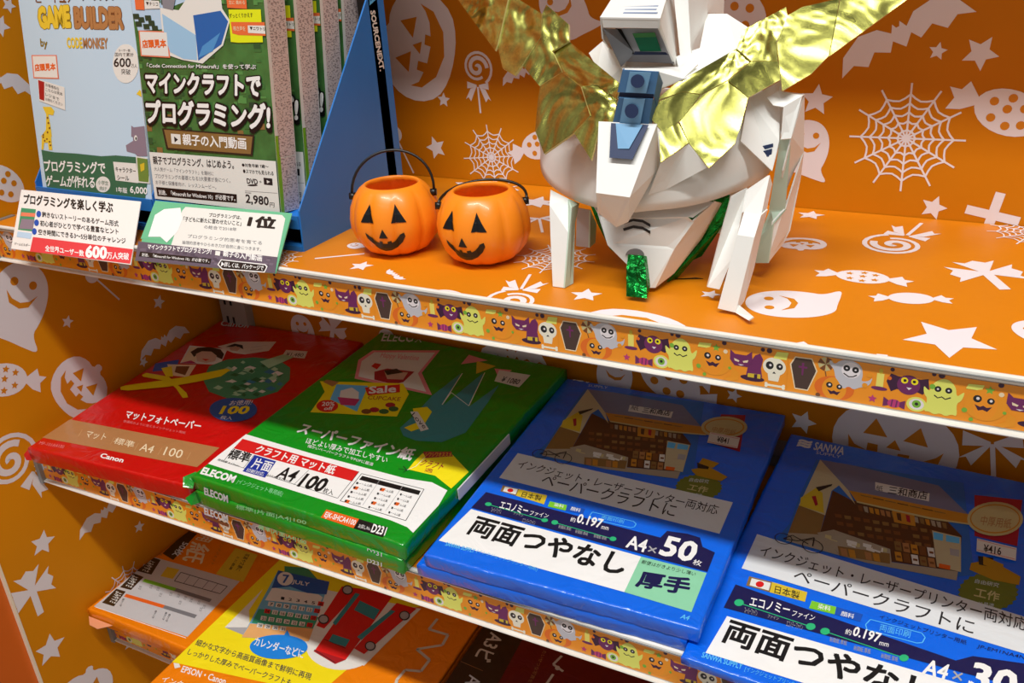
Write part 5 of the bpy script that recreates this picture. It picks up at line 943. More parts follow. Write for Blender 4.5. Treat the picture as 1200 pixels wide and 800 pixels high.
["t","black",6,"プログラミング!",0.15,[-0.9,62.3],[143.7,62.9],[1.9,88.2]],
["t","white",7,"プログラミング!",0.055,[1.1,65.3],[141.1,66.8],[3.6,86.1]],
["p","woodd",5,[[19.2,62.5],[123.7,61.9],[119.7,45.1],[21.7,44.9]]],
["p","wood",6,[[21.6,61.4],[121.6,60.6],[117.9,46.3],[24.1,46.2]]],
["p","paper",7,[[29.3,58.4],[40.5,58.3],[40.0,49.8],[29.0,50.0]]],
["p","dark",8,[[32.9,56.3],[37.2,53.9],[32.9,51.2]]],
["t","white",7,"親子の入門動画",0.03,[42.3,49.6],[113.8,49.7],[42.9,59.1]],
["p","paper",8,[[-0.4,41.3],[144.8,42.3],[145.4,0.5],[0.4,-1.7]]],
["t","dark",9,"親子でプログラミング、はじめよう。",0.03,[3.8,30.9],[98.4,32.8],[4.0,38.1]],
["t","grey2",9,"大人気ゲーム「マインクラフト」を題材に",0.005,[3.9,25.1],[74.6,25.7],[4.1,28.7]],
["t","grey2",9,"プログラミングの基礎となる3大要素が身につく。",0.005,[3.9,18.7],[92.8,21.0],[4.0,22.7]],
["t","grey2",9,"お子様と保護者向け、レッスンムービー。",0.005,[3.7,13.4],[75.9,14.3],[3.9,17.1]],
["p","black",9,[[3.7,11.0],[98.6,12.0],[98.0,4.6],[4.1,2.9]]],
["t","white",10,"別途、「Minecraft for Windows 10」が必要です。",0.02,[5.9,4.3],[96.6,6.0],[6.0,8.8]],
["t","dark",9,"●対象年齢 7歳〜",0.015,[107.5,35.5],[136.1,35.9],[107.5,38.5]],
["t","dark",9,"●スマホでも見られる",0.015,[108.1,30.2],[140.9,30.4],[108.1,33.7]],
["t","dark",9,"DVD",0.04,[111.4,21.9],[123.3,22.0],[111.2,26.3]],
["p","dark",9,[[122.8,21.4],[122.7,21.2],[122.2,21.0],[121.5,20.8],[120.7,20.6],[119.6,20.5],[118.4,20.3],[117.2,20.2],[115.9,20.1],[114.7,20.1],[113.7,20.1],[112.8,20.2],[112.2,20.3],[111.8,20.4],[111.7,20.5],[111.8,20.7],[112.3,20.9],[112.9,21.1],[113.8,21.3],[114.9,21.5],[116.1,21.6],[117.3,21.7],[118.6,21.8],[119.7,21.8],[120.8,21.8],[121.7,21.8],[122.3,21.7],[122.7,21.5]]],
["t","dark",9,"+",0,[124.6,23.6],[127.4,23.5],[124.8,25.4]],
["p","dark",9,[[129.8,28.1],[139.1,28.0],[139.0,22.4],[129.8,22.5]]],
["p","paper",10,[[133.1,26.4],[136.5,25.2],[133.2,23.6]]],
["l","grey2",9,0.3,[[108.3,15.6],[143.2,16.4]]],
["t","dark",9,"2,980",0.03,[107.9,4.5],[133.0,4.2],[108.4,13.0]],
["t","dark",9,"円",0,[133.8,4.3],[138.8,4.3],[134.2,8.2]],
["t","grey2",9,"税抜",0,[108.0,13.6],[115.0,13.7],[108.2,14.8]]],"C1":[["t","black",3,"プログラミングを楽しく学ぶ",0.04,[20.1,-17.9],[142.3,-15.4],[12.6,-6.8]],
["t","dark",3,"飽きないストーリーのあるゲーム形式",0.015,[54.7,-28.8],[157.3,-27.9],[50.5,-22.9]],
["p","blue2",2,[[51.1,-25.6],[51.6,-26.4],[51.8,-27.1],[51.9,-27.8],[51.8,-28.4],[51.5,-28.8],[51.0,-29.1],[50.3,-29.3],[49.6,-29.3],[48.8,-29.1],[47.9,-28.8],[47.0,-28.3],[46.2,-27.7],[45.5,-27.0],[44.8,-26.3],[44.4,-25.5],[44.1,-24.8],[44.1,-24.1],[44.2,-23.6],[44.5,-23.1],[45.0,-22.8],[45.6,-22.6],[46.4,-22.6],[47.2,-22.8],[48.1,-23.2],[49.0,-23.6],[49.8,-24.2],[50.5,-24.9]]],
["t","dark",3,"初心者がひとりで学べる豊富なヒント",0.015,[58.5,-37.9],[162.0,-35.4],[54.4,-32.0]],
["p","blue2",2,[[54.5,-34.8],[54.9,-35.5],[55.2,-36.2],[55.3,-36.9],[55.1,-37.5],[54.8,-37.9],[54.4,-38.2],[53.7,-38.4],[53.0,-38.4],[52.1,-38.2],[51.3,-37.9],[50.4,-37.4],[49.6,-36.8],[48.9,-36.2],[48.3,-35.4],[47.8,-34.7],[47.5,-34.0],[47.5,-33.3],[47.6,-32.7],[47.9,-32.3],[48.4,-32.0],[49.0,-31.8],[49.8,-31.8],[50.6,-32.0],[51.5,-32.3],[52.4,-32.8],[53.2,-33.4],[53.9,-34.0]]],
["t","dark",3,"空き時間にできる3〜5分単位のチャレンジ",0.015,[62.3,-46.8],[176.1,-43.3],[58.2,-41.0]],
["p","blue2",2,[[57.8,-43.8],[58.3,-44.5],[58.5,-45.2],[58.6,-45.9],[58.5,-46.5],[58.2,-46.9],[57.7,-47.2],[57.1,-47.4],[56.3,-47.4],[55.5,-47.2],[54.6,-46.9],[53.8,-46.4],[53.0,-45.9],[52.2,-45.2],[51.6,-44.5],[51.2,-43.8],[50.9,-43.0],[50.9,-42.4],[51.0,-41.8],[51.3,-41.4],[51.8,-41.0],[52.4,-40.9],[53.2,-40.9],[54.0,-41.1],[54.9,-41.4],[55.7,-41.8],[56.5,-42.4],[57.2,-43.1]]],
["p","leaf",1,[[19.9,-22.0],[40.7,-21.5],[52.4,-44.4],[31.7,-44.8]]],
["p","hippo",2,[[28.6,-33.2],[46.3,-32.3],[51.5,-42.5],[32.3,-43.7]]],
["p","salmon",2,[[23.3,-26.7],[43.1,-25.7],[45.0,-29.5],[25.3,-30.5]]],
["p","skyl",2,[[32.6,-46.6],[53.2,-46.3],[55.4,-52.2],[35.1,-52.2]]],
["t","dark",3,"ゲームビルダー",0,[38.2,-60.7],[59.7,-60.0],[36.7,-57.9]],
["p","redc",1,[[56.7,-49.8],[187.0,-47.1],[192.1,-60.8],[62.9,-64.5]]],
["t","white",3,"全世界ユーザー数",0.03,[82.7,-62.0],[134.4,-61.2],[78.3,-55.9]],
["t","white",3,"600",0.06,[136.1,-61.9],[163.0,-60.4],[129.2,-49.8]],
["t","white",3,"万人突破",0.03,[162.7,-59.8],[188.8,-57.6],[158.7,-53.1]]],"C2":[["p","greenc",1,[[2.7,-0.4],[156.1,2.8],[160.4,-27.1],[7.7,-38.2]]],
["p","paper",2,[[40.9,-2.8],[146.9,0.1],[151.7,-2.8],[160.8,-37.3],[45.8,-41.7],[39.2,-6.6]]],
["p","stone",3,[[6.8,-41.0],[161.0,-37.3],[165.4,-51.1],[13.9,-59.0]]],
["p","stone2",4,[[59.3,-42.4],[63.8,-42.2],[64.2,-44.3],[59.7,-44.5]]],
["p","stone3",4,[[21.5,-48.0],[26.2,-47.8],[26.6,-49.9],[21.9,-50.1]]],
["p","stone2",4,[[100.6,-50.2],[104.9,-50.0],[105.2,-51.9],[100.9,-52.2]]],
["p","stone2",4,[[15.6,-46.9],[20.3,-46.7],[20.7,-48.8],[16.0,-49.0]]],
["p","stone2",4,[[48.0,-47.5],[52.6,-47.2],[52.9,-49.3],[48.4,-49.5]]],
["p","stone2",4,[[133.0,-40.3],[137.2,-40.1],[137.4,-42.1],[133.3,-42.3]]],
["p","stone2",4,[[106.5,-46.2],[110.7,-46.0],[111.0,-48.0],[106.8,-48.2]]],
["p","stone2",4,[[98.1,-44.3],[102.4,-44.1],[102.7,-46.1],[98.4,-46.3]]],
["p","stone3",4,[[18.7,-52.0],[23.4,-51.7],[23.8,-53.8],[19.1,-54.1]]],
["p","stone3",4,[[75.2,-46.6],[79.6,-46.4],[79.9,-48.4],[75.5,-48.6]]],
["p","stone2",4,[[96.6,-47.7],[100.9,-47.5],[101.2,-49.4],[96.9,-49.7]]],
["p","stone3",4,[[99.5,-47.1],[103.8,-46.9],[104.1,-48.9],[99.8,-49.1]]],
["p","stone2",4,[[26.2,-50.0],[30.9,-49.8],[31.2,-51.8],[26.6,-52.1]]],
["p","stone3",4,[[104.5,-45.3],[108.8,-45.1],[109.1,-47.1],[104.8,-47.3]]],
["p","stone3",4,[[127.1,-44.3],[131.2,-44.1],[131.5,-46.1],[127.3,-46.3]]],
["p","stone2",4,[[65.4,-43.4],[69.9,-43.2],[70.2,-45.2],[65.8,-45.4]]],
["p","stone3",4,[[115.2,-42.1],[119.5,-41.9],[119.7,-43.9],[115.5,-44.1]]],
["p","stone3",4,[[92.1,-50.0],[96.4,-49.8],[96.7,-51.8],[92.4,-52.0]]],
["p","stone2",4,[[56.9,-52.3],[61.4,-52.1],[61.7,-54.1],[57.2,-54.3]]],
["p","stone3",4,[[87.7,-41.9],[92.0,-41.7],[92.4,-43.7],[88.0,-43.9]]],
["p","stone2",4,[[34.0,-47.1],[38.6,-46.9],[38.9,-48.9],[34.3,-49.2]]],
["p","stone3",4,[[151.7,-39.3],[155.7,-39.1],[156.0,-41.1],[151.9,-41.3]]],
["p","stone3",4,[[62.5,-44.7],[67.0,-44.5],[67.3,-46.5],[62.9,-46.7]]],
["p","stone2",4,[[98.7,-45.0],[103.0,-44.8],[103.3,-46.8],[99.0,-47.0]]],
["p","stone2",4,[[150.5,-43.8],[154.5,-43.6],[154.7,-45.6],[150.7,-45.8]]],
["p","stone3",4,[[20.3,-50.0],[25.0,-49.8],[25.4,-51.9],[20.7,-52.1]]],
["p","stone3",4,[[54.2,-45.3],[58.7,-45.1],[59.0,-47.2],[54.5,-47.4]]],
["p","stone2",4,[[13.3,-47.3],[18.0,-47.1],[18.4,-49.2],[13.7,-49.4]]],
["p","stone2",4,[[103.3,-45.3],[107.6,-45.1],[107.9,-47.1],[103.6,-47.3]]],
["p","stone2",4,[[124.8,-40.5],[128.9,-40.4],[129.2,-42.3],[125.0,-42.5]]],
["p","stone3",4,[[73.3,-51.1],[77.7,-50.8],[78.0,-52.9],[73.6,-53.1]]],
["p","stone3",4,[[22.5,-46.9],[27.2,-46.7],[27.6,-48.8],[22.9,-49.0]]],
["p","stone3",4,[[143.0,-47.9],[147.1,-47.7],[147.3,-49.6],[143.2,-49.9]]],
["p","stone3",4,[[118.6,-50.5],[122.8,-50.3],[123.1,-52.3],[118.9,-52.5]]],
["p","stone2",4,[[151.3,-40.1],[155.4,-40.0],[155.6,-41.9],[151.6,-42.1]]],
["p","stone2",4,[[34.5,-49.1],[39.1,-48.9],[39.5,-51.0],[34.9,-51.2]]],
["p","stone3",4,[[85.2,-46.9],[89.5,-46.7],[89.8,-48.7],[85.5,-48.9]]],
["p","stone3",4,[[52.9,-42.5],[57.4,-42.3],[57.7,-44.4],[53.2,-44.6]]],
["p","stone2",4,[[102.6,-43.3],[106.9,-43.1],[107.2,-45.1],[102.9,-45.3]]],
["p","stone2",4,[[114.9,-45.2],[119.1,-45.0],[119.4,-47.0],[115.2,-47.2]]],
["p","stone3",4,[[81.9,-50.3],[86.3,-50.1],[86.6,-52.1],[82.2,-52.3]]],
["p","stone3",4,[[71.5,-45.0],[75.9,-44.8],[76.2,-46.8],[71.8,-47.0]]],
["p","stone2",4,[[105.3,-40.2],[109.6,-40.1],[109.9,-42.1],[105.6,-42.3]]],
["p","stone2",4,[[155.8,-43.3],[159.9,-43.1],[160.1,-45.0],[156.1,-45.2]]],
["p","stone2",4,[[61.4,-41.2],[65.9,-41.0],[66.3,-43.0],[61.8,-43.2]]],
["p","stone3",4,[[97.0,-46.0],[101.3,-45.8],[101.6,-47.8],[97.3,-48.0]]],
["p","stone2",4,[[102.3,-40.4],[106.6,-40.2],[106.9,-42.2],[102.6,-42.4]]],
["p","stone3",4,[[102.7,-41.3],[106.9,-41.1],[107.2,-43.1],[102.9,-43.3]]],
["p","stone3",4,[[152.3,-45.2],[156.3,-45.0],[156.6,-46.9],[152.5,-47.1]]],
["p","stone3",4,[[30.8,-51.5],[35.4,-51.3],[35.8,-53.3],[31.2,-53.6]]],
["t","dark",3,"プログラミングは、",0.02,[72.1,-9.5],[107.5,-8.4],[70.4,-5.7]],
["t","dark",3,"「子どもに新たに習わせたいこと」",0.02,[46.1,-16.7],[110.5,-14.2],[44.1,-12.1]],
["t","grey2",3,"の総合で2018年",0.01,[72.7,-21.0],[108.4,-19.6],[71.2,-17.6]],
["t","black",3,"1位",0.06,[116.5,-14.4],[146.1,-13.6],[114.1,-3.3]],
["t","grey2",3,"プログラミング的思考を育てる",0,[59.8,-31.3],[140.4,-28.7],[58.3,-27.9]],
["t","grey2",3,"論理的思考やひらめき力が自然に身につきます。",0.01,[57.2,-37.7],[142.4,-34.3],[55.7,-34.4]],
["p","white",3,[[15.4,-35.5],[10.9,-14.1],[18.0,-7.5],[35.7,-4.2],[44.1,-14.3],[45.5,-26.7],[39.5,-38.4],[29.3,-33.9]]],
["t","white",5,"マインクラフトでプログラミング!",0.04,[21.5,-47.0],[93.3,-43.4],[19.5,-42.2]],
["p","paper",5,[[96.3,-39.6],[101.7,-39.6],[103.0,-43.5],[97.8,-43.5]]],
["t","white",5,"親子の入門動画",0.03,[106.4,-43.5],[147.9,-43.2],[104.1,-38.1]],
["p","black",5,[[15.1,-50.3],[95.8,-47.2],[97.1,-52.1],[16.1,-54.8]]],
["t","white",6,"別途、「Minecraft for Windows 10」が必要です。",0.01,[19.4,-54.4],[95.6,-51.1],[18.0,-51.3]],
["p","white",5,[[106.0,-46.4],[152.5,-44.9],[155.7,-46.7],[155.3,-52.1],[111.6,-54.9],[104.9,-51.6]]],
["p","black",6,[[107.0,-47.1],[152.4,-45.8],[154.7,-47.3],[154.4,-51.4],[111.7,-54.1],[106.1,-51.3]]],
["t","white",7,"▶詳しくは、パッケージで",0.02,[109.4,-52.7],[153.3,-50.8],[108.0,-48.3]]],"BK":[["t","paper",3,"SOURCENEXT.",0.05,[1.4,173.7],[5.3,122.6],[8.8,173.6]]]},"motifs":[["BW","pumpkin",338.1,371.9,43.7,1.276,1],
["BW","lolly",404.5,352.9,16.5,-0.03,1],
["BW","star",363.9,321.2,7.4,0.014,1],
["BW","star",349.7,272.9,12.0,0.419,1],
["BW","web",413.6,267.3,31.9,0.101,1],
["BW","lolly2",301.0,284.3,8.4,0.389,1],
["BW","bat",452.8,350.0,11.3,0.344,1],
["BW","dotcandy",467.0,282.1,16.9,0.331,1],
["BW","pumpkin",608.2,305.1,36.5,0.019,1],
["BW","web",790.6,305.7,42.7,0.012,1],
["BW","star",805.3,372.0,6.8,-0.044,1],
["BW","star",834.3,371.1,13.0,-0.402,1],
["BW","bat",777.4,385.4,23.2,0.504,1],
["BW","dotcandy",859.2,328.4,21.3,-0.335,1],
["BW","star",719.9,333.1,12.9,0.023,1],
["BW","ghost",714.7,294.6,22.7,-0.075,1],
["BW","dotcandy",650.7,402.4,23.5,-0.511,1],
["BW","star",817.1,251.6,10.2,-0.188,1],
["BW","plus",859.7,249.2,16.9,-0.172,1],
["BW","ghost",496.9,405.1,26.6,0.631,1],
["BW","bat",613.7,397.3,21.6,0.364,1],
["BW","cross",882.1,384.4,17.4,0.167,1],
["BW","ghost",129.9,33.1,22.7,0.097,1],
["BW","cross",177.7,43.0,19.7,-0.299,1],
["BW","bat",422.1,53.4,19.2,0.042,1],
["BW","ghost",540.6,48.6,24.8,-0.089,1],
["BW","star",635.3,61.7,14.8,-0.197,1],
["BW","dotcandy",599.8,54.9,28.8,-0.456,1],
["BW","star",730.6,35.4,12.6,-0.176,1],
["BW","pumpkin",811.6,29.9,44.5,-0.052,1],
["BW","bow",888.7,47.8,24.8,0.17,1],
["BW","ghost",258.2,40.5,16.3,0.236,1],
["BW","star",664.3,50.4,7.9,-0.165,1],
["LW","star",73.7,416.0,10.53,-0.536,1],
["LW","bat",54.3,370.3,18,-0.385,1],
["LW","dotcandy",32.1,273.8,20,-0.869,1],
["LW","ghost",11.0,158.3,40,-0.577,1],
["LW","candystar",-28.5,86.9,22,-0.455,1],
["LW","pumpkin",50.4,39.9,32,-1.15,1],
["LW","lolly",-49.0,2.4,30,0.75,1],
["LW","star",56.2,115.7,7.38,-0.426,1],
["LW","star",176.6,90.6,9.18,-0.402,1],
["LW","bat",171.2,43.8,18,0.023,1],
["LW","lolly2",99.9,153.4,9,0.535,1],
["LW","star",135.7,30.6,6.48,-0.638,1],
["LW","bat",34.4,-116.6,18,0.104,1],
["LW","star",-44.3,-105.1,14.940000000000001,-0.306,1],
["LW","star",72.5,-163.1,7.920000000000001,-0.289,1],
["LW","cross",-71.2,-149.8,25,0.0,1],
["LW","web",35.7,-230.1,34,-0.559,1],
["LW","star",-73.8,-229.9,18.900000000000002,-0.153,1],
["LW","star",20.2,-300.4,11.34,-0.599,1],
["LW","pumpkin",-53.0,-316.2,32,-0.438,1],
["LW","cross",214.8,135.2,25,-0.705,1],
["LW","ghost",-149.6,-97.7,40,-0.521,1],
["LW","star",88.2,432.8,7.470000000000001,-0.528,1],
["S1","star",430.0,25.9,10.0,0.262,1],
["S1","bat",466.7,18.1,6.4,2.618,1],
["S1","ghost",526.2,-7.1,15.9,1.396,1],
["S1","lolly",575.2,3.7,19.3,-2.967,1],
["S1","web",351.1,13.6,23.4,0.175,1],
["S1","stick",399.1,39.0,19.9,-0.96,1],
["S1","web",567.4,89.1,32.1,0.087,1],
["S1","star",619.3,30.0,11.6,0.349,1],
["S1","pumpkin",668.0,-16.2,32.1,2.967,1],
["S1","ghost",751.4,60.5,28.5,1.833,1],
["S1","candystar",787.1,124.3,15.4,0.0,1],
["S1","lolly",797.8,198.3,22.8,2.88,1],
["S1","candy",821.7,95.6,12.2,0.262,1],
["S1","cross",862.6,157.7,23.1,0.436,1],
["S1","star",849.1,39.3,26.5,-0.436,1],
["S1","web",889.8,255.8,32.5,0.175,1],
["S1","pumpkin",734.5,178.7,14.9,3.316,1],
["S1","star",725.8,252.0,11.5,0.087,1],
["S1","candy",738.1,278.1,9.3,0.0,1],
["S1","ghost",898.9,65.5,20.0,0.698,1],
["S1","square",817.0,2.0,2.5,0.087,1],
["S1","square",771.5,0.0,4.1,0.785,1],
["S1","bow",418.3,231.0,35.2,1.396,1],
["S1","star",486.6,219.1,18.4,0.175,1],
["S1","bow",511.2,176.3,15.0,0.524,1],
["S1","star",390.5,254.1,13.9,0.175,1],
["S1","ghost",396.0,64.0,7.9,1.047,1],
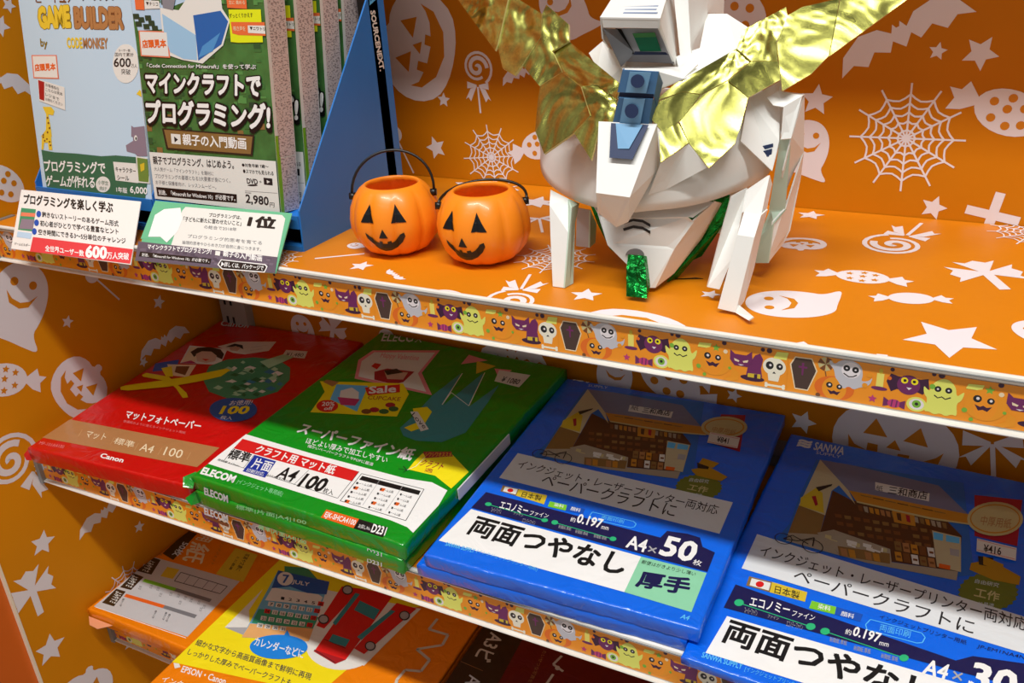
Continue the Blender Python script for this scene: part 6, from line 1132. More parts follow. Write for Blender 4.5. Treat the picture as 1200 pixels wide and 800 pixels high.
["S1","star",698.9,59.0,7.5,0.0,1]],"robot":{"goldL":[[[-171.3,6.6,186.8],[-207.7,32.2,218.4],[-141.4,18.6,214.2],[-126.0,0.9,189.7],[-127.1,-17.8,159.2],[-128.3,-19.9,155.4]],[[-127.3,1.8,187.3],[-126.8,5.4,193.2],[-116.8,-0.0,186.8],[-95.9,-8.2,178.5],[-92.7,-17.5,164.5],[-103.9,-27.3,146.4],[-108.0,-30.5,140.5],[-119.3,-26.5,144.3],[-127.7,-16.8,157.9]],[[-92.8,-7.0,184.4],[-72.9,-14.9,172.5],[-70.4,-20.4,162.2],[-82.1,-22.7,156.0],[-71.7,-30.0,143.5],[-87.7,-33.4,134.3],[-103.3,-26.0,146.2],[-95.8,-19.6,159.7],[-92.7,-17.4,164.4],[-94.7,-9.9,178.7]],[[-71.4,-17.7,161.5],[-24.3,-43.0,139.1],[-24.6,-48.5,130.9],[-41.5,-40.5,137.4],[-54.3,-38.7,136.1],[-71.2,-30.0,143.5],[-83.3,-19.5,155.2]],[[-85.9,-35.7,134.5],[-70.4,-33.1,143.8],[-53.7,-40.0,136.1],[-42.7,-50.8,119.7],[-53.0,-55.4,108.5],[-73.2,-59.8,94.6],[-83.7,-50.9,107.7],[-85.7,-41.2,124.6]],[[-52.8,-40.0,136.2],[-41.9,-39.6,136.9],[-26.3,-44.2,129.5],[-26.0,-52.0,116.5],[-34.9,-52.2,116.2],[-36.1,-65.6,94.0],[-51.8,-56.6,108.8],[-42.6,-50.4,119.1]]],"goldR":[[[1.9,-49.9,130.5],[11.3,-40.0,139.5],[42.6,-14.5,157.4],[52.2,-14.8,150.0],[40.7,-26.4,139.9],[27.6,-36.7,133.0],[16.6,-40.5,135.0]],[[2.3,-49.4,129.3],[16.6,-40.6,134.7],[27.3,-37.4,132.6],[18.8,-48.1,119.5],[16.7,-50.0,117.7],[9.9,-56.1,111.7],[1.6,-55.0,119.7]],[[7.3,-57.3,112.4],[17.2,-49.8,117.2],[25.6,-54.3,106.2],[11.8,-67.2,96.1]],[[27.8,-36.3,132.4],[41.2,-26.1,139.6],[54.7,-27.7,129.8],[54.1,-36.3,117.6],[52.4,-45.5,105.2],[40.5,-58.9,92.4],[26.4,-55.0,105.9],[18.1,-49.9,118.0]],[[41.8,-27.3,140.1],[53.1,-17.2,150.1],[68.3,-11.1,149.7],[71.3,-15.4,139.3],[54.9,-27.2,130.0]],[[43.3,-16.0,157.8],[44.9,-8.7,167.9],[66.7,8.4,179.5],[68.6,5.8,174.2],[65.1,-4.9,160.3],[67.9,-10.5,149.8],[52.9,-16.6,150.5]],[[65.4,-4.6,160.0],[68.9,4.4,174.9],[76.4,9.3,179.3],[97.0,18.2,183.2],[96.9,9.5,166.6],[96.2,1.2,151.5],[88.2,-6.6,141.8],[73.2,-16.4,132.7],[68.7,-10.0,147.7]],[[97.2,19.9,183.5],[135.3,51.4,205.7],[153.0,54.5,197.6],[133.8,34.6,180.0],[97.0,-0.3,151.5],[97.2,9.3,166.6]]],"nose":[[[-31.9,-60.0,118.2],[6.8,-60.0,118.3],[-2.3,-84.0,77.1],[-24.4,-84.0,78.1]],[[6.8,-60.0,118.3],[4.4,-48.0,87.4],[-13.3,-56.0,53.5],[-13.0,-60.0,52.4],[-2.3,-84.0,77.1]],[[-24.4,-84.0,78.1],[-2.3,-84.0,77.1],[-13.0,-60.0,52.4],[-23.2,-56.0,46.5],[-35.5,-56.0,55.0]],[[-31.9,-60.0,118.2],[-24.4,-84.0,78.1],[-35.5,-56.0,55.0],[-42.1,-42.0,80.4],[-39.0,-42.0,109.6]]],"inlayn":[[[-23.2,-62.5,118.1],[2.1,-62.5,118.1],[-3.9,-75.2,99.0],[-19.4,-75.2,99.1]]],"inlayb":[[[-19.6,-63.5,118.4],[-1.5,-63.5,118.2],[-7.3,-72.2,104.8],[-14.8,-72.2,104.4]]],"block":[[[-11.2,-70.0,152.4],[11.2,-70.0,151.8],[7.5,-67.0,138.0],[-15.9,-67.0,138.4]],[[11.2,-70.0,151.8],[6.9,-50.0,141.7],[3.1,-50.0,126.8],[7.5,-67.0,138.0]],[[-11.2,-70.0,152.4],[-15.9,-67.0,138.4],[-23.0,-45.0,136.3],[-20.5,-45.0,149.1]],[[-16.3,-66.0,135.0],[6.1,-66.0,134.7],[1.1,-60.0,117.6],[-23.0,-60.0,118.1]],[[6.1,-66.0,134.7],[3.7,-50.0,130.5],[-0.2,-50.0,115.3],[1.1,-60.0,117.6]]],"blockgap":[[[-16.5,-64.0,137.8],[5.9,-64.0,137.4],[5.3,-64.0,133.8],[-17.7,-64.0,134.1]]],"blockp":[[[-6.8,-71.5,151.7],[6.9,-71.5,151.5],[2.6,-68.5,138.7],[-10.8,-68.5,138.8]],[[-12.3,-67.5,134.9],[1.6,-67.5,134.9],[-3.6,-62.5,117.9],[-17.4,-62.5,118.3]]],"dot":[[[2.6,-71.5,146.3],[2.3,-71.5,145.1],[1.7,-71.5,143.9],[0.8,-71.5,143.0],[-0.5,-71.5,142.4],[-1.8,-71.5,142.2],[-3.2,-71.5,142.3],[-4.4,-71.5,142.9],[-5.4,-71.5,143.7],[-6.0,-71.5,144.9],[-6.2,-71.5,146.1],[-6.0,-71.5,147.4],[-5.4,-71.5,148.5],[-4.4,-71.5,149.4],[-3.2,-71.5,150.0],[-1.8,-71.5,150.3],[-0.5,-71.5,150.1],[0.7,-71.5,149.6],[1.7,-71.5,148.7],[2.3,-71.5,147.6]],[[-2.8,-67.5,127.4],[-3.0,-67.5,126.0],[-3.7,-67.5,124.8],[-4.7,-67.5,123.7],[-5.9,-67.5,123.0],[-7.3,-67.5,122.8],[-8.7,-67.5,122.9],[-10.0,-67.5,123.5],[-11.0,-67.5,124.4],[-11.6,-67.5,125.7],[-11.8,-67.5,127.1],[-11.6,-67.5,128.4],[-11.0,-67.5,129.7],[-10.0,-67.5,130.7],[-8.7,-67.5,131.4],[-7.3,-67.5,131.7],[-5.9,-67.5,131.5],[-4.7,-67.5,130.9],[-3.7,-67.5,130.0],[-3.0,-67.5,128.8]]],"topbox":[[[-49.0,30.0,196.8],[-15.1,30.0,196.0],[4.9,-50.0,180.1],[-33.7,-50.0,180.8]],[[-33.7,-50.0,180.8],[4.9,-50.0,180.1],[3.7,-48.0,173.9],[-33.5,-48.0,174.4]],[[-33.7,-50.0,180.8],[-49.0,30.0,196.8],[-64.3,50.0,181.0],[-52.8,30.0,137.5],[-35.3,-44.0,167.2]],[[4.9,-50.0,180.1],[-15.1,30.0,196.0],[-2.2,10.0,150.6],[6.7,-25.0,147.4],[3.7,-48.0,173.9]]],"topin":[[[-33.9,-47.0,173.8],[-30.9,-30.0,171.1],[-19.3,-30.0,156.4],[-27.6,-33.0,148.1]],[[-19.3,-30.0,156.4],[4.3,-30.0,156.1],[6.5,-28.0,150.0],[-27.2,-28.0,150.6]]],"topin2":[[[-32.1,-30.0,171.6],[-3.8,-30.0,171.6],[4.3,-30.0,156.1],[-20.5,-30.0,155.8]]],"strip":[[[-32.3,-31.0,171.8],[-28.2,-31.0,171.2],[-19.5,-31.0,156.0],[-22.4,-31.0,155.4]]],"lens":[[[-20.2,-32.0,168.8],[-5.3,-32.0,169.3],[-0.7,-32.0,157.9],[-15.0,-32.0,157.8]]],"lens2":[[[-20.0,-32.5,168.8],[-5.2,-32.5,169.4],[-4.0,-32.5,166.8],[-18.3,-32.5,166.2]]],"dark1":[[[-18.2,-33.0,157.9],[2.5,-33.0,157.6],[4.5,-34.0,156.2],[-18.9,-34.0,155.9]]],"lineprint":[[[-27.7,-16.9,186.9],[-10.3,-16.9,186.6],[-9.8,-19.9,185.8],[-27.2,-19.9,186.0]],[[-29.0,-25.7,185.2],[-4.9,-25.7,185.0],[-4.4,-28.7,184.7],[-28.4,-28.7,184.9]],[[-24.5,-32.7,183.9],[-3.5,-32.7,183.7],[-3.0,-35.7,183.4],[-23.9,-35.7,183.6]],[[-22.9,-39.8,182.6],[-0.4,-39.8,182.4],[0.1,-42.8,182.2],[-22.3,-42.8,182.3]]],"collar":[[[-41.9,-22.0,137.7],[-34.7,-15.0,151.8],[7.8,-15.0,152.3],[11.4,-25.0,140.1],[-1.2,-30.0,134.2],[-30.6,-26.0,133.7]],[[-58.3,-15.0,153.7],[-48.1,-15.0,161.5],[-27.8,-25.0,150.1],[-28.9,-30.0,135.6],[-38.6,-30.0,139.2],[-47.9,-25.0,145.4]],[[-28.8,-30.0,147.6],[10.0,-30.0,148.3],[21.3,-25.0,149.3],[15.6,-38.0,142.4],[3.0,-42.0,137.5],[2.0,-44.0,147.3],[-21.5,-44.0,147.9]],[[10.0,-30.0,148.3],[3.2,-15.0,152.2],[17.5,-10.0,157.0],[29.4,-15.0,148.4],[23.1,-30.0,139.6],[15.6,-38.0,142.4]]],"slab":[[[-5.5,-0.0,200.9],[4.7,-0.0,200.7],[13.5,-15.0,152.4],[6.1,-15.0,152.3]],[[4.7,-0.0,200.7],[6.6,40.0,197.4],[13.3,20.0,158.7],[13.3,-0.0,154.4],[13.5,-15.0,152.4]],[[8.5,30.0,198.2],[15.5,50.0,196.4],[15.3,50.0,171.0],[9.2,30.0,173.9]]],"plateR":[[[9.2,30.0,173.4],[23.3,30.0,173.3],[42.4,20.0,164.7],[41.4,-10.0,156.7],[29.4,-15.0,148.4],[17.5,-10.0,157.0]]],"skirtgrid":[[-129.8,46.0,106.2],[-117.4,36.0,107.3],[-99.5,21.0,105.8],[-82.5,6.0,97.1],[-67.1,-6.0,94.3],[-56.1,-16.0,94.1],[-46.8,-24.0,99.4],[-7.7,-26.0,107.6],[4.6,-29.0,108.8],[16.2,-29.0,109.4],[26.6,-26.0,109.2],[38.4,-19.0,116.5],[48.4,-6.0,125.2],[57.8,11.0,127.8],[60.2,36.0,129.6],[-118.5,24.0,86.2],[-109.9,14.0,88.7],[-97.4,-1.0,85.2],[-82.4,-16.0,79.5],[-66.9,-28.0,77.0],[-52.4,-38.0,75.9],[-38.7,-46.0,78.3],[-9.4,-48.0,81.3],[3.6,-51.0,84.3],[17.6,-51.0,85.9],[31.0,-48.0,87.6],[42.6,-41.0,92.4],[52.5,-28.0,97.9],[60.3,-11.0,99.6],[65.3,14.0,102.3],[-117.5,28.0,72.0],[-114.7,18.0,67.9],[-106.5,3.0,62.3],[-93.0,-12.0,58.8],[-77.1,-24.0,56.3],[-59.2,-34.0,54.4],[-41.4,-42.0,54.5],[-19.2,-44.0,52.9],[-5.2,-47.0,57.5],[11.4,-47.0,60.1],[27.8,-44.0,63.6],[39.8,-37.0,66.6],[50.2,-24.0,69.6],[57.0,-7.0,70.6],[62.3,18.0,70.9]],"mark":[[[64.4,-15.0,104.2],[68.4,-12.0,107.1],[68.8,-12.0,101.0],[63.6,-15.0,99.8]]],"mark2":[[[61.1,-20.0,97.5],[69.6,-17.0,99.5],[69.7,-17.0,97.3],[61.3,-20.0,94.7]],[[62.1,-21.0,94.5],[69.4,-18.0,96.4],[69.2,-18.0,91.4],[63.9,-21.0,91.3]]],"fold":[[[8.2,-57.0,92.8],[26.5,-57.0,105.9],[38.6,-56.0,91.8],[9.4,-50.0,73.5],[-2.4,-50.0,69.1]]],"ear":[[[68.1,-0.0,136.6],[69.6,-15.0,81.1],[71.9,-10.0,96.9],[72.8,-0.0,122.2]],[[83.7,-0.0,127.4],[83.9,10.0,88.3],[77.2,10.0,71.7],[70.7,10.0,49.1],[75.6,-10.0,80.3],[80.4,-14.0,103.7]],[[83.9,10.0,88.3],[81.4,20.0,69.9],[76.6,20.0,29.9],[72.6,20.0,20.0],[68.3,-5.0,13.6],[70.0,-5.0,43.3],[76.8,-0.0,52.0]],[[67.1,5.0,135.1],[51.8,-15.0,127.1],[52.0,-30.0,103.2],[70.7,-20.0,82.5],[72.8,-15.0,100.8]]],"earW":[[[62.9,-12.0,127.4],[68.1,-5.0,130.5],[84.2,-0.0,127.9],[84.2,-10.0,128.7],[80.2,-15.0,102.9],[73.8,-15.0,102.0],[74.1,-15.0,122.5],[67.7,-15.0,123.3]]],"earG":[[[72.8,-13.0,101.5],[79.8,-13.0,102.4],[76.3,-0.0,50.8],[65.5,-0.0,49.8]],[[66.1,-0.0,49.8],[76.9,-0.0,51.4],[70.3,-6.0,42.4],[68.5,-6.0,14.0],[55.3,0.0,10.3],[59.1,-0.0,28.4]]],"face":[[[-52.2,-32.0,55.0],[37.4,-32.0,62.7],[21.5,-40.0,53.1],[-41.2,-40.0,45.9]],[[-41.2,-40.0,45.9],[21.5,-40.0,53.1],[25.1,-38.0,49.2],[12.4,-40.0,29.2],[2.8,-50.0,3.6],[-0.2,-52.0,4.0],[-33.0,-48.0,30.0],[-46.3,-38.0,54.8]],[[35.3,-25.0,60.5],[37.2,-15.0,56.5],[23.7,-15.0,29.5],[9.4,-30.0,7.8],[2.8,-50.0,3.6],[12.4,-40.0,29.2],[25.1,-38.0,50.4]],[[24.7,-39.0,52.5],[21.5,-40.0,53.1],[37.4,-32.0,62.7]]],"facehole":[[[-19.4,-49.0,24.4],[-18.9,-49.0,26.1],[-17.7,-49.0,27.8],[-15.9,-49.0,29.1],[-13.7,-49.0,29.9],[-11.3,-49.0,30.2],[-9.1,-49.0,29.9],[-7.3,-49.0,29.0],[-6.1,-49.0,27.6],[-5.7,-49.0,26.0]]],"vent":[[[-23.3,-43.2,46.5],[-15.9,-43.2,49.3],[-15.9,-43.2,47.5],[-22.7,-43.2,44.7]],[[-15.9,-43.2,49.3],[-9.1,-43.2,49.1],[-9.1,-43.2,47.2],[-15.9,-43.2,47.5]],[[-9.1,-43.2,49.1],[-3.6,-43.2,46.6],[-3.6,-43.2,44.5],[-9.1,-43.2,47.2]],[[-23.4,-43.2,41.6],[-15.9,-43.2,44.5],[-15.9,-43.2,42.6],[-22.8,-43.2,39.8]],[[-15.9,-43.2,44.5],[-9.1,-43.2,44.2],[-9.1,-43.2,42.4],[-15.9,-43.2,42.6]],[[-9.1,-43.2,44.2],[-3.6,-43.2,41.7],[-3.6,-43.2,39.6],[-9.1,-43.2,42.4]],[[1.5,-25.0,-2.8],[20.2,-15.0,-0.2],[25.9,-15.0,-4.7],[18.2,-18.0,-9.1],[6.9,-22.0,-8.5]]],"tongue":[[[-15.5,-54.0,27.2],[-4.4,-54.0,27.8],[0.4,-62.0,19.6],[-13.7,-62.0,19.7]],[[-13.7,-62.0,19.7],[0.4,-62.0,19.6],[4.0,-70.0,4.0],[-10.7,-70.0,3.2]],[[-4.4,-54.0,27.8],[-3.5,-50.0,25.9],[2.0,-58.0,7.8],[4.0,-70.0,4.0],[0.4,-62.0,19.6]]],"holo":[[[-72.1,10.0,41.8],[35.5,10.0,55.3],[32.0,10.0,33.7],[16.6,10.0,7.4],[-2.4,-10.0,-7.6],[-4.9,-25.0,-6.3],[-51.1,-0.0,8.6],[-65.4,10.0,24.2]],[[40.8,-20.0,61.8],[43.7,-20.0,62.1],[38.9,-15.0,42.2],[9.2,-20.0,0.9],[4.5,-30.0,0.1],[27.1,-18.0,30.9]]],"leg1":[[[-80.3,-38.0,63.1],[-65.9,-38.0,57.4],[-58.5,-50.0,55.4],[-58.8,-55.0,37.7],[-59.5,-64.0,-1.3],[-68.9,-64.0,-2.6],[-73.5,-55.0,35.6],[-75.6,-50.0,55.7]]],"leg1s":[[[-65.9,-38.0,57.4],[-64.0,-25.0,50.7],[-61.9,-38.0,39.6],[-62.6,-42.0,22.8],[-57.4,-54.0,-2.9],[-58.3,-58.0,-4.1],[-59.5,-64.0,-1.3],[-58.8,-55.0,37.7],[-58.5,-50.0,55.4]]],"leg2":[[[-70.7,-15.0,43.9],[-59.8,-15.0,43.0],[-59.0,-20.0,15.8],[-70.1,-20.0,15.9]]],"leg2s":[[[-59.8,-15.0,43.0],[-61.8,-0.0,27.7],[-62.9,-0.0,12.7],[-59.0,-20.0,15.8]]],"leg3":[[[50.2,-40.0,69.5],[57.8,-30.0,73.0],[57.6,-34.0,52.3],[55.1,-50.0,31.0],[48.9,-55.0,10.5],[40.8,-55.0,11.2],[45.2,-48.0,39.7]]],"leg4":[[[59.7,-35.0,73.4],[69.3,-20.0,79.6],[70.1,-15.0,72.6],[70.5,-34.0,51.2],[69.9,-40.0,58.7],[60.2,-45.0,61.6]],[[60.9,-48.0,62.6],[71.8,-48.0,61.3],[71.2,-60.0,50.5],[60.4,-60.0,51.1]],[[60.4,-60.0,51.1],[71.2,-60.0,50.5],[64.1,-70.0,2.3],[52.4,-70.0,3.6]]],"leg4s":[[[71.8,-48.0,61.3],[71.7,-30.0,59.9],[69.9,-35.0,46.8],[65.1,-40.0,23.3],[67.4,-40.0,22.9],[66.8,-60.0,6.5],[64.1,-70.0,2.3],[71.2,-60.0,50.5]],[[64.1,-70.0,2.3],[65.3,-67.0,6.7],[78.1,-80.0,5.6],[75.5,-82.0,3.7]]]},"cam":{"loc":[0.8645,-0.5145,0.4882],"R":[[0.883295,0.465057,-0.059267],[0.149906,-0.399951,-0.904194],[-0.444206,0.789786,-0.422989]],"f":1085.7282424411126}}''')
H, DEP, Y2 = D['H'], D['D'], D['Y2']
sc = bpy.context.scene
col = sc.collection
# ------------------------------------------------------------------ camera
cam_d = bpy.data.cameras.new('camera'); cam = bpy.data.objects.new('camera', cam_d); col.objects.link(cam)
r_, d_, f_ = [Vector(x) for x in D['cam']['R']]
m_ = Matrix((r_, -d_, -f_)).transposed().to_4x4(); m_.translation = Vector(D['cam']['loc'])
cam.matrix_world = m_
cam_d.sensor_width = 36; cam_d.lens = 36 * D['cam']['f'] / 1200; cam_d.clip_start = .01
sc.camera = cam
# ------------------------------------------------------------------ world, lamps, exposure
w = bpy.data.worlds.new('shop'); sc.world = w; w.use_nodes = True
w.node_tree.nodes['Background'].inputs[0].default_value = (1, .97, .93, 1)
w.node_tree.nodes['Background'].inputs[1].default_value = .21
def area(name, loc, target, sx, sy, power, color=(1, .98, .95)):
    l = bpy.data.lights.new(name, 'AREA'); l.shape = 'RECTANGLE'; l.size = sx; l.size_y = sy; l.energy = power; l.color = color
    o = bpy.data.objects.new(name, l); col.objects.link(o); o.location = loc
    o.rotation_euler = (Vector(target) - Vector(loc)).to_track_quat('-Z', 'X').to_euler() if False else Vector((0, 0, 0))
    return o
# ceiling tube rows of the shop, running parallel to the shelves
area('tube_row', (.9, -1.03, 2.75), (0, 0, 0), 2.4, .14, 95)
area('tube_row', (.9, -2.9, 2.75), (0, 0, 0), 3.6, .12, 15)
sc.view_settings.view_transform = 'Standard'; sc.view_settings.look = 'None'
sc.view_settings.exposure = 0.0; sc.view_settings.gamma = 1.0
# ------------------------------------------------------------------ materials
HEX = dict(white='F4F4F2', black='0B0B0C', tan='B07C4C', tanl='C79A68', cream='F0DDB8', pink='F08080', dimw='D8E2EA', dimr='E05048', paper='E6E6E0',
 skinp='D9B8A4', dark='1C1C20', blue2='1450B4', brownp='7A4A26', leaf='3E9468', leafd='1E6A38', blue3='2E7FA8', mint='A8D8B0', yel='F6E414',
 blue1='1456A8', redp='D81818', navyb='12309A', grey1='A9A9AC', orng='E8641A', lgreen='8CE0A0', redb='A81430', pinkc='E88C96', sky='5CC0F8',
 magenta='C03070', teal='2A8E96', yel2='D8BC30', shopblue='0E68C4', wood='8A6A3A', wallc='C8BE98', shopin='54321E', roofc='7A7C98', awn='C88A28', floorc='A89E8A',
 logow='E4ECF4', cream2='C8BE88', olive='6C7828', ochre='B88A1C', wlab='DEE2E4', lime='7CC82C', green2='28B878', navy='12124A', mint2='8ED4AC',
 greyp='C6C6C8', brownd='30200E', grey2='77787C', glint='F4F4F4', sky2='6CB8DC', tealg='2CA078', sand='E8B070', skyb='1488E8', redd='A81820', greyo='D0C8B8',
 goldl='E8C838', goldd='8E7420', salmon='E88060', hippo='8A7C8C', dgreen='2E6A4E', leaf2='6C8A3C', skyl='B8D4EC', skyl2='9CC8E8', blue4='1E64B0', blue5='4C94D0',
 grey3='888890', yel3='E4EC1C', orng2='E8703C', mg1='3E7038', mg2='2C5630', mg3='56904A', mg4='24402C', woodd='2E2018', redc='E04048', greenc='68BC90', stone='5E5464', stone2='6E6474', stone3='4C4454',
 w='ECE6EA', o='D88604', purple='702460', purd='3A1238', pumpk='F09A1C', pumpd='E8701C', ghosty='E8EC70', tg='7CB83C', tbrown='4A3630', greyg='C8C8D0', bone='F4F0DC', candle='F0E470', berry='C03878', tang='F5981E')
MT = {}
def lin(h):
    c = [int(h[i:i + 2], 16) / 255 for i in (0, 2, 4)]
    return tuple(x / 12.92 if x <= .04045 else ((x + .055) / 1.055) ** 2.4 for x in c) + (1,)
def mat(name, hx, rough=.5, metal=0, coat=0, bump=0, bscale=40, vary=0, vscale=8, spec=.5, aniso=(1, 1, 1), trans=0, bdist=.004):
    if name in MT: return MT[name]
    m = bpy.data.materials.new(name); m.use_nodes = True; nt = m.node_tree; b = nt.nodes['Principled BSDF']
    c = lin(hx); b.inputs['Base Color'].default_value = c
    b.inputs['Roughness'].default_value = rough; b.inputs['Metallic'].default_value = metal
    b.inputs['Coat Weight'].default_value = coat; b.inputs['Coat Roughness'].default_value = .12; b.inputs['Specular IOR Level'].default_value = spec
    if trans: b.inputs['Subsurface Weight'].default_value = trans; b.inputs['Subsurface Radius'].default_value = (.02, .008, .003); b.inputs['Subsurface Scale'].default_value = .5
    if bump or vary:
        g = nt.nodes.new('ShaderNodeNewGeometry'); mp = nt.nodes.new('ShaderNodeMapping'); mp.inputs['Scale'].default_value = aniso
        nt.links.new(g.outputs['Position'], mp.inputs['Vector'])
    if bump:
        n = nt.nodes.new('ShaderNodeTexNoise'); n.inputs['Scale'].default_value = bscale; n.inputs['Detail'].default_value = 3; n.inputs['Distortion'].default_value = .8
        nt.links.new(mp.outputs[0], n.inputs['Vector'])
        bp = nt.nodes.new('ShaderNodeBump'); bp.inputs['Strength'].default_value = bump; bp.inputs['Distance'].default_value = bdist
        nt.links.new(n.outputs[0], bp.inputs['Height']); nt.links.new(bp.outputs[0], b.inputs['Normal']); nt.links.new(bp.outputs[0], b.inputs['Coat Normal'])
    if vary:
        n2 = nt.nodes.new('ShaderNodeTexNoise'); n2.inputs['Scale'].default_value = vscale; n2.inputs['Detail'].default_value = 5
        nt.links.new(mp.outputs[0], n2.inputs['Vector'])
        rp = nt.nodes.new('ShaderNodeValToRGB'); e = rp.color_ramp.elements
        e[0].position = .35; e[1].position = .65
        e[0].color = tuple(x * (1 - vary) for x in c[:3]) + (1,); e[1].color = tuple(min(1, x * (1 + vary)) for x in c[:3]) + (1,)
        nt.links.new(n2.outputs[0], rp.inputs[0]); nt.links.new(rp.outputs[0], b.inputs['Base Color'])
    MT[name] = m; return m
def pm(key, kind):      # printed ink: kind 'film' under clear film, 'matte' wallpaper, 'card' semi-gloss card
    n = 'ink_%s_%s' % (key, kind)
    if n in MT: return MT[n]
    if kind == 'film': return mat(n, HEX[key], .45, 0, .5, .35, 30)
    if kind == 'card': return mat(n, HEX[key], .42, 0, .15)
    return mat(n, HEX[key], .62, 0, 0)
# ------------------------------------------------------------------ helpers
def tag(o, label=None, cat=None, group=None, kind=None):
    for k, v in (('label', label), ('category', cat), ('group', group), ('kind', kind)):
        if v: o[k] = v
    return o
def empty(name, loc=(0, 0, 0), rz=0, **k):
    o = bpy.data.objects.new(name, None); o.empty_display_size = .02; o.location = loc; o.rotation_euler = (0, 0, rz); col.objects.link(o); return tag(o, **k)
class MB:
    def __init__(s): s.v = []; s.f = []; s.mi = []; s.sm = []; s.mats = []
    def mid(s, m):
        if m not in s.mats: s.mats.append(m)
        return s.mats.index(m)
    def face(s, pts, m, smooth=False):
        n = len(s.v); s.v += [tuple(p) for p in pts]; s.f.append(tuple(range(n, n + len(pts)))); s.mi.append(s.mid(m)); s.sm.append(smooth)
    def mesh(s, vs, fs, m, smooth=False):
        n = len(s.v); s.v += [tuple(p) for p in vs]; i = s.mid(m)
        for f in fs: s.f.append(tuple(a + n for a in f)); s.mi.append(i); s.sm.append(smooth)
    def box(s, x0, x1, y0, y1, z0, z1, m):
        vs = [(x, y, z) for x in (x0, x1) for y in (y0, y1) for z in (z0, z1)]
        s.mesh(vs, [(0, 1, 3, 2), (4, 6, 7, 5), (0, 4, 5, 1), (2, 3, 7, 6), (0, 2, 6, 4), (1, 5, 7, 3)], m)
    def prism(s, pts, n, m):      # polygon extruded by vector n
        k = len(pts); a = [Vector(p) for p in pts]; b = [p + Vector(n) for p in a]
        s.mesh(a + b, [tuple(range(k)), tuple(range(2 * k - 1, k - 1, -1))] + [(i, (i + 1) % k, (i + 1) % k + k, i + k) for i in range(k)], m)
    def tube(s, pts, r, m, n=10, cap=True):
        pts = [Vector(p) for p in pts]; vs = []; prev = None
        for i, p in enumerate(pts):
            t = (pts[min(i + 1, len(pts) - 1)] - pts[max(i - 1, 0)]).normalized()
            up = prev if prev else (Vector((0, 0, 1)) if abs(t.z) < .9 else Vector((1, 0, 0)))
            a = t.cross(up).normalized(); b = a.cross(t).normalized(); prev = b
            rr = r[i] if isinstance(r, (list, tuple)) else r
            vs += [p + (a * math.cos(q) + b * math.sin(q)) * rr for q in [j / n * math.tau for j in range(n)]]
        fs = [(i * n + j, i * n + (j + 1) % n, (i + 1) * n + (j + 1) % n, (i + 1) * n + j) for i in range(len(pts) - 1) for j in range(n)]
        if cap: fs += [tuple(range(n))[::-1], tuple(range((len(pts) - 1) * n, len(pts) * n))]
        s.mesh(vs, fs, m, True)
    def build(s, name, parent=None, bevel=0, **k):
        me = bpy.data.meshes.new(name); me.from_pydata(s.v, [], s.f)
        for m in s.mats: me.materials.append(m)
        me.polygons.foreach_set('material_index', s.mi); me.polygons.foreach_set('use_smooth', s.sm)
        me.update()
        if bevel:
            bm = bmesh.new(); bm.from_mesh(me); bmesh.ops.remove_doubles(bm, verts=bm.verts, dist=1e-5)
            bmesh.ops.recalc_face_normals(bm, faces=bm.faces)
            bmesh.ops.bevel(bm, geom=[e for e in bm.edges if e.is_manifold and e.calc_face_angle(0) > .4], offset=bevel, segments=2, affect='EDGES', profile=.6)
            bm.to_mesh(me); bm.free()
        o = bpy.data.objects.new(name, me); col.objects.link(o)
        if parent: o.parent = parent
        return tag(o, **k)
GL = {}
def glyphs(txt, bold):
    """outline of a word, normalised to its box; a heavy weight is made of shifted copies"""
    k = (txt, bold)
    if k in GL: return GL[k]
    cu = bpy.data.curves.new('t', 'FONT'); cu.body = txt; cu.resolution_u = 2; cu.offset = min(bold, .004); cu.fill_mode = 'FRONT'
    o = bpy.data.objects.new('t', cu); col.objects.link(o)
    dg = bpy.context.evaluated_depsgraph_get(); me = bpy.data.meshes.new_from_object(o.evaluated_get(dg))
    vs = [(v.co.x, v.co.y) for v in me.vertices]; fs = [tuple(p.vertices) for p in me.polygons]
    bpy.data.objects.remove(o); bpy.data.meshes.remove(me); bpy.data.curves.remove(cu)
    if not vs: GL[k] = ([], [], 1); return GL[k]
    npc = len(vs)
    if bold > .012:
        n = 4 if bold < .05 else (8 if bold < .1 else 12); v0, f0 = vs, fs; vs, fs = list(v0), list(f0)
        rings = [bold * .75] if bold < .1 else [bold * .9, bold * .5]
        for R in rings:
            for q in range(n):
                a = (q + .5) / n * math.tau; m = len(vs); vs += [(x + R * math.cos(a), y + R * math.sin(a)) for x, y in v0]; fs += [tuple(i + m for i in f) for f in f0]
    x0 = min(v[0] for v in vs); x1 = max(v[0] for v in vs); y0 = min(v[1] for v in vs); y1 = max(v[1] for v in vs)
    GL[k] = ([((x - x0) / (x1 - x0 + 1e-9), (y - y0) / (y1 - y0 + 1e-9)) for x, y in vs], fs, npc)
    return GL[k]
def clip(pts, axis, lim, sgn):
    out = []; n = len(pts)
    for i in range(n):
        a, b = pts[i], pts[(i + 1) % n]; ia = (a[axis] - lim) * sgn >= 0; ib = (b[axis] - lim) * sgn >= 0
        if ia: out.append(a)
        if ia != ib:
            t = (lim - a[axis]) / (b[axis] - a[axis]); out.append((a[0] + (b[0] - a[0]) * t, a[1] + (b[1] - a[1]) * t))
    return out
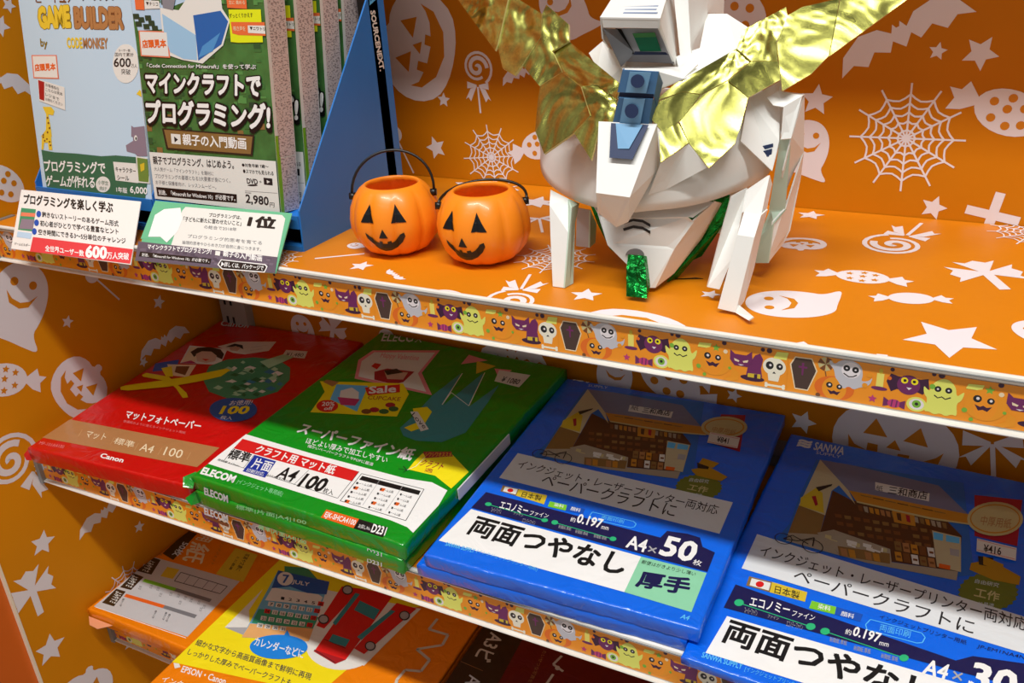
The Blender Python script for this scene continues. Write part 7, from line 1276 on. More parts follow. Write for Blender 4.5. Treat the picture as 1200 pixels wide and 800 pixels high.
def do_prints(mb, items, kind, f3, clipb=None):
    """f3(u_mm, v_mm, lift) -> 3D point; items come in real millimetres on the surface"""
    for i, it in enumerate(items):
        L = it[2]; lift = L * 9e-5 + i * 1.2e-6 + 4e-5; m = pm(it[1], kind)
        def put(pts):
            if clipb:
                for ax, lim, sg in clipb:
                    if len(pts) > 2: pts = clip(pts, ax, lim, sg)
            if len(pts) > 2: mb.face([f3(a, b, lift) for a, b in pts], m)
        if it[0] == 'p': put([tuple(q) for q in it[3]])
        elif it[0] == 'l':
            w_, pts = it[3] / 2, it[4]
            for a, b in zip(pts, pts[1:]):
                dx, dy = b[0] - a[0], b[1] - a[1]; q = math.hypot(dx, dy) + 1e-9; nx, ny = -dy / q * w_, dx / q * w_
                put([(a[0] + nx, a[1] + ny), (b[0] + nx, b[1] + ny), (b[0] - nx, b[1] - ny), (a[0] - nx, a[1] - ny)])
        elif it[0] == 't':
            vs, fs, npc = glyphs(it[3], it[4]); a, b, c = it[5], it[6], it[7]
            if not vs: continue
            P = [(a[0] + (b[0] - a[0]) * x + (c[0] - a[0]) * y, a[1] + (b[1] - a[1]) * x + (c[1] - a[1]) * y) for x, y in vs]
            if clipb and any((p[ax] - lim) * sg < 0 for p in P for ax, lim, sg in clipb):
                fs = [f for f in fs if all((P[i_][ax] - lim) * sg >= 0 for i_ in f for ax, lim, sg in clipb)]
            mb.mesh([f3(x, y, lift + (i_ // npc) * 2.5e-6) for i_, (x, y) in enumerate(P)], fs, m)
def surf3(k, base=(0, 0, 0)):
    O, U, V = [Vector(x) for x in D['surf'][k]]; N = U.cross(V).normalized(); O = O - Vector(base)
    return lambda u, v, l: O + U * (u / 1000) + V * (v / 1000) + N * l
def surf_towards(k, base, d):
    O, U, V = [Vector(x) for x in D['surf'][k]]; O = O - Vector(base); d = Vector(d)
    return lambda u, v, l: O + U * (u / 1000) + V * (v / 1000) + d * l
# ------------------------------------------------------------------ halloween motifs (unit shapes, up = +y)
def circ(cx, cy, rx, ry=None, n=24, a0=0, a1=math.tau):
    ry = ry or rx; return [(cx + rx * math.cos(a0 + (a1 - a0) * i / n), cy + ry * math.sin(a0 + (a1 - a0) * i / n)) for i in range(n)]
def ribbon(pts, w0):
    nr = []
    for (a, b) in zip(pts, pts[1:]):
        dx, dy = b[0] - a[0], b[1] - a[1]; q = math.hypot(dx, dy) + 1e-9; nr.append((-dy / q * w0 / 2, dx / q * w0 / 2))
    jn = [nr[0]] + [((p[0] + q[0]) / 2, (p[1] + q[1]) / 2) for p, q in zip(nr, nr[1:])] + [nr[-1]]
    return [[(a[0] + n[0], a[1] + n[1]), (b[0] + m[0], b[1] + m[1]), (b[0] - m[0], b[1] - m[1]), (a[0] - n[0], a[1] - n[1])] for a, b, n, m in zip(pts, pts[1:], jn, jn[1:])]
def star(cx, cy, r, rot=0, inner=.48): return [(cx + (r if i % 2 == 0 else r * inner) * math.sin(rot + i * math.pi / 5), cy + (r if i % 2 == 0 else r * inner) * math.cos(rot + i * math.pi / 5)) for i in range(10)]
def smooth(p, n=2):
    for _ in range(n): p = [q for a, b in zip(p, p[1:] + p[:1]) for q in ((a[0] * .75 + b[0] * .25, a[1] * .75 + b[1] * .25), (a[0] * .25 + b[0] * .75, a[1] * .25 + b[1] * .75))]
    return p
def motif(kind):
    W, O = 'w', 'o'; P = []
    if kind == 'star': P = [(W, star(0, 0, 1, .1))]
    elif kind == 'square': P = [(W, [(-1.2, -1), (1.2, -1.1), (1.2, 1), (-1.2, 1)])]
    elif kind == 'stick': P = [(W, q) for q in ribbon([(0, -1), (0, 1)], .12)]
    elif kind == 'web':
        for i in range(12):
            a = i * math.tau / 12; P += [(W, q) for q in ribbon([(0, 0), (math.sin(a), math.cos(a))], .035)]
            b = a + math.tau / 12
            for r in (.16, .32, .48, .64, .8):
                p0 = (r * math.sin(a), r * math.cos(a)); p1 = (r * math.sin(b), r * math.cos(b)); c = (a + b) / 2; rm = r * .87; pc = (rm * math.sin(c), rm * math.cos(c))
                P += [(W, q) for q in ribbon([p0, ((p0[0] + pc[0]) / 2 * .985, (p0[1] + pc[1]) / 2 * .985), pc, ((p1[0] + pc[0]) / 2 * .985, (p1[1] + pc[1]) / 2 * .985), p1], .035)]
    elif kind == 'pumpkin':
        pts = [(-.1, 1), (.18, 1.02), (.2, .78), (.55, .8), (.95, .62), (1.2, .2), (1.2, -.3), (.95, -.75), (.5, -.95), (0, -1), (-.5, -.95), (-.95, -.75), (-1.2, -.3), (-1.2, .2), (-.95, .62), (-.5, .8), (-.12, .75)]
        P = [(W, smooth(pts, 1)), (O, [(-.62, .1), (-.15, .12), (-.42, .5)]), (O, [(.62, .1), (.15, .12), (.42, .5)]), (O, [(-.14, -.12), (.14, -.12), (0, .1)]),
             (O, [(-.9, .0), (-.75, -.2), (-.5, -.28), (-.5, -.1), (-.3, -.1), (-.28, -.34), (.1, -.36), (.1, -.2), (.32, -.18), (.32, -.32), (.6, -.24), (.8, -.1), (.92, .05), (.85, -.3), (.5, -.62), (0, -.74), (-.5, -.62), (-.85, -.3)])]
    elif kind == 'ghost':
        body = [(0, 1), (.38, .92), (.65, .66), (.78, .3), (.8, -.1), (.72, -.5), (.6, -.8), (.95, -1.25), (.4, -1.15), (0, -1.05), (-.35, -1.0), (-.6, -.75), (-.75, -.4), (-.8, 0), (-.75, .4), (-.6, .7), (-.35, .92)]
        P = [(W, smooth(body, 2)), (O, circ(-.25, .45, .11)), (O, circ(.28, .45, .11)), (O, [(-.4, .2), (-.2, .02), (.05, -.05), (.3, .03), (.48, .22), (.3, -.12), (.05, -.2), (-.25, -.1)])]
    elif kind in ('candy', 'candystar', 'dotcandy'):
        P = [(W, circ(0, 0, 1.15, .78))]
        for s in (-1, 1): P.append((W, [(s * 1.05, .1), (s * 1.6, .55), (s * 1.75, .2), (s * 2.15, .15), (s * 1.85, -.15), (s * 1.95, -.6), (s * 1.5, -.45), (s * 1.05, -.1)]))
        if kind == 'candystar': P += [(O, star(x, y, .19)) for x, y in ((-.6, .25), (0, .05), (.5, .35), (.55, -.25), (-.5, -.35), (.05, -.5), (0, .5))]
        if kind == 'dotcandy': P += [(O, circ(x, y, .15, n=12)) for x, y in ((-.6, .2), (-.1, .1), (.4, .3), (.55, -.25), (-.45, -.35), (.1, -.45), (-.1, .5))]
    elif kind == 'lolly':
        pr = [((1 - .055 * i / 3) * math.cos(i * .3 - 1), (1 - .055 * i / 3) * math.sin(i * .3 - 1)) for i in range(0, 22)]
        P = [(W, q) for q in ribbon(pr, .16)]
        pr = [(r * math.cos(t), r * math.sin(t)) for t, r in [(i * .3, .66 - i * .022) for i in range(0, 29)]]
        for (q, i) in zip(ribbon(pr, .24), range(99)): P.append((W, q))
        for s in (-1, 1): P += [(W, [(s * .08, -.98), (s * .7, -.82), (s * .72, -1.22), (s * .08, -1.12)]), (W, [(s * .1, -1.1), (s * .5, -1.22), (s * .85, -1.85), (s * .66, -1.72), (s * .5, -1.95)])]
        P += [(W, q) for q in ribbon([(0, -1.1), (.1, -2.6)], .12)]
    elif kind == 'lolly2': P = [(W, circ(0, 0, 1))] + [(W, q) for q in ribbon([(0, -.9), (.2, -5.2)], .22)]
    elif kind == 'bow':
        P = [(W, q) for q in ribbon([(0, 0), (0, -2.6)], .16)]
        for s in (-1, 1): P += [(W, [(s * .05, .08), (s * .9, .5), (s * .95, -.1), (s * .05, -.08)]), (W, [(0, 0), (s * .3, -.1), (s * 1.1, -.6), (s * .85, -.55), (s * .7, -.9)])]
    elif kind == 'bat':
        P = [(W, [(-.12, .35), (-.25, .1), (-.6, .42), (-1.2, .5), (-1.9, .1), (-2.2, -.5), (-1.7, -.3), (-1.3, -.55), (-.95, -.2), (-.5, -.45), (-.3, -.15), (0, -.5), (.3, -.15), (.5, -.45), (.95, -.2), (1.3, -.55), (1.7, -.3), (2.2, -.5), (1.9, .1), (1.2, .5), (.6, .42), (.25, .1), (.12, .35), (.05, .2), (-.05, .2)])]
    elif kind == 'cross':
        a = [(-.155, .155), (-.62, 1.0), (-.3, .85), (0, 1.05), (.3, .85), (.62, 1.0)]
        pts = []
        for k in range(4):
            c, s = math.cos(-k * math.pi / 2), math.sin(-k * math.pi / 2); q = a if k != 2 else [(-.155, .155), (-.155, 1.3), (.155, 1.3)]
            pts += [(x * c - y * s, x * s + y * c) for x, y in q]
        P = [(W, pts)]
    elif kind == 'plus': P = [(W, q) for q in ribbon([(-1.15, 0), (1.15, 0)], .42) + ribbon([(0, -1.1), (0, 1.1)], .42)]
    return P
def place_motifs(k, parent, f3, zz, clipb):
    i = 0
    for mm in D['motifs']:
        if mm[0] != k: continue
        _, kind, cu, cv, sz, an, fl = mm
        c, s = math.cos(an), math.sin(an); mb = MB()
        n0 = i * 7e-6
        for j, (cl, pts) in enumerate(motif(kind)):
            q = [(cu + (x * c - y * s) * sz, cv + (x * s + y * c) * sz) for x, y in pts]
            for ax, lim, sg in clipb:
                if len(q) > 2: q = clip(q, ax, lim, sg)
            if len(q) > 2: mb.face([f3(a, b, 1e-4 + n0 + (1.2e-4 if cl == 'o' else 0) + j * 1e-6) for a, b in q], pm(cl, 'matte'))
        i += 1
        if mb.f: mb.build('printed_' + {'lolly': 'lollipop', 'lolly2': 'lollipop', 'web': 'spider_web', 'candystar': 'candy', 'dotcandy': 'candy', 'plus': 'cross', 'stick': 'lollipop_stick'}.get(kind, kind), parent)
# ------------------------------------------------------------------ the setting
M_lw = mat('orange_wallpaper_lit', 'E08E04', .6, 0, 0, .03, 300, .05, 5, spec=.2)  # same paper as the back wall, its brighter light put into the colour
M_or = mat('orange_wallpaper_shaded', 'D07E02', .6, 0, 0, .03, 300, .05, 5, spec=.2)  # same paper as the side wall, darkened to paint in the back wall's shade
M_or_shelf = mat('orange_shelf_sheet', 'DA8206', .45, 0, 0, .05, 60, .04, 5)
M_wh = mat('white_painted_metal', 'E4E2DA', .35, vary=.05, vscale=30)
M_grey = mat('grey_metal', '8E9090', .4, .3)
M_dk = mat('dark_gap', '0A0A0A', .8)
mb = MB(); mb.box(-1.6, 2.4, DEP, DEP + .012, -.75, 1.15, M_or); wb = mb.build('wall_back', kind='structure')
place_motifs('BW', wb, surf_towards('BW', (0, 0, 0), (0, -1, 0)), 0, [(0, 1, 1)])
mb = MB(); mb.box(-.004, 0, -.0935, DEP, -.75, 1.1, M_lw); wl = mb.build('wall_left', kind='structure')
place_motifs('LW', wl, surf_towards('LW', (0, 0, 0), (1, 0, 0)), 0, [(0, -93, 1), (0, DEP * 1000 - .5, -1)])
mb = MB(); mb.box(-.0042, .0004, -.0958, -.0934, -.75, 1.1, mat('cream_edge', 'F4E8D0', .4)); mb.build('edge_trim', wl)
mb = MB(); mb.box(-.03, -.0045, -.42, DEP, -.75, 1.1, mat('deep_orange_panel', 'D8640A', .5, vary=.04)); mb.build('wall_left', kind='structure')
mb = MB(); mb.box(-4, 5, -5, .6, -.8, -.75, mat('shop_floor', 'B8B2A8', .35, vary=.05)); mb.build('floor', kind='structure')
# metal upright behind the red pack
up = empty('slotted_upright', (.022, DEP - .012, -.7), label='grey slotted metal upright in the corner behind the red paper pack', cat='upright')
mb = MB(); mb.box(-.012, .03, 0, .012, -.02, 1.8, mat('upright_metal', 'A8A49C', .45)); mb.build('post', up)
for k in range(14):
    for x in (-.004, .006):
        z_ = .055 + .9 - .03 - k * .05 + .0
        mb = MB(); mb.box(x, x + .003, -.0006, .0002, z_ - .017, z_ + .017, M_dk); mb.build('slot', up)
# the printed shelf strip: one repeat of the pattern, in mm from the coffin's centre
def tape_unit():
    T = []; A = lambda c, p: T.append((c, p))
    A('bone', ribbon([(-21, -11), (-11, -11)], 1.4)[0]); [A('bone', circ(x, y, 1, n=10)) for x in (-21.3, -10.7) for y in (-10.3, -11.7)]
    A('cream', [(-7.8, 5), (-5, 10.4), (5, 10.6), (8.6, 3), (4, -10.6), (-4, -10.6)]); A('tbrown', [(-7, 5), (-4.6, 9.7), (4.6, 9.9), (7.8, 3), (3.6, -9.9), (-3.6, -9.9)])
    A('purple', [(-.8, 7), (.6, 7), (.5, -1), (-.5, -1)]); A('purple', [(-2.6, 4.8), (2.6, 4.8), (2.6, 3.6), (-2.6, 3.6)])
    A('purd', circ(-30, -8.5, 7.5, 2)); A('purple', [(-34, -7), (-33, 0), (-29, 7), (-26, 8.6), (-24, 5), (-25, -1), (-24, -7)]); A('yel2', [(-33, -5.5), (-25, -5), (-25, -8), (-33, -8)])
    A('purd', [(-29, -5.5), (-27, -5.2), (-27, -8), (-29, -8)])
    A('bone', circ(-17, 1.5, 7, 6)); A('bone', [(-21, -2), (-13, -2), (-14, -8), (-20, -8)]); A('dark', circ(-19.8, 2, 2.4, 2.6)); A('dark', circ(-13.8, 2, 2, 2.2)); A('w', circ(-19.4, 2.2, .8, n=10)); A('w', circ(-13.6, 2.2, .7, n=10)); A('dark', [(-18, -3), (-15.8, -3), (-16.9, -1.6)])
    A('ghosty', [(-18, 7), (-10, 7), (-9, 12), (-16, 11.5)])
    # pinwheel
    for k in range(8): a = k * math.tau / 8; A('brownp' if k % 2 else 'cream2', [(13, 8.5), (13 + 4.6 * math.cos(a), 8.5 + 4.6 * math.sin(a)), (13 + 4.6 * math.cos(a + .7), 8.5 + 4.6 * math.sin(a + .7))])
    A('brownp', ribbon([(13, 4), (15, -4)], .6)[0])
    A('pumpd', circ(19, -6, 11.5, 7.6)); A('pumpk', circ(19, -6.3, 7, 7.4))
    A('greyg', [(15, 12), (18, 9), (21, 12.5), (27, 13.6), (33, 11), (34.5, 5), (33.5, 1), (38, 2), (40, 5), (38.6, -1), (33, -3), (30, -5), (27, -3), (24, -6), (21, -1), (19, 1), (18, 6), (15, 9)])
    A('w', circ(27.5, 7, 5.4, 5)); A('dark', circ(25, 8, 1.9)); A('dark', circ(30, 7.6, 1.9)); A('w', circ(25, 8, .6, n=8)); A('w', circ(30, 7.6, .6, n=8)); A('dark', ribbon([(23.5, 4.6), (26.5, 2.8), (29, 3.2), (31, 4.6)], .7)[1]); A('dark', ribbon([(23.5, 4.6), (26.5, 2.8)], .7)[0]); A('dark', ribbon([(29, 3.2), (31, 4.6)], .7)[0])
    def facep(x, y, s=1):
        A('dark', circ(x - 3.4 * s, y + 2 * s, 2.2 * s)); A('dark', circ(x + 3.4 * s, y + 1.6 * s, 1.9 * s)); A('w', circ(x - 3.2 * s, y + 2.2 * s, .9 * s, n=10)); A('w', circ(x + 3.5 * s, y + 1.8 * s, .8 * s, n=10))
        A('purd', [(x - 4.5 * s, y - 1.5 * s), (x - 1.5 * s, y - 2.6 * s), (x, y - 1.6 * s), (x + 1.8 * s, y - 2.6 * s), (x + 4.5 * s, y - 1.8 * s), (x + 2.4 * s, y - 5 * s), (x, y - 4.2 * s), (x - 2.2 * s, y - 5 * s)])
    facep(19, -6, .85)
    o = 155   # second half of the repeat lies to the left of the coffin
    A('candle', [(42, 8), (46, 8), (46, -.5), (42, -.5)]); A('yel2', circ(44, 9.4, 1.2, 1.8, n=10)); A('purple', circ(44, -1.4, 4.5, 1.2))
    b_ = -4.5; sh_ = lambda p: [(x + b_, y) for x, y in p]
    A('purd', sh_([(52, 4), (54, 9), (58, 8), (70, 8), (74, 9), (75, 3), (72, -1), (69, 0), (58, 0), (55, -2)])); A('purple', sh_(circ(64, 3.5, 6.2, 6))); A('yel', sh_(circ(61.6, 6, 1.9))); A('yel', sh_(circ(67, 6, 1.9))); A('dark', sh_(circ(61.8, 6, .9, n=10))); A('dark', sh_(circ(66.8, 6, .9, n=10))); A('w', sh_([(63, 2), (66, 2), (64.5, .5)]))
    A('berry', star(41, -8.5, 2.6)); A('purple', [(47, -6), (50, -8), (50, -11), (47, -12)]); A('berry', circ(53, -9.3, 3.6, 2.6)); A('purple', [(56, -8), (59, -6.5), (59, -12), (56, -11)]); A('purple', ribbon([(52, -7), (51.6, -11.6)], .8)[0]); A('purple', ribbon([(54.6, -7), (54.2, -11.6)], .8)[0])
    A('ghosty', circ(65, -7.5, 5.4, 4.6)); A('w', circ(65, -7.5, 4, 3.4)); A('tg', circ(65, -7.3, 2.4)); A('dark', circ(65, -7.3, 1, n=10))
    gx = 78
    A('ghosty', [(gx - 7, 2), (gx - 6, 7), (gx - 2, 10.6), (gx + 2, 10.6), (gx + 6, 7), (gx + 7, 1), (gx + 9, 3), (gx + 11, 5), (gx + 10, -1), (gx + 7.4, -3), (gx + 9, -11), (gx + 6, -10), (gx + 3, -12), (gx, -10.5), (gx - 3, -12), (gx - 6, -10.5), (gx - 9, -11), (gx - 7.4, -3), (gx - 10, 0), (gx - 10.6, 5), (gx - 8.6, 3)])
    A('dark', circ(gx - 3, 4, 1.8)); A('dark', circ(gx + 2.6, 4, 1.8)); A('w', circ(gx - 3, 4, .6, n=8)); A('w', circ(gx + 2.6, 4, .6, n=8))
    for q in ribbon([(gx - 4.5, 0), (gx - 2.5, -1.4), (gx - .5, -.4), (gx + 1.5, -1.6), (gx + 4.2, 0)], .8): A('dark', q)
    A('ghosty', [(89, 7), (97, 7), (98, 10.5), (90, 10)])
    A('pumpk', circ(100, -1.2, 11, 9.5)); A('tang', circ(100, -1.2, 6, 9.2)); A('tg', star(101, 8, 2.6)); facep(99, 0, 1)
    px = 117
    A('purple', [(px - 7, 8.5), (px - 4, 6), (px + 3, 6), (px + 6.5, 9), (px + 7, 2), (px + 4, -1.5), (px - 4, -1.5), (px - 7, 2)]); A('cream', [(px - 4.5, 3.2), (px - 1, 2), (px - 1.5, 1), (px - 4, 1.5)]); A('cream', [(px + 4.5, 3.2), (px + 1, 2), (px + 1.5, 1), (px + 4, 1.5)]); A('w', [(px - 2, -.4), (px + 2, -.4), (px, -1.2)])
    A('pumpk', [(112, -3), (116, -6), (116, -11), (110, -13), (106, -12), (111, -9)])
    for x, y, r, c in ((36, -1, 1.6, 'pumpk'), (49, 6, 1.2, 'pumpd'), (72, 5, 1.6, 'tg'), (90, -6, 1.5, 'tg'), (94, -11, 1.2, 'tg'), (107, 6.5, 1.4, 'cream'), (110, -4, 1, 'tg'), (10, -12, 1.4, 'brownp'), (50, 11.5, 1.2, 'purd'), (76, 12.5, 1.8, 'purd'), (72, 12.5, 1.2, 'purd'), (106, 12, 1.5, 'purd'), (134, 11.5, 1.7, 'purd'), (130, 11.5, 1.3, 'purd'), (38, 6, 1.6, 'pumpk')): A(c, circ(x, y, r, n=10))
    return T
TU = [(c, smooth(p, 2) if len(p) > 14 and len(p) != 24 and c in ('ghosty', 'greyg') else p) for c, p in tape_unit()]
def tape_mesh():
    mb = MB()
    mb.face([(-9e-3 - .0, 0, -.0135), (.146 - .0004, 0, -.0135), (.146 - .0004, 0, .0135), (-9e-3, 0, .0135)], pm('tang', 'card'))
    for i, (c, p) in enumerate(TU):
        q = [(x if x > -9 else x, y * 1.04) for x, y in p]
        mb.face([(x / 1000, -6e-5 - i * 1.5e-6, max(-.0135, min(.0135, y / 1000))) for x, y in q], pm(c, 'card'))
    return mb
TAPE = None
def shelf(name, z, y0, x1, ph, label, n0, tapes=True, cx=.1541):
    """top surface at z; front edge y0; price rail below; printed strip in the rail"""
    global TAPE
    e = empty(name, (0, y0, z), label=label, cat='shelf')
    mb = MB(); mb.box(.001, x1, .004, DEP - y0 - .0008, -.014, -.0008, M_wh); mb.build('shelf_board', e)
    mb = MB(); mb.box(.001, x1, .0022, DEP - y0 - .0008, -.0008, 0, M_or_shelf); sh = mb.build('printed_sheet', e)
    # rail
    mb = MB()
    prof = [(.006, -.0006), (.0022, .0004), (.0004, -.0004), (0, -.0022), (.0006, -.0042), (.0022, -.0052), (.0034, -.0052), (.0034, -.0345), (.0002, -.0348), (-.0004, -.0357), (.0002, -.0366), (.004, -.0368), (.0055, -.0355), (.0055, -.006)]
    k = len(prof); vs = [(x, a, b) for x in (.004, x1) for a, b in prof]
    mb.mesh(vs, [tuple(range(k)), tuple(range(2 * k - 1, k - 1, -1))] + [(i, (i + 1) % k, (i + 1) % k + k, i + k) for i in range(k)], M_wh)
    mb.tube([(.004, -.0003, -.0019), (x1, -.0003, -.0019)], .0005, M_grey, 6)
    mb.build('price_rail', e)
    mb = MB(); mb.box(.0005, .006, -.0015, .03, -.038, .001, M_grey); mb.build('end_bracket', e)
    x = ph - .1545 * (2 if ph > .146 else 1)
    while x < x1:
        if True:
            if TAPE is None:
                o = tape_mesh().build('halloween_strip', e); TAPE = o.data
            else:
                o = bpy.data.objects.new('halloween_strip', TAPE); col.objects.link(o); o.parent = e
            o.location = (x, .0030, -.0196)
        x += .1545
    return e, sh
sh1, sheet1 = shelf('display_shelf', H, 0, 1.35, .1555 - .1545 * 2 + .1545, 'wide orange-covered top shelf carrying the pumpkin pails and the paper helmet', 0)
place_motifs('S1', sheet1, lambda a, b, l: Vector((a / 1000, b / 1000, l)), 0, [(0, 1.5, 1), (1, 2.5, 1), (1, DEP * 1000 - 1, -1)])
sh2, sheet2 = shelf('display_shelf', 0, Y2, 1.35, .1286, 'middle white-edged shelf carrying the red, green and blue paper packs', 0)
sh3, sheet3 = shelf('display_shelf', -.2405, -.003, 1.35, .12, 'lowest shelf beneath the yellow and orange paper packs', 0)
# a further shelf of the unit above the frame shades the back wall
mb = MB(); mb.box(.004, 1.35, .240 - Y2, .2690 - Y2, .0001, .0120, M_grey); mb.build('back_rail', sh2)
e = empty('display_shelf', (0, .05, .75), label='shelf above the picture over the back wall', cat='shelf')
mb = MB(); mb.box(.001, 1.7, 0, DEP - .052, -.02, 0, M_wh); mb.build('shelf_board', e)
# ------------------------------------------------------------------ paper packs
def pack_body(w, l, t, m, seed=0, r=.003, wr=.0007):
    """film-wrapped ream: flat printed top, soft rims, puckered sides; origin at front-left of its base"""
    rnd = random.Random(seed); nu, nv = 36, 44
    prof = [(0, 0, -.6), (0, .14, -.1), (0, .5, .3), (0, .86, .4), (.0002, .93, .3), (.0008, .975, 0), (.0022, 1, 0)]      # (inset, height fraction, puff)
    mb = MB(); vs = []; fs = []
    ring = []
    per = [(i / nu * w, 0, 0, -1) for i in range(nu)] + [(w, i / nv * l, 1, 0) for i in range(nv)] + [(w - i / nu * w, l, 0, 1) for i in range(nu)] + [(0, l - i / nv * l, -1, 0) for i in range(nv)]
    n = len(per); ph = [rnd.uniform(0, 6) for _ in range(8)]
    for inset, hf, puff in prof:
        for i, (x, y, nx, ny) in enumerate(per):
            s = i / n * math.tau
            pk = (math.sin(s * 13 + ph[0]) + math.sin(s * 57 + hf * 2 + ph[1]) * .5 + math.sin(s * 97 + hf * 6 + ph[2]) * .5) * wr * .4 * (1 if hf < .95 else .25)
            d = -inset + puff * wr + pk
            X, Y = x + nx * d, y + ny * d
            if inset > 0: X = min(max(X, inset * .8), w - inset * .8); Y = min(max(Y, inset * .8), l - inset * .8)
            vs.append((X, Y, hf * t))
    k = len(prof)
    for a in range(k - 1):
        for i in range(n): j = (i + 1) % n; fs.append((a * n + i, a * n + j, (a + 1) * n + j, (a + 1) * n + i))
    mb.mesh(vs, fs, m, True)
    mb.mesh(vs[-n:], [tuple(range(n))], m); mb.mesh(vs[:n], [tuple(range(n))[::-1]], m)
    return mb
def film(hx, name): return mat(name, hx, .30, 0, .6, .6, 38)
F_red, F_green, F_blue = film('C80A0C', 'red_film'), film('009018', 'green_film'), film('0468EA', 'blue_film')
F_or = film('F08408', 'orange_film'); F_dkred = film('6A0A10', 'dark_red_film')
def pack(name, key, w, l, t, m, label, cat='paper pack', group=None, under=0, dx=0, dy=0, prints=True, seed=0):
    """under = how far below the named face the top of this pack lies (for the lower pack of a stack)"""
    O, U, V = [Vector(x) for x in D['surf'][key]]; U.normalize(); V.normalize(); N = U.cross(V).normalized()
    e = empty(name, label=label, cat=cat, group=group)
    mw = Matrix((U, V, N)).transposed().to_4x4(); mw.translation = O - N * (under + t) + U * dx + V * dy; e.matrix_world = mw
    pack_body(w, l, t, m, seed).build('wrapped_body', e)
    if prints and D['prints'].get(key):
        mb = MB(); do_prints(mb, D['prints'][key], 'film', lambda a, b, l_: Vector((a / 1000, b / 1000, t + l_)), [(0, .6, 1), (0, w * 1000 - .6, -1), (1, .6, 1), (1, l * 1000 - .6, -1)])
        mb.build('printed_front', e)
    return e
def ear(e, m, pts, name='film_fold'):
    mb = MB(); mb.prism(pts, (0.0003, .0004, .0006), m); mb.build(name, e)
p = pack('paper_pack', 'R', .2177, .300, .0180, F_red, 'red matte photo paper pack with tan band, leftmost on the middle shelf', seed=1)
ear(p, F_red, [(0, .004, .017), (-.009, -.001, .0075), (-.005, -.003, .003), (0, -.001, .002)])
TG = .0158
p = pack('paper_pack', 'G', .2365, .290, TG, F_green, 'lower green paper pack, under the other green one', under=TG + .0006, prints=False, seed=2, dx=0, dy=-.001)
ear(p, F_green, [(0, .002, .0145), (-.009, -.006, .008), (-.004, -.006, .001), (0, .0, .001)])
p = pack('paper_pack', 'G', .2400, .294, TG, F_green, 'green craft paper pack with white label, topmost of the two green packs', seed=3)
ear(p, F_green, [(0, .006, .0156), (-.010, -.002, .012), (-.006, -.008, .006), (.002, -.004, .004)])
for its in (D['prints']['GF'][:4], D['prints']['GF'][4:]):
    mb = MB(); do_prints(mb, its, 'film', lambda a, b, l_: Vector((a / 1000, -.0012 - l_ * .3, b / 1000 + TG)), None); mb.build('side_lettering', p)
mb = MB(); mb.box(  .2408, .2420, .08, .17, .003, .014, mat('white_card', 'DCDCDC', .5)); mb.build('backing_card', p)
TB = .0125
p = pack('paper_pack', 'B', .223, .290, TB, F_blue, 'lower blue paper pack, under the blue pack marked 50', under=TB + .0006, prints=False, seed=4, dx=-.009, dy=.001)
p = pack('paper_pack', 'B', .2240, .292, TB, F_blue, 'blue double-sided paper pack marked 50 sheets, price sticker 841', seed=5)
p = pack('paper_pack', 'B2', .2240, .292, .0082, F_blue, 'blue double-sided paper pack marked 30 sheets, price sticker 416, far right', seed=6)
# lowest shelf
p = pack('paper_pack', 'K', .215, .28, .0135, F_or, 'orange paper pack with grey chart panel, left on the lowest shelf', seed=7)
mb = MB(); mb.prism([(.0, -.001, .002), (.012, -.010, .001), (.026, -.011, .0012), (.040, -.001, .003)], (0, 0, .0006), mat('clear_flap', 'E8A078', .3, coat=.6)); mb.build('film_flap', p)
pack('paper_pack', 'K', .213, .28, .0140, F_or, 'orange paper pack lying under the one with the grey chart', under=.0137, prints=False, seed=8, dx=.002, dy=.006)
p = pack('paper_pack', 'Y', .275, .40, .0068, F_or, 'orange and yellow paper pack showing a calendar and a red paper car', seed=9)
p = pack('paper_pack', 'C3', .30, .40, .0350, F_dkred, 'dark red and brown A3 paper pack, rightmost on the lowest shelf', seed=10)
pack('paper_pack', 'Y', .215, .39, .0280, F_or, 'paper pack hidden under the yellow calendar pack', under=.0070, prints=False, seed=11, dx=.061)
# ------------------------------------------------------------------ software stands and boxes
M_blue = mat('blue_card', '2A78C8', .42, 0, .1, .02, 40, .04, 12); M_blued = mat('blue_card_inside', '1478D8', .45)
M_bk = mat('black_card', '14100E', .45)
def stand(x0, x1, right_extra, label):
    e = empty('display_stand', (x0, .038, H), label=label, cat='display stand')
    W_ = x1 - x0
    for x, nm in ((0, 'side_panel'), (W_ - .0015, 'side_panel')):
        mb = MB(); mb.prism([(x, 0, 0), (x, .002, .034), (x, .127, .184), (x, .150, .184), (x, .150, 0)], (.0015, 0, 0), M_blue); mb.build(nm, e)
    mb = MB(); mb.box(.0016, W_ - .0016, .002, .149, .0265, .028, M_blued); mb.build('tray', e)
    mb = MB(); mb.box(.0016, W_ - .0016, 0, .0015, .019, .0300, M_blue); mb.build('front_lip', e)
    mb = MB(); mb.box(.0016, W_ - .0016, -.001, .010, 0, .0045, M_blue); mb.build('base_strip', e)
    mb = MB(); mb.box(.0016, W_ - .0016, .151, .1525, 0, .24, M_blue); mb.build('back_panel', e)
    mb = MB(); mb.box(.0016, W_ - .0016, .02, .022, 0, .026, M_bk); mb.build('dark_interior_sheet', e)  # black sheet standing in for shade in the open space under the tray
    return e
stand(.036, .1965, 0, 'blue cardboard stand holding the pale blue game box')
st = stand(.1980, .3635, 1, 'blue cardboard stand with tall slanted side, beside the pumpkin pails')
mb = MB(); mb.box(.1535, .1655, .128, .141, 0, .30, M_bk); mb.build('black_spine', st)
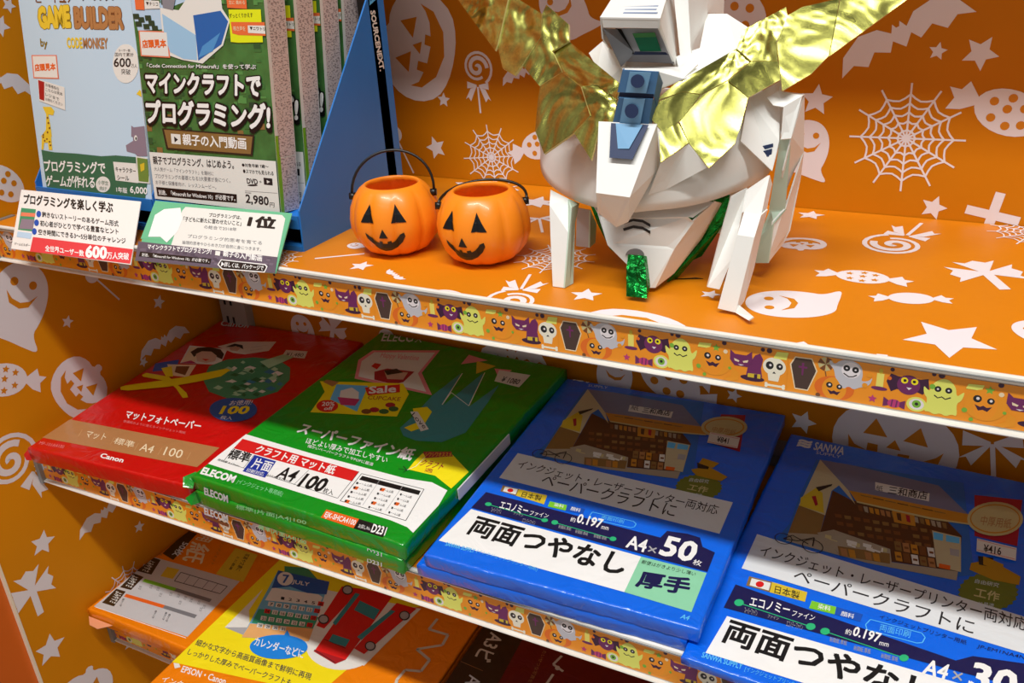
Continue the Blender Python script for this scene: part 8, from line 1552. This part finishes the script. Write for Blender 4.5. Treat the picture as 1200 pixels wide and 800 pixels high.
mb = MB(); do_prints(mb, D['prints']['BK'], 'card', (lambda f: (lambda a, b, l_: f(a, b, l_)))(lambda a, b, l_: Vector((.1657 + l_, .127 + a / 1000, b / 1000))), None)
for q in ([(.1657, .1285, .185), (.1657, .1405, .185), (.1657, .1405, .24), (.1657, .1285, .24)],):
    pass
mb.build('spine_lettering', st)
mb = MB(); mb.face([(.1658, .129, .178), (.1658, .140, .182), (.1658, .138, .190), (.1658, .131, .188)], pm('sky', 'card')); mb.face([(.1659, .131, .181), (.1659, .140, .186), (.1659, .138, .188), (.1659, .131, .184)], pm('navyb', 'card')); mb.build('spine_emblem', st)
# box side texture: fine columns of small print
def side_mat():
    m = mat('box_side_print', 'D8C4BC', .5); nt = m.node_tree; b = nt.nodes['Principled BSDF']
    g = nt.nodes.new('ShaderNodeTexCoord'); mp = nt.nodes.new('ShaderNodeMapping'); mp.inputs['Scale'].default_value = (900, 420, 900)
    n = nt.nodes.new('ShaderNodeTexNoise'); n.inputs['Scale'].default_value = 1; n.inputs['Detail'].default_value = 1
    w_ = nt.nodes.new('ShaderNodeTexWave'); w_.bands_direction = 'Y'; w_.inputs['Scale'].default_value = 110
    r = nt.nodes.new('ShaderNodeValToRGB'); r.color_ramp.elements[0].position = .36; r.color_ramp.elements[0].color = lin('94807A'); r.color_ramp.elements[1].position = .5; r.color_ramp.elements[1].color = lin('DCC8C0')
    nt.links.new(g.outputs['Object'], mp.inputs[0]); nt.links.new(mp.outputs[0], n.inputs['Vector']); nt.links.new(n.outputs[0], r.inputs[0]); nt.links.new(r.outputs[0], b.inputs['Base Color'])
    return m
M_side = side_mat(); M_cream = mat('cream_box_edge', 'E6E2D8', .45)
M_mc = mat('green_box_front', '3E7038', .35, 0, .3, vary=.25, vscale=60); M_gb = mat('pale_blue_box', 'C0DCF0', .3, 0, .35); M_lime = mat('lime_side', '84B820', .45)
def game_box(key, w, l, t, mf, label, loc, ms, group=None):
    O, U, V = [Vector(x) for x in D['surf'][key]]; lean = math.atan2(V.y, V.z)
    e = empty('software_box', loc, label=label, cat='software box', group=group); e.rotation_euler = (-lean, 0, 0)
    mb = MB(); mb.box(0, w, 0.0006, t, 0, l, ms[0])
    mb.face([(0, 0, 0), (w, 0, 0), (w, 0, l), (0, 0, l)], mf)
    for a in (0, w): mb.face([(a, 0, 0), (a, .0006, 0), (a, .0006, l), (a, 0, l)], M_cream)
    mb.face([(0, 0, l), (w, 0, l), (w, .0006, l), (0, .0006, l)], M_cream)
    mb.build('carton', e)
    mb = MB(); do_prints(mb, D['prints'][key], 'card', lambda a, b, l_: Vector((a / 1000, -l_, b / 1000)), [(0, .3, 1), (0, w * 1000 - .3, -1), (1, .3, 1), (1, l * 1000 - .5, -1)]); mb.build('printed_front', e)
    mb = MB(); x = w + .00015
    mb.face([(x, .0035, .045), (x, t - .001, .045), (x, t - .001, l - .002), (x, .0035, l - .002)], M_side)
    mb.face([(x, .0003, 0), (x, .0045, 0), (x, .0045, .062), (x, .0003, .062)], M_lime); mb.face([(x, .0045, .001), (x, t - .001, .001), (x, t - .001, .044), (x, .0045, .044)], M_side)
    if key == 'MC': mb.build('printed_side', e)
    return e
game_box('GB', .1480, .200, .022, M_gb, 'pale blue software box with printed giraffe and green bottom band, far left', D['surf']['GB'][0], (M_gb,))
b0 = game_box('MC', .1445, .205, .0235, M_mc, 'green software box priced 2,980, frontmost of its row', D['surf']['MC'][0], (M_cream,), 'green software boxes standing in a row')
def copy_tree(o, parent=None):
    c = o.copy(); col.objects.link(c); c.parent = parent
    for ch in list(o.children): copy_tree(ch, c)
    return c
for i, (dy, dx, lb) in enumerate(((.034, .0, 'second green software box from the front, only its side in view'), (.067, .0, 'third green software box from the front, only its side in view'), (.098, .0, 'rearmost green software box, beside the slanted blue panel'))):
    c = copy_tree(b0); c.location = Vector(D['surf']['MC'][0]) + Vector((dx, dy if i < 2 else .0955, -.0008)); c['label'] = lb
# sloping price cards in front of the stands
def card(key, pts, label, mcol):
    O, U, V = [Vector(x) for x in D['surf'][key]]; V = V.normalized()
    e = empty('price_card', O, label=label, cat='price card')
    Nn = U.cross(V)
    f = lambda a, b, l_: U * (a / 1000) + V * (b / 1000) + Nn * l_
    mb = MB(); q = [f(a, b, 0) for a, b in pts]; mb.prism(q, -Nn * .0008, mcol); mb.build('card', e)
    mb = MB(); do_prints(mb, D['prints'][key], 'card', f, None); mb.build('printed_front', e)
CD = D['cards']
card('C1', CD['C1'], 'white price card with red band, sloping under the pale blue game box', mat('white_card_stock', 'F0EEEA', .3, 0, .3))
card('C2', CD['C2'], 'green and grey card with a rank 1 headline, sloping under the green software box', mat('green_card_stock', '68BC90', .3, 0, .3))
# ------------------------------------------------------------------ jack-o'-lantern pails
M_pk = mat('pumpkin_plastic', 'FF921C', .38, 0, .15); M_ink = mat('black_face_ink', '0C1014', .42); M_hd = mat('black_handle_plastic', '141210', .35)
def pail(loc, face_az, label, handle):
    e = empty('pumpkin_pail', loc, label=label, cat='pumpkin pail'); e.scale = (.80, .80, .80)
    R0 = .0455; prof = [(.018, 0), (.024, .0005), (.034, .006), (.041, .015), (.0452, .027), (.0455, .036), (.0435, .048), (.039, .058), (.033, .0655), (.0285, .0685), (.0268, .0690), (.0255, .0675), (.0262, .064), (.036, .055), (.0405, .045), (.042, .034), (.040, .022), (.033, .010), (.015, .004), (.0002, .0035)]
    lob = lambda a, h: 1 - .075 * (1 - abs(math.cos(a * 5.0)) ** .7) * min(1, max(0, (.069 - h) / .02)) * 1.0
    def P(a, r, h): return Vector((math.cos(a) * r * lob(a - face_az, h), math.sin(a) * r * lob(a - face_az, h), h))
    n = 100; mb = MB(); vs = [P(j / n * math.tau, r, h) for r, h in prof]if False else [P(j / n * math.tau, r, h) for r, h in prof for j in range(n)]
    fs = [(i * n + j, i * n + (j + 1) % n, (i + 1) * n + (j + 1) % n, (i + 1) * n + j) for i in range(len(prof) - 1) for j in range(n)] + [tuple(range(n))[::-1]]
    mb.mesh(vs, fs, M_pk, True); mb.build('pumpkin_bucket', e)
    op = prof[:11]
    def rad(h):
        for (r0, h0), (r1, h1) in zip(op, op[1:]):
            if h0 <= h <= h1: return r0 + (r1 - r0) * (h - h0) / (h1 - h0)
        return .03
    def decal(mb, poly, m, lift=.0006):     # poly in (arc mm, height mm); subdivided so that it wraps the lobes
        bm = bmesh.new(); vs = [bm.verts.new((x, y, 0)) for x, y in poly]; f = bm.faces.new(vs); bmesh.ops.triangulate(bm, faces=bm.faces[:])
        for _ in range(4):
            ed = [q for q in bm.edges if q.calc_length() > 1.6]
            if not ed: break
            bmesh.ops.subdivide_edges(bm, edges=ed, cuts=1); bmesh.ops.triangulate(bm, faces=bm.faces[:])
        bm.verts.ensure_lookup_table()
        vs = []
        for v in bm.verts:
            h = (33 + (v.co.y - 33) * 1.12) / 1000; a = face_az + v.co.x * 1.12 / 45.5; p_ = P(a, rad(h), h); vs.append(p_ + Vector((math.cos(a), math.sin(a), .3)).normalized() * lift)
        mb.mesh(vs, [tuple(x.index for x in f.verts) for f in bm.faces], m); bm.free()
    for sx in (-1, 1):
        mb = MB(); decal(mb, [(sx * 15 - 6.8, 39.5), (sx * 15 + 6.8, 39.5), (sx * 13.5, 55)], M_ink); mb.build('eye', e)
    mb = MB(); decal(mb, [(-4, 26.5), (4.2, 26.5), (.2, 35)], M_ink); mb.build('nose', e)
    mb = MB(); decal(mb, [(-18, 30.5), (-15.5, 28.5), (-12, 24.5), (-8, 22.4), (-4.5, 21.6), (-4.5, 23.6), (-1.6, 23.2), (-1.6, 21), (3, 21), (3, 23), (6.5, 23.6), (7, 21.6), (10, 23), (13, 26), (15, 29), (18.5, 30.5), (19.5, 27), (17, 21.5), (12, 16.5), (5, 13.6), (-1, 13), (-7, 14.5), (-13, 19), (-17, 25)], M_ink); mb.build('mouth', e)
    mb = MB(); mb.tube(handle, .0014, M_hd, 8); mb.build('handle', e)
    for q in (handle[0], handle[-1]):
        mb = MB(); v = Vector(q); d = Vector((v.x, v.y, 0)).normalized(); mb.tube([v - d * .004 - Vector((0, 0, .001)), v + d * .0022 - Vector((0, 0, .001))], .0036, M_hd, 12); mb.build('handle_knob', e)
    return e
def arc(d, r, z0, top, back, n=22):
    d = Vector(d).normalized(); b = Vector(back); out = []
    for i in range(n + 1):
        a = math.pi * (1 - i / n); q = d * math.cos(a) * r * (1 - .10 * math.sin(a)); k = math.sin(a) ** .75
        out.append(Vector((q.x, q.y, z0)) + Vector((b.x, b.y, top)) * k)
    return out
pail((.4355, .0710, H), math.radians(-72), 'left orange jack-o-lantern pail with its handle standing up', arc((.9, .44), .0415, .058, .040, (-.004, .012)))
pail((.5150, .0745, H), math.radians(-87), 'right orange jack-o-lantern pail with its handle fallen back on the rim', arc((.88, .46), .0425, .056, .013, (-.010, .030)))
# ------------------------------------------------------------------ the white paper helmet
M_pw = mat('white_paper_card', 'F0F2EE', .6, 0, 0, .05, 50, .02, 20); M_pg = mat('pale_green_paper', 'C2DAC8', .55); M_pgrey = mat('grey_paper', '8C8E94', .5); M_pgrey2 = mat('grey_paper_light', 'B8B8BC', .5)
M_au = mat('gold_foil', 'A8A858', .27, 1.0, 0, 1.0, 15, .16, 700, bdist=.012); M_ed = mat('foil_edge', 'D8CC8A', .5)
M_n1, M_n2, M_n3 = mat('navy_paper', '24365C', .5), mat('light_blue_paper', '78ACD4', .5), mat('mid_blue_paper', '4A7CAC', .5)
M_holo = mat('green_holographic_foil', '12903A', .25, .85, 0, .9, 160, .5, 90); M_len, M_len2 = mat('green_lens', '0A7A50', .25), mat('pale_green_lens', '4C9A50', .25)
RBASE = (.66, .10, H)
hel = empty('paper_helmet', RBASE, label='large white paper model helmet with gold V-shaped crest and green foil chin', cat='paper model')
CEN = Vector((0, .02, .09))
def pieces(key, name, m, th=.0011, split=True, edge=None):
    L_ = D['robot'].get(key, [])
    mbs = MB()
    for pts in L_:
        v = [Vector((p[0], p[1], max(p[2], .5))) / 1000 for p in pts]
        n = Vector((0, 0, 0))
        for i in range(len(v)): n += v[i].cross(v[(i + 1) % len(v)])
        n.normalize(); cview = (Vector(D['cam']['loc']) - Vector(RBASE)) - v[0]
        if n.dot(cview) < 0: n = -n
        if split: mbs = MB()
        k = len(v); a = v; b = [p - n * th for p in v]
        mbs.mesh(a, [tuple(range(k))], m); mbs.mesh(a + b, [tuple(range(2 * k - 1, k - 1, -1))] + [(i, (i + 1) % k, (i + 1) % k + k, i + k) for i in range(k)], edge or m)
        if split: mbs.build(name, hel)
    if not split: mbs.build(name, hel)
pieces('goldL', 'gold_plate', M_au, .0022, True, M_ed); pieces('goldR', 'gold_plate', M_au, .0022, True, M_ed)
pieces('nose', 'nose_wedge', M_pw, .0008, False); pieces('inlayn', 'nose_inlay', M_n1, .0003, False); pieces('inlayb', 'nose_inlay', M_n2, .0003, False)
pieces('block', 'crest_block', M_n3, .0008, False); pieces('blockgap', 'crest_gap', M_n1, .0006, False); pieces('blockp', 'crest_panel', M_n2, .0003, False); pieces('dot', 'crest_dot', M_n1, .0003, True)
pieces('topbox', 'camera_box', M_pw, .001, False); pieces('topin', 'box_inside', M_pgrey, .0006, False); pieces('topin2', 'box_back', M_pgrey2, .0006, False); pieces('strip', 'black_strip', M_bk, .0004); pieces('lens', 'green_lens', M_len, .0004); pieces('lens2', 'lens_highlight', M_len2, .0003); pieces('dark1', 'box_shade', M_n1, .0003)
pieces('lineprint', 'printed_line', mat('blue_grey_ink', '8CA0C0', .6), .0002); pieces('collar', 'collar', M_pw, .001, False); pieces('slab', 'rear_slab', M_pw, .001, True); pieces('plateR', 'rear_plate', M_pw, .001)
BR = [Vector(p) / 1000 for p in D['robot']['skirtgrid']]; nc = len(BR) // 3
mb = MB(); mb.mesh(BR, [(r * nc + i, r * nc + i + 1, (r + 1) * nc + i + 1, (r + 1) * nc + i) for r in range(2) for i in range(nc - 1)], M_pw, True)
br = mb.build('brim', hel); md = br.modifiers.new('s', 'SUBSURF'); md.levels = md.render_levels = 2; md = br.modifiers.new('t', 'SOLIDIFY'); md.thickness = .0014; md.offset = -1; pieces('fold', 'brim_fold', M_pw, .0005); pieces('mark', 'printed_mark', M_pgrey, .0004); pieces('mark2', 'printed_mark', M_n1, .0004)
pieces('ear', 'ear_cover', M_pw, .001, False); pieces('earW', 'ear_cap', M_pw, .001); pieces('earG', 'ear_inner', M_pg, .001, False)
pieces('face', 'face_mask', M_pw, .001, False); pieces('facehole', 'mask_opening', M_pgrey, .0003); pieces('vent', 'black_vent_mark', M_bk, .0003, True)
pieces('tongue', 'green_chin_tab', M_holo, .001, False); pieces('holo', 'green_foil_lining', M_holo, .001, False)
pieces('leg1', 'cheek_strut', M_pw, .001, True); pieces('leg1s', 'cheek_strut', M_pg, .001, True); pieces('leg2', 'inner_strut', M_pgrey2, .001, True); pieces('leg2s', 'inner_strut', M_pg, .001)
pieces('leg3', 'cheek_strut', M_pw, .003, True); pieces('leg4', 'cheek_strut', M_pw, .002, False); pieces('leg4s', 'cheek_strut', M_pw, .001, False)
# the hollow shell behind the mask that carries everything
mb = MB(); mb.box(-.045, .045, .016, .075, .024, .115, M_pw); mb.build('inner_shell', hel)
# ------------------------------------------------------------------ end
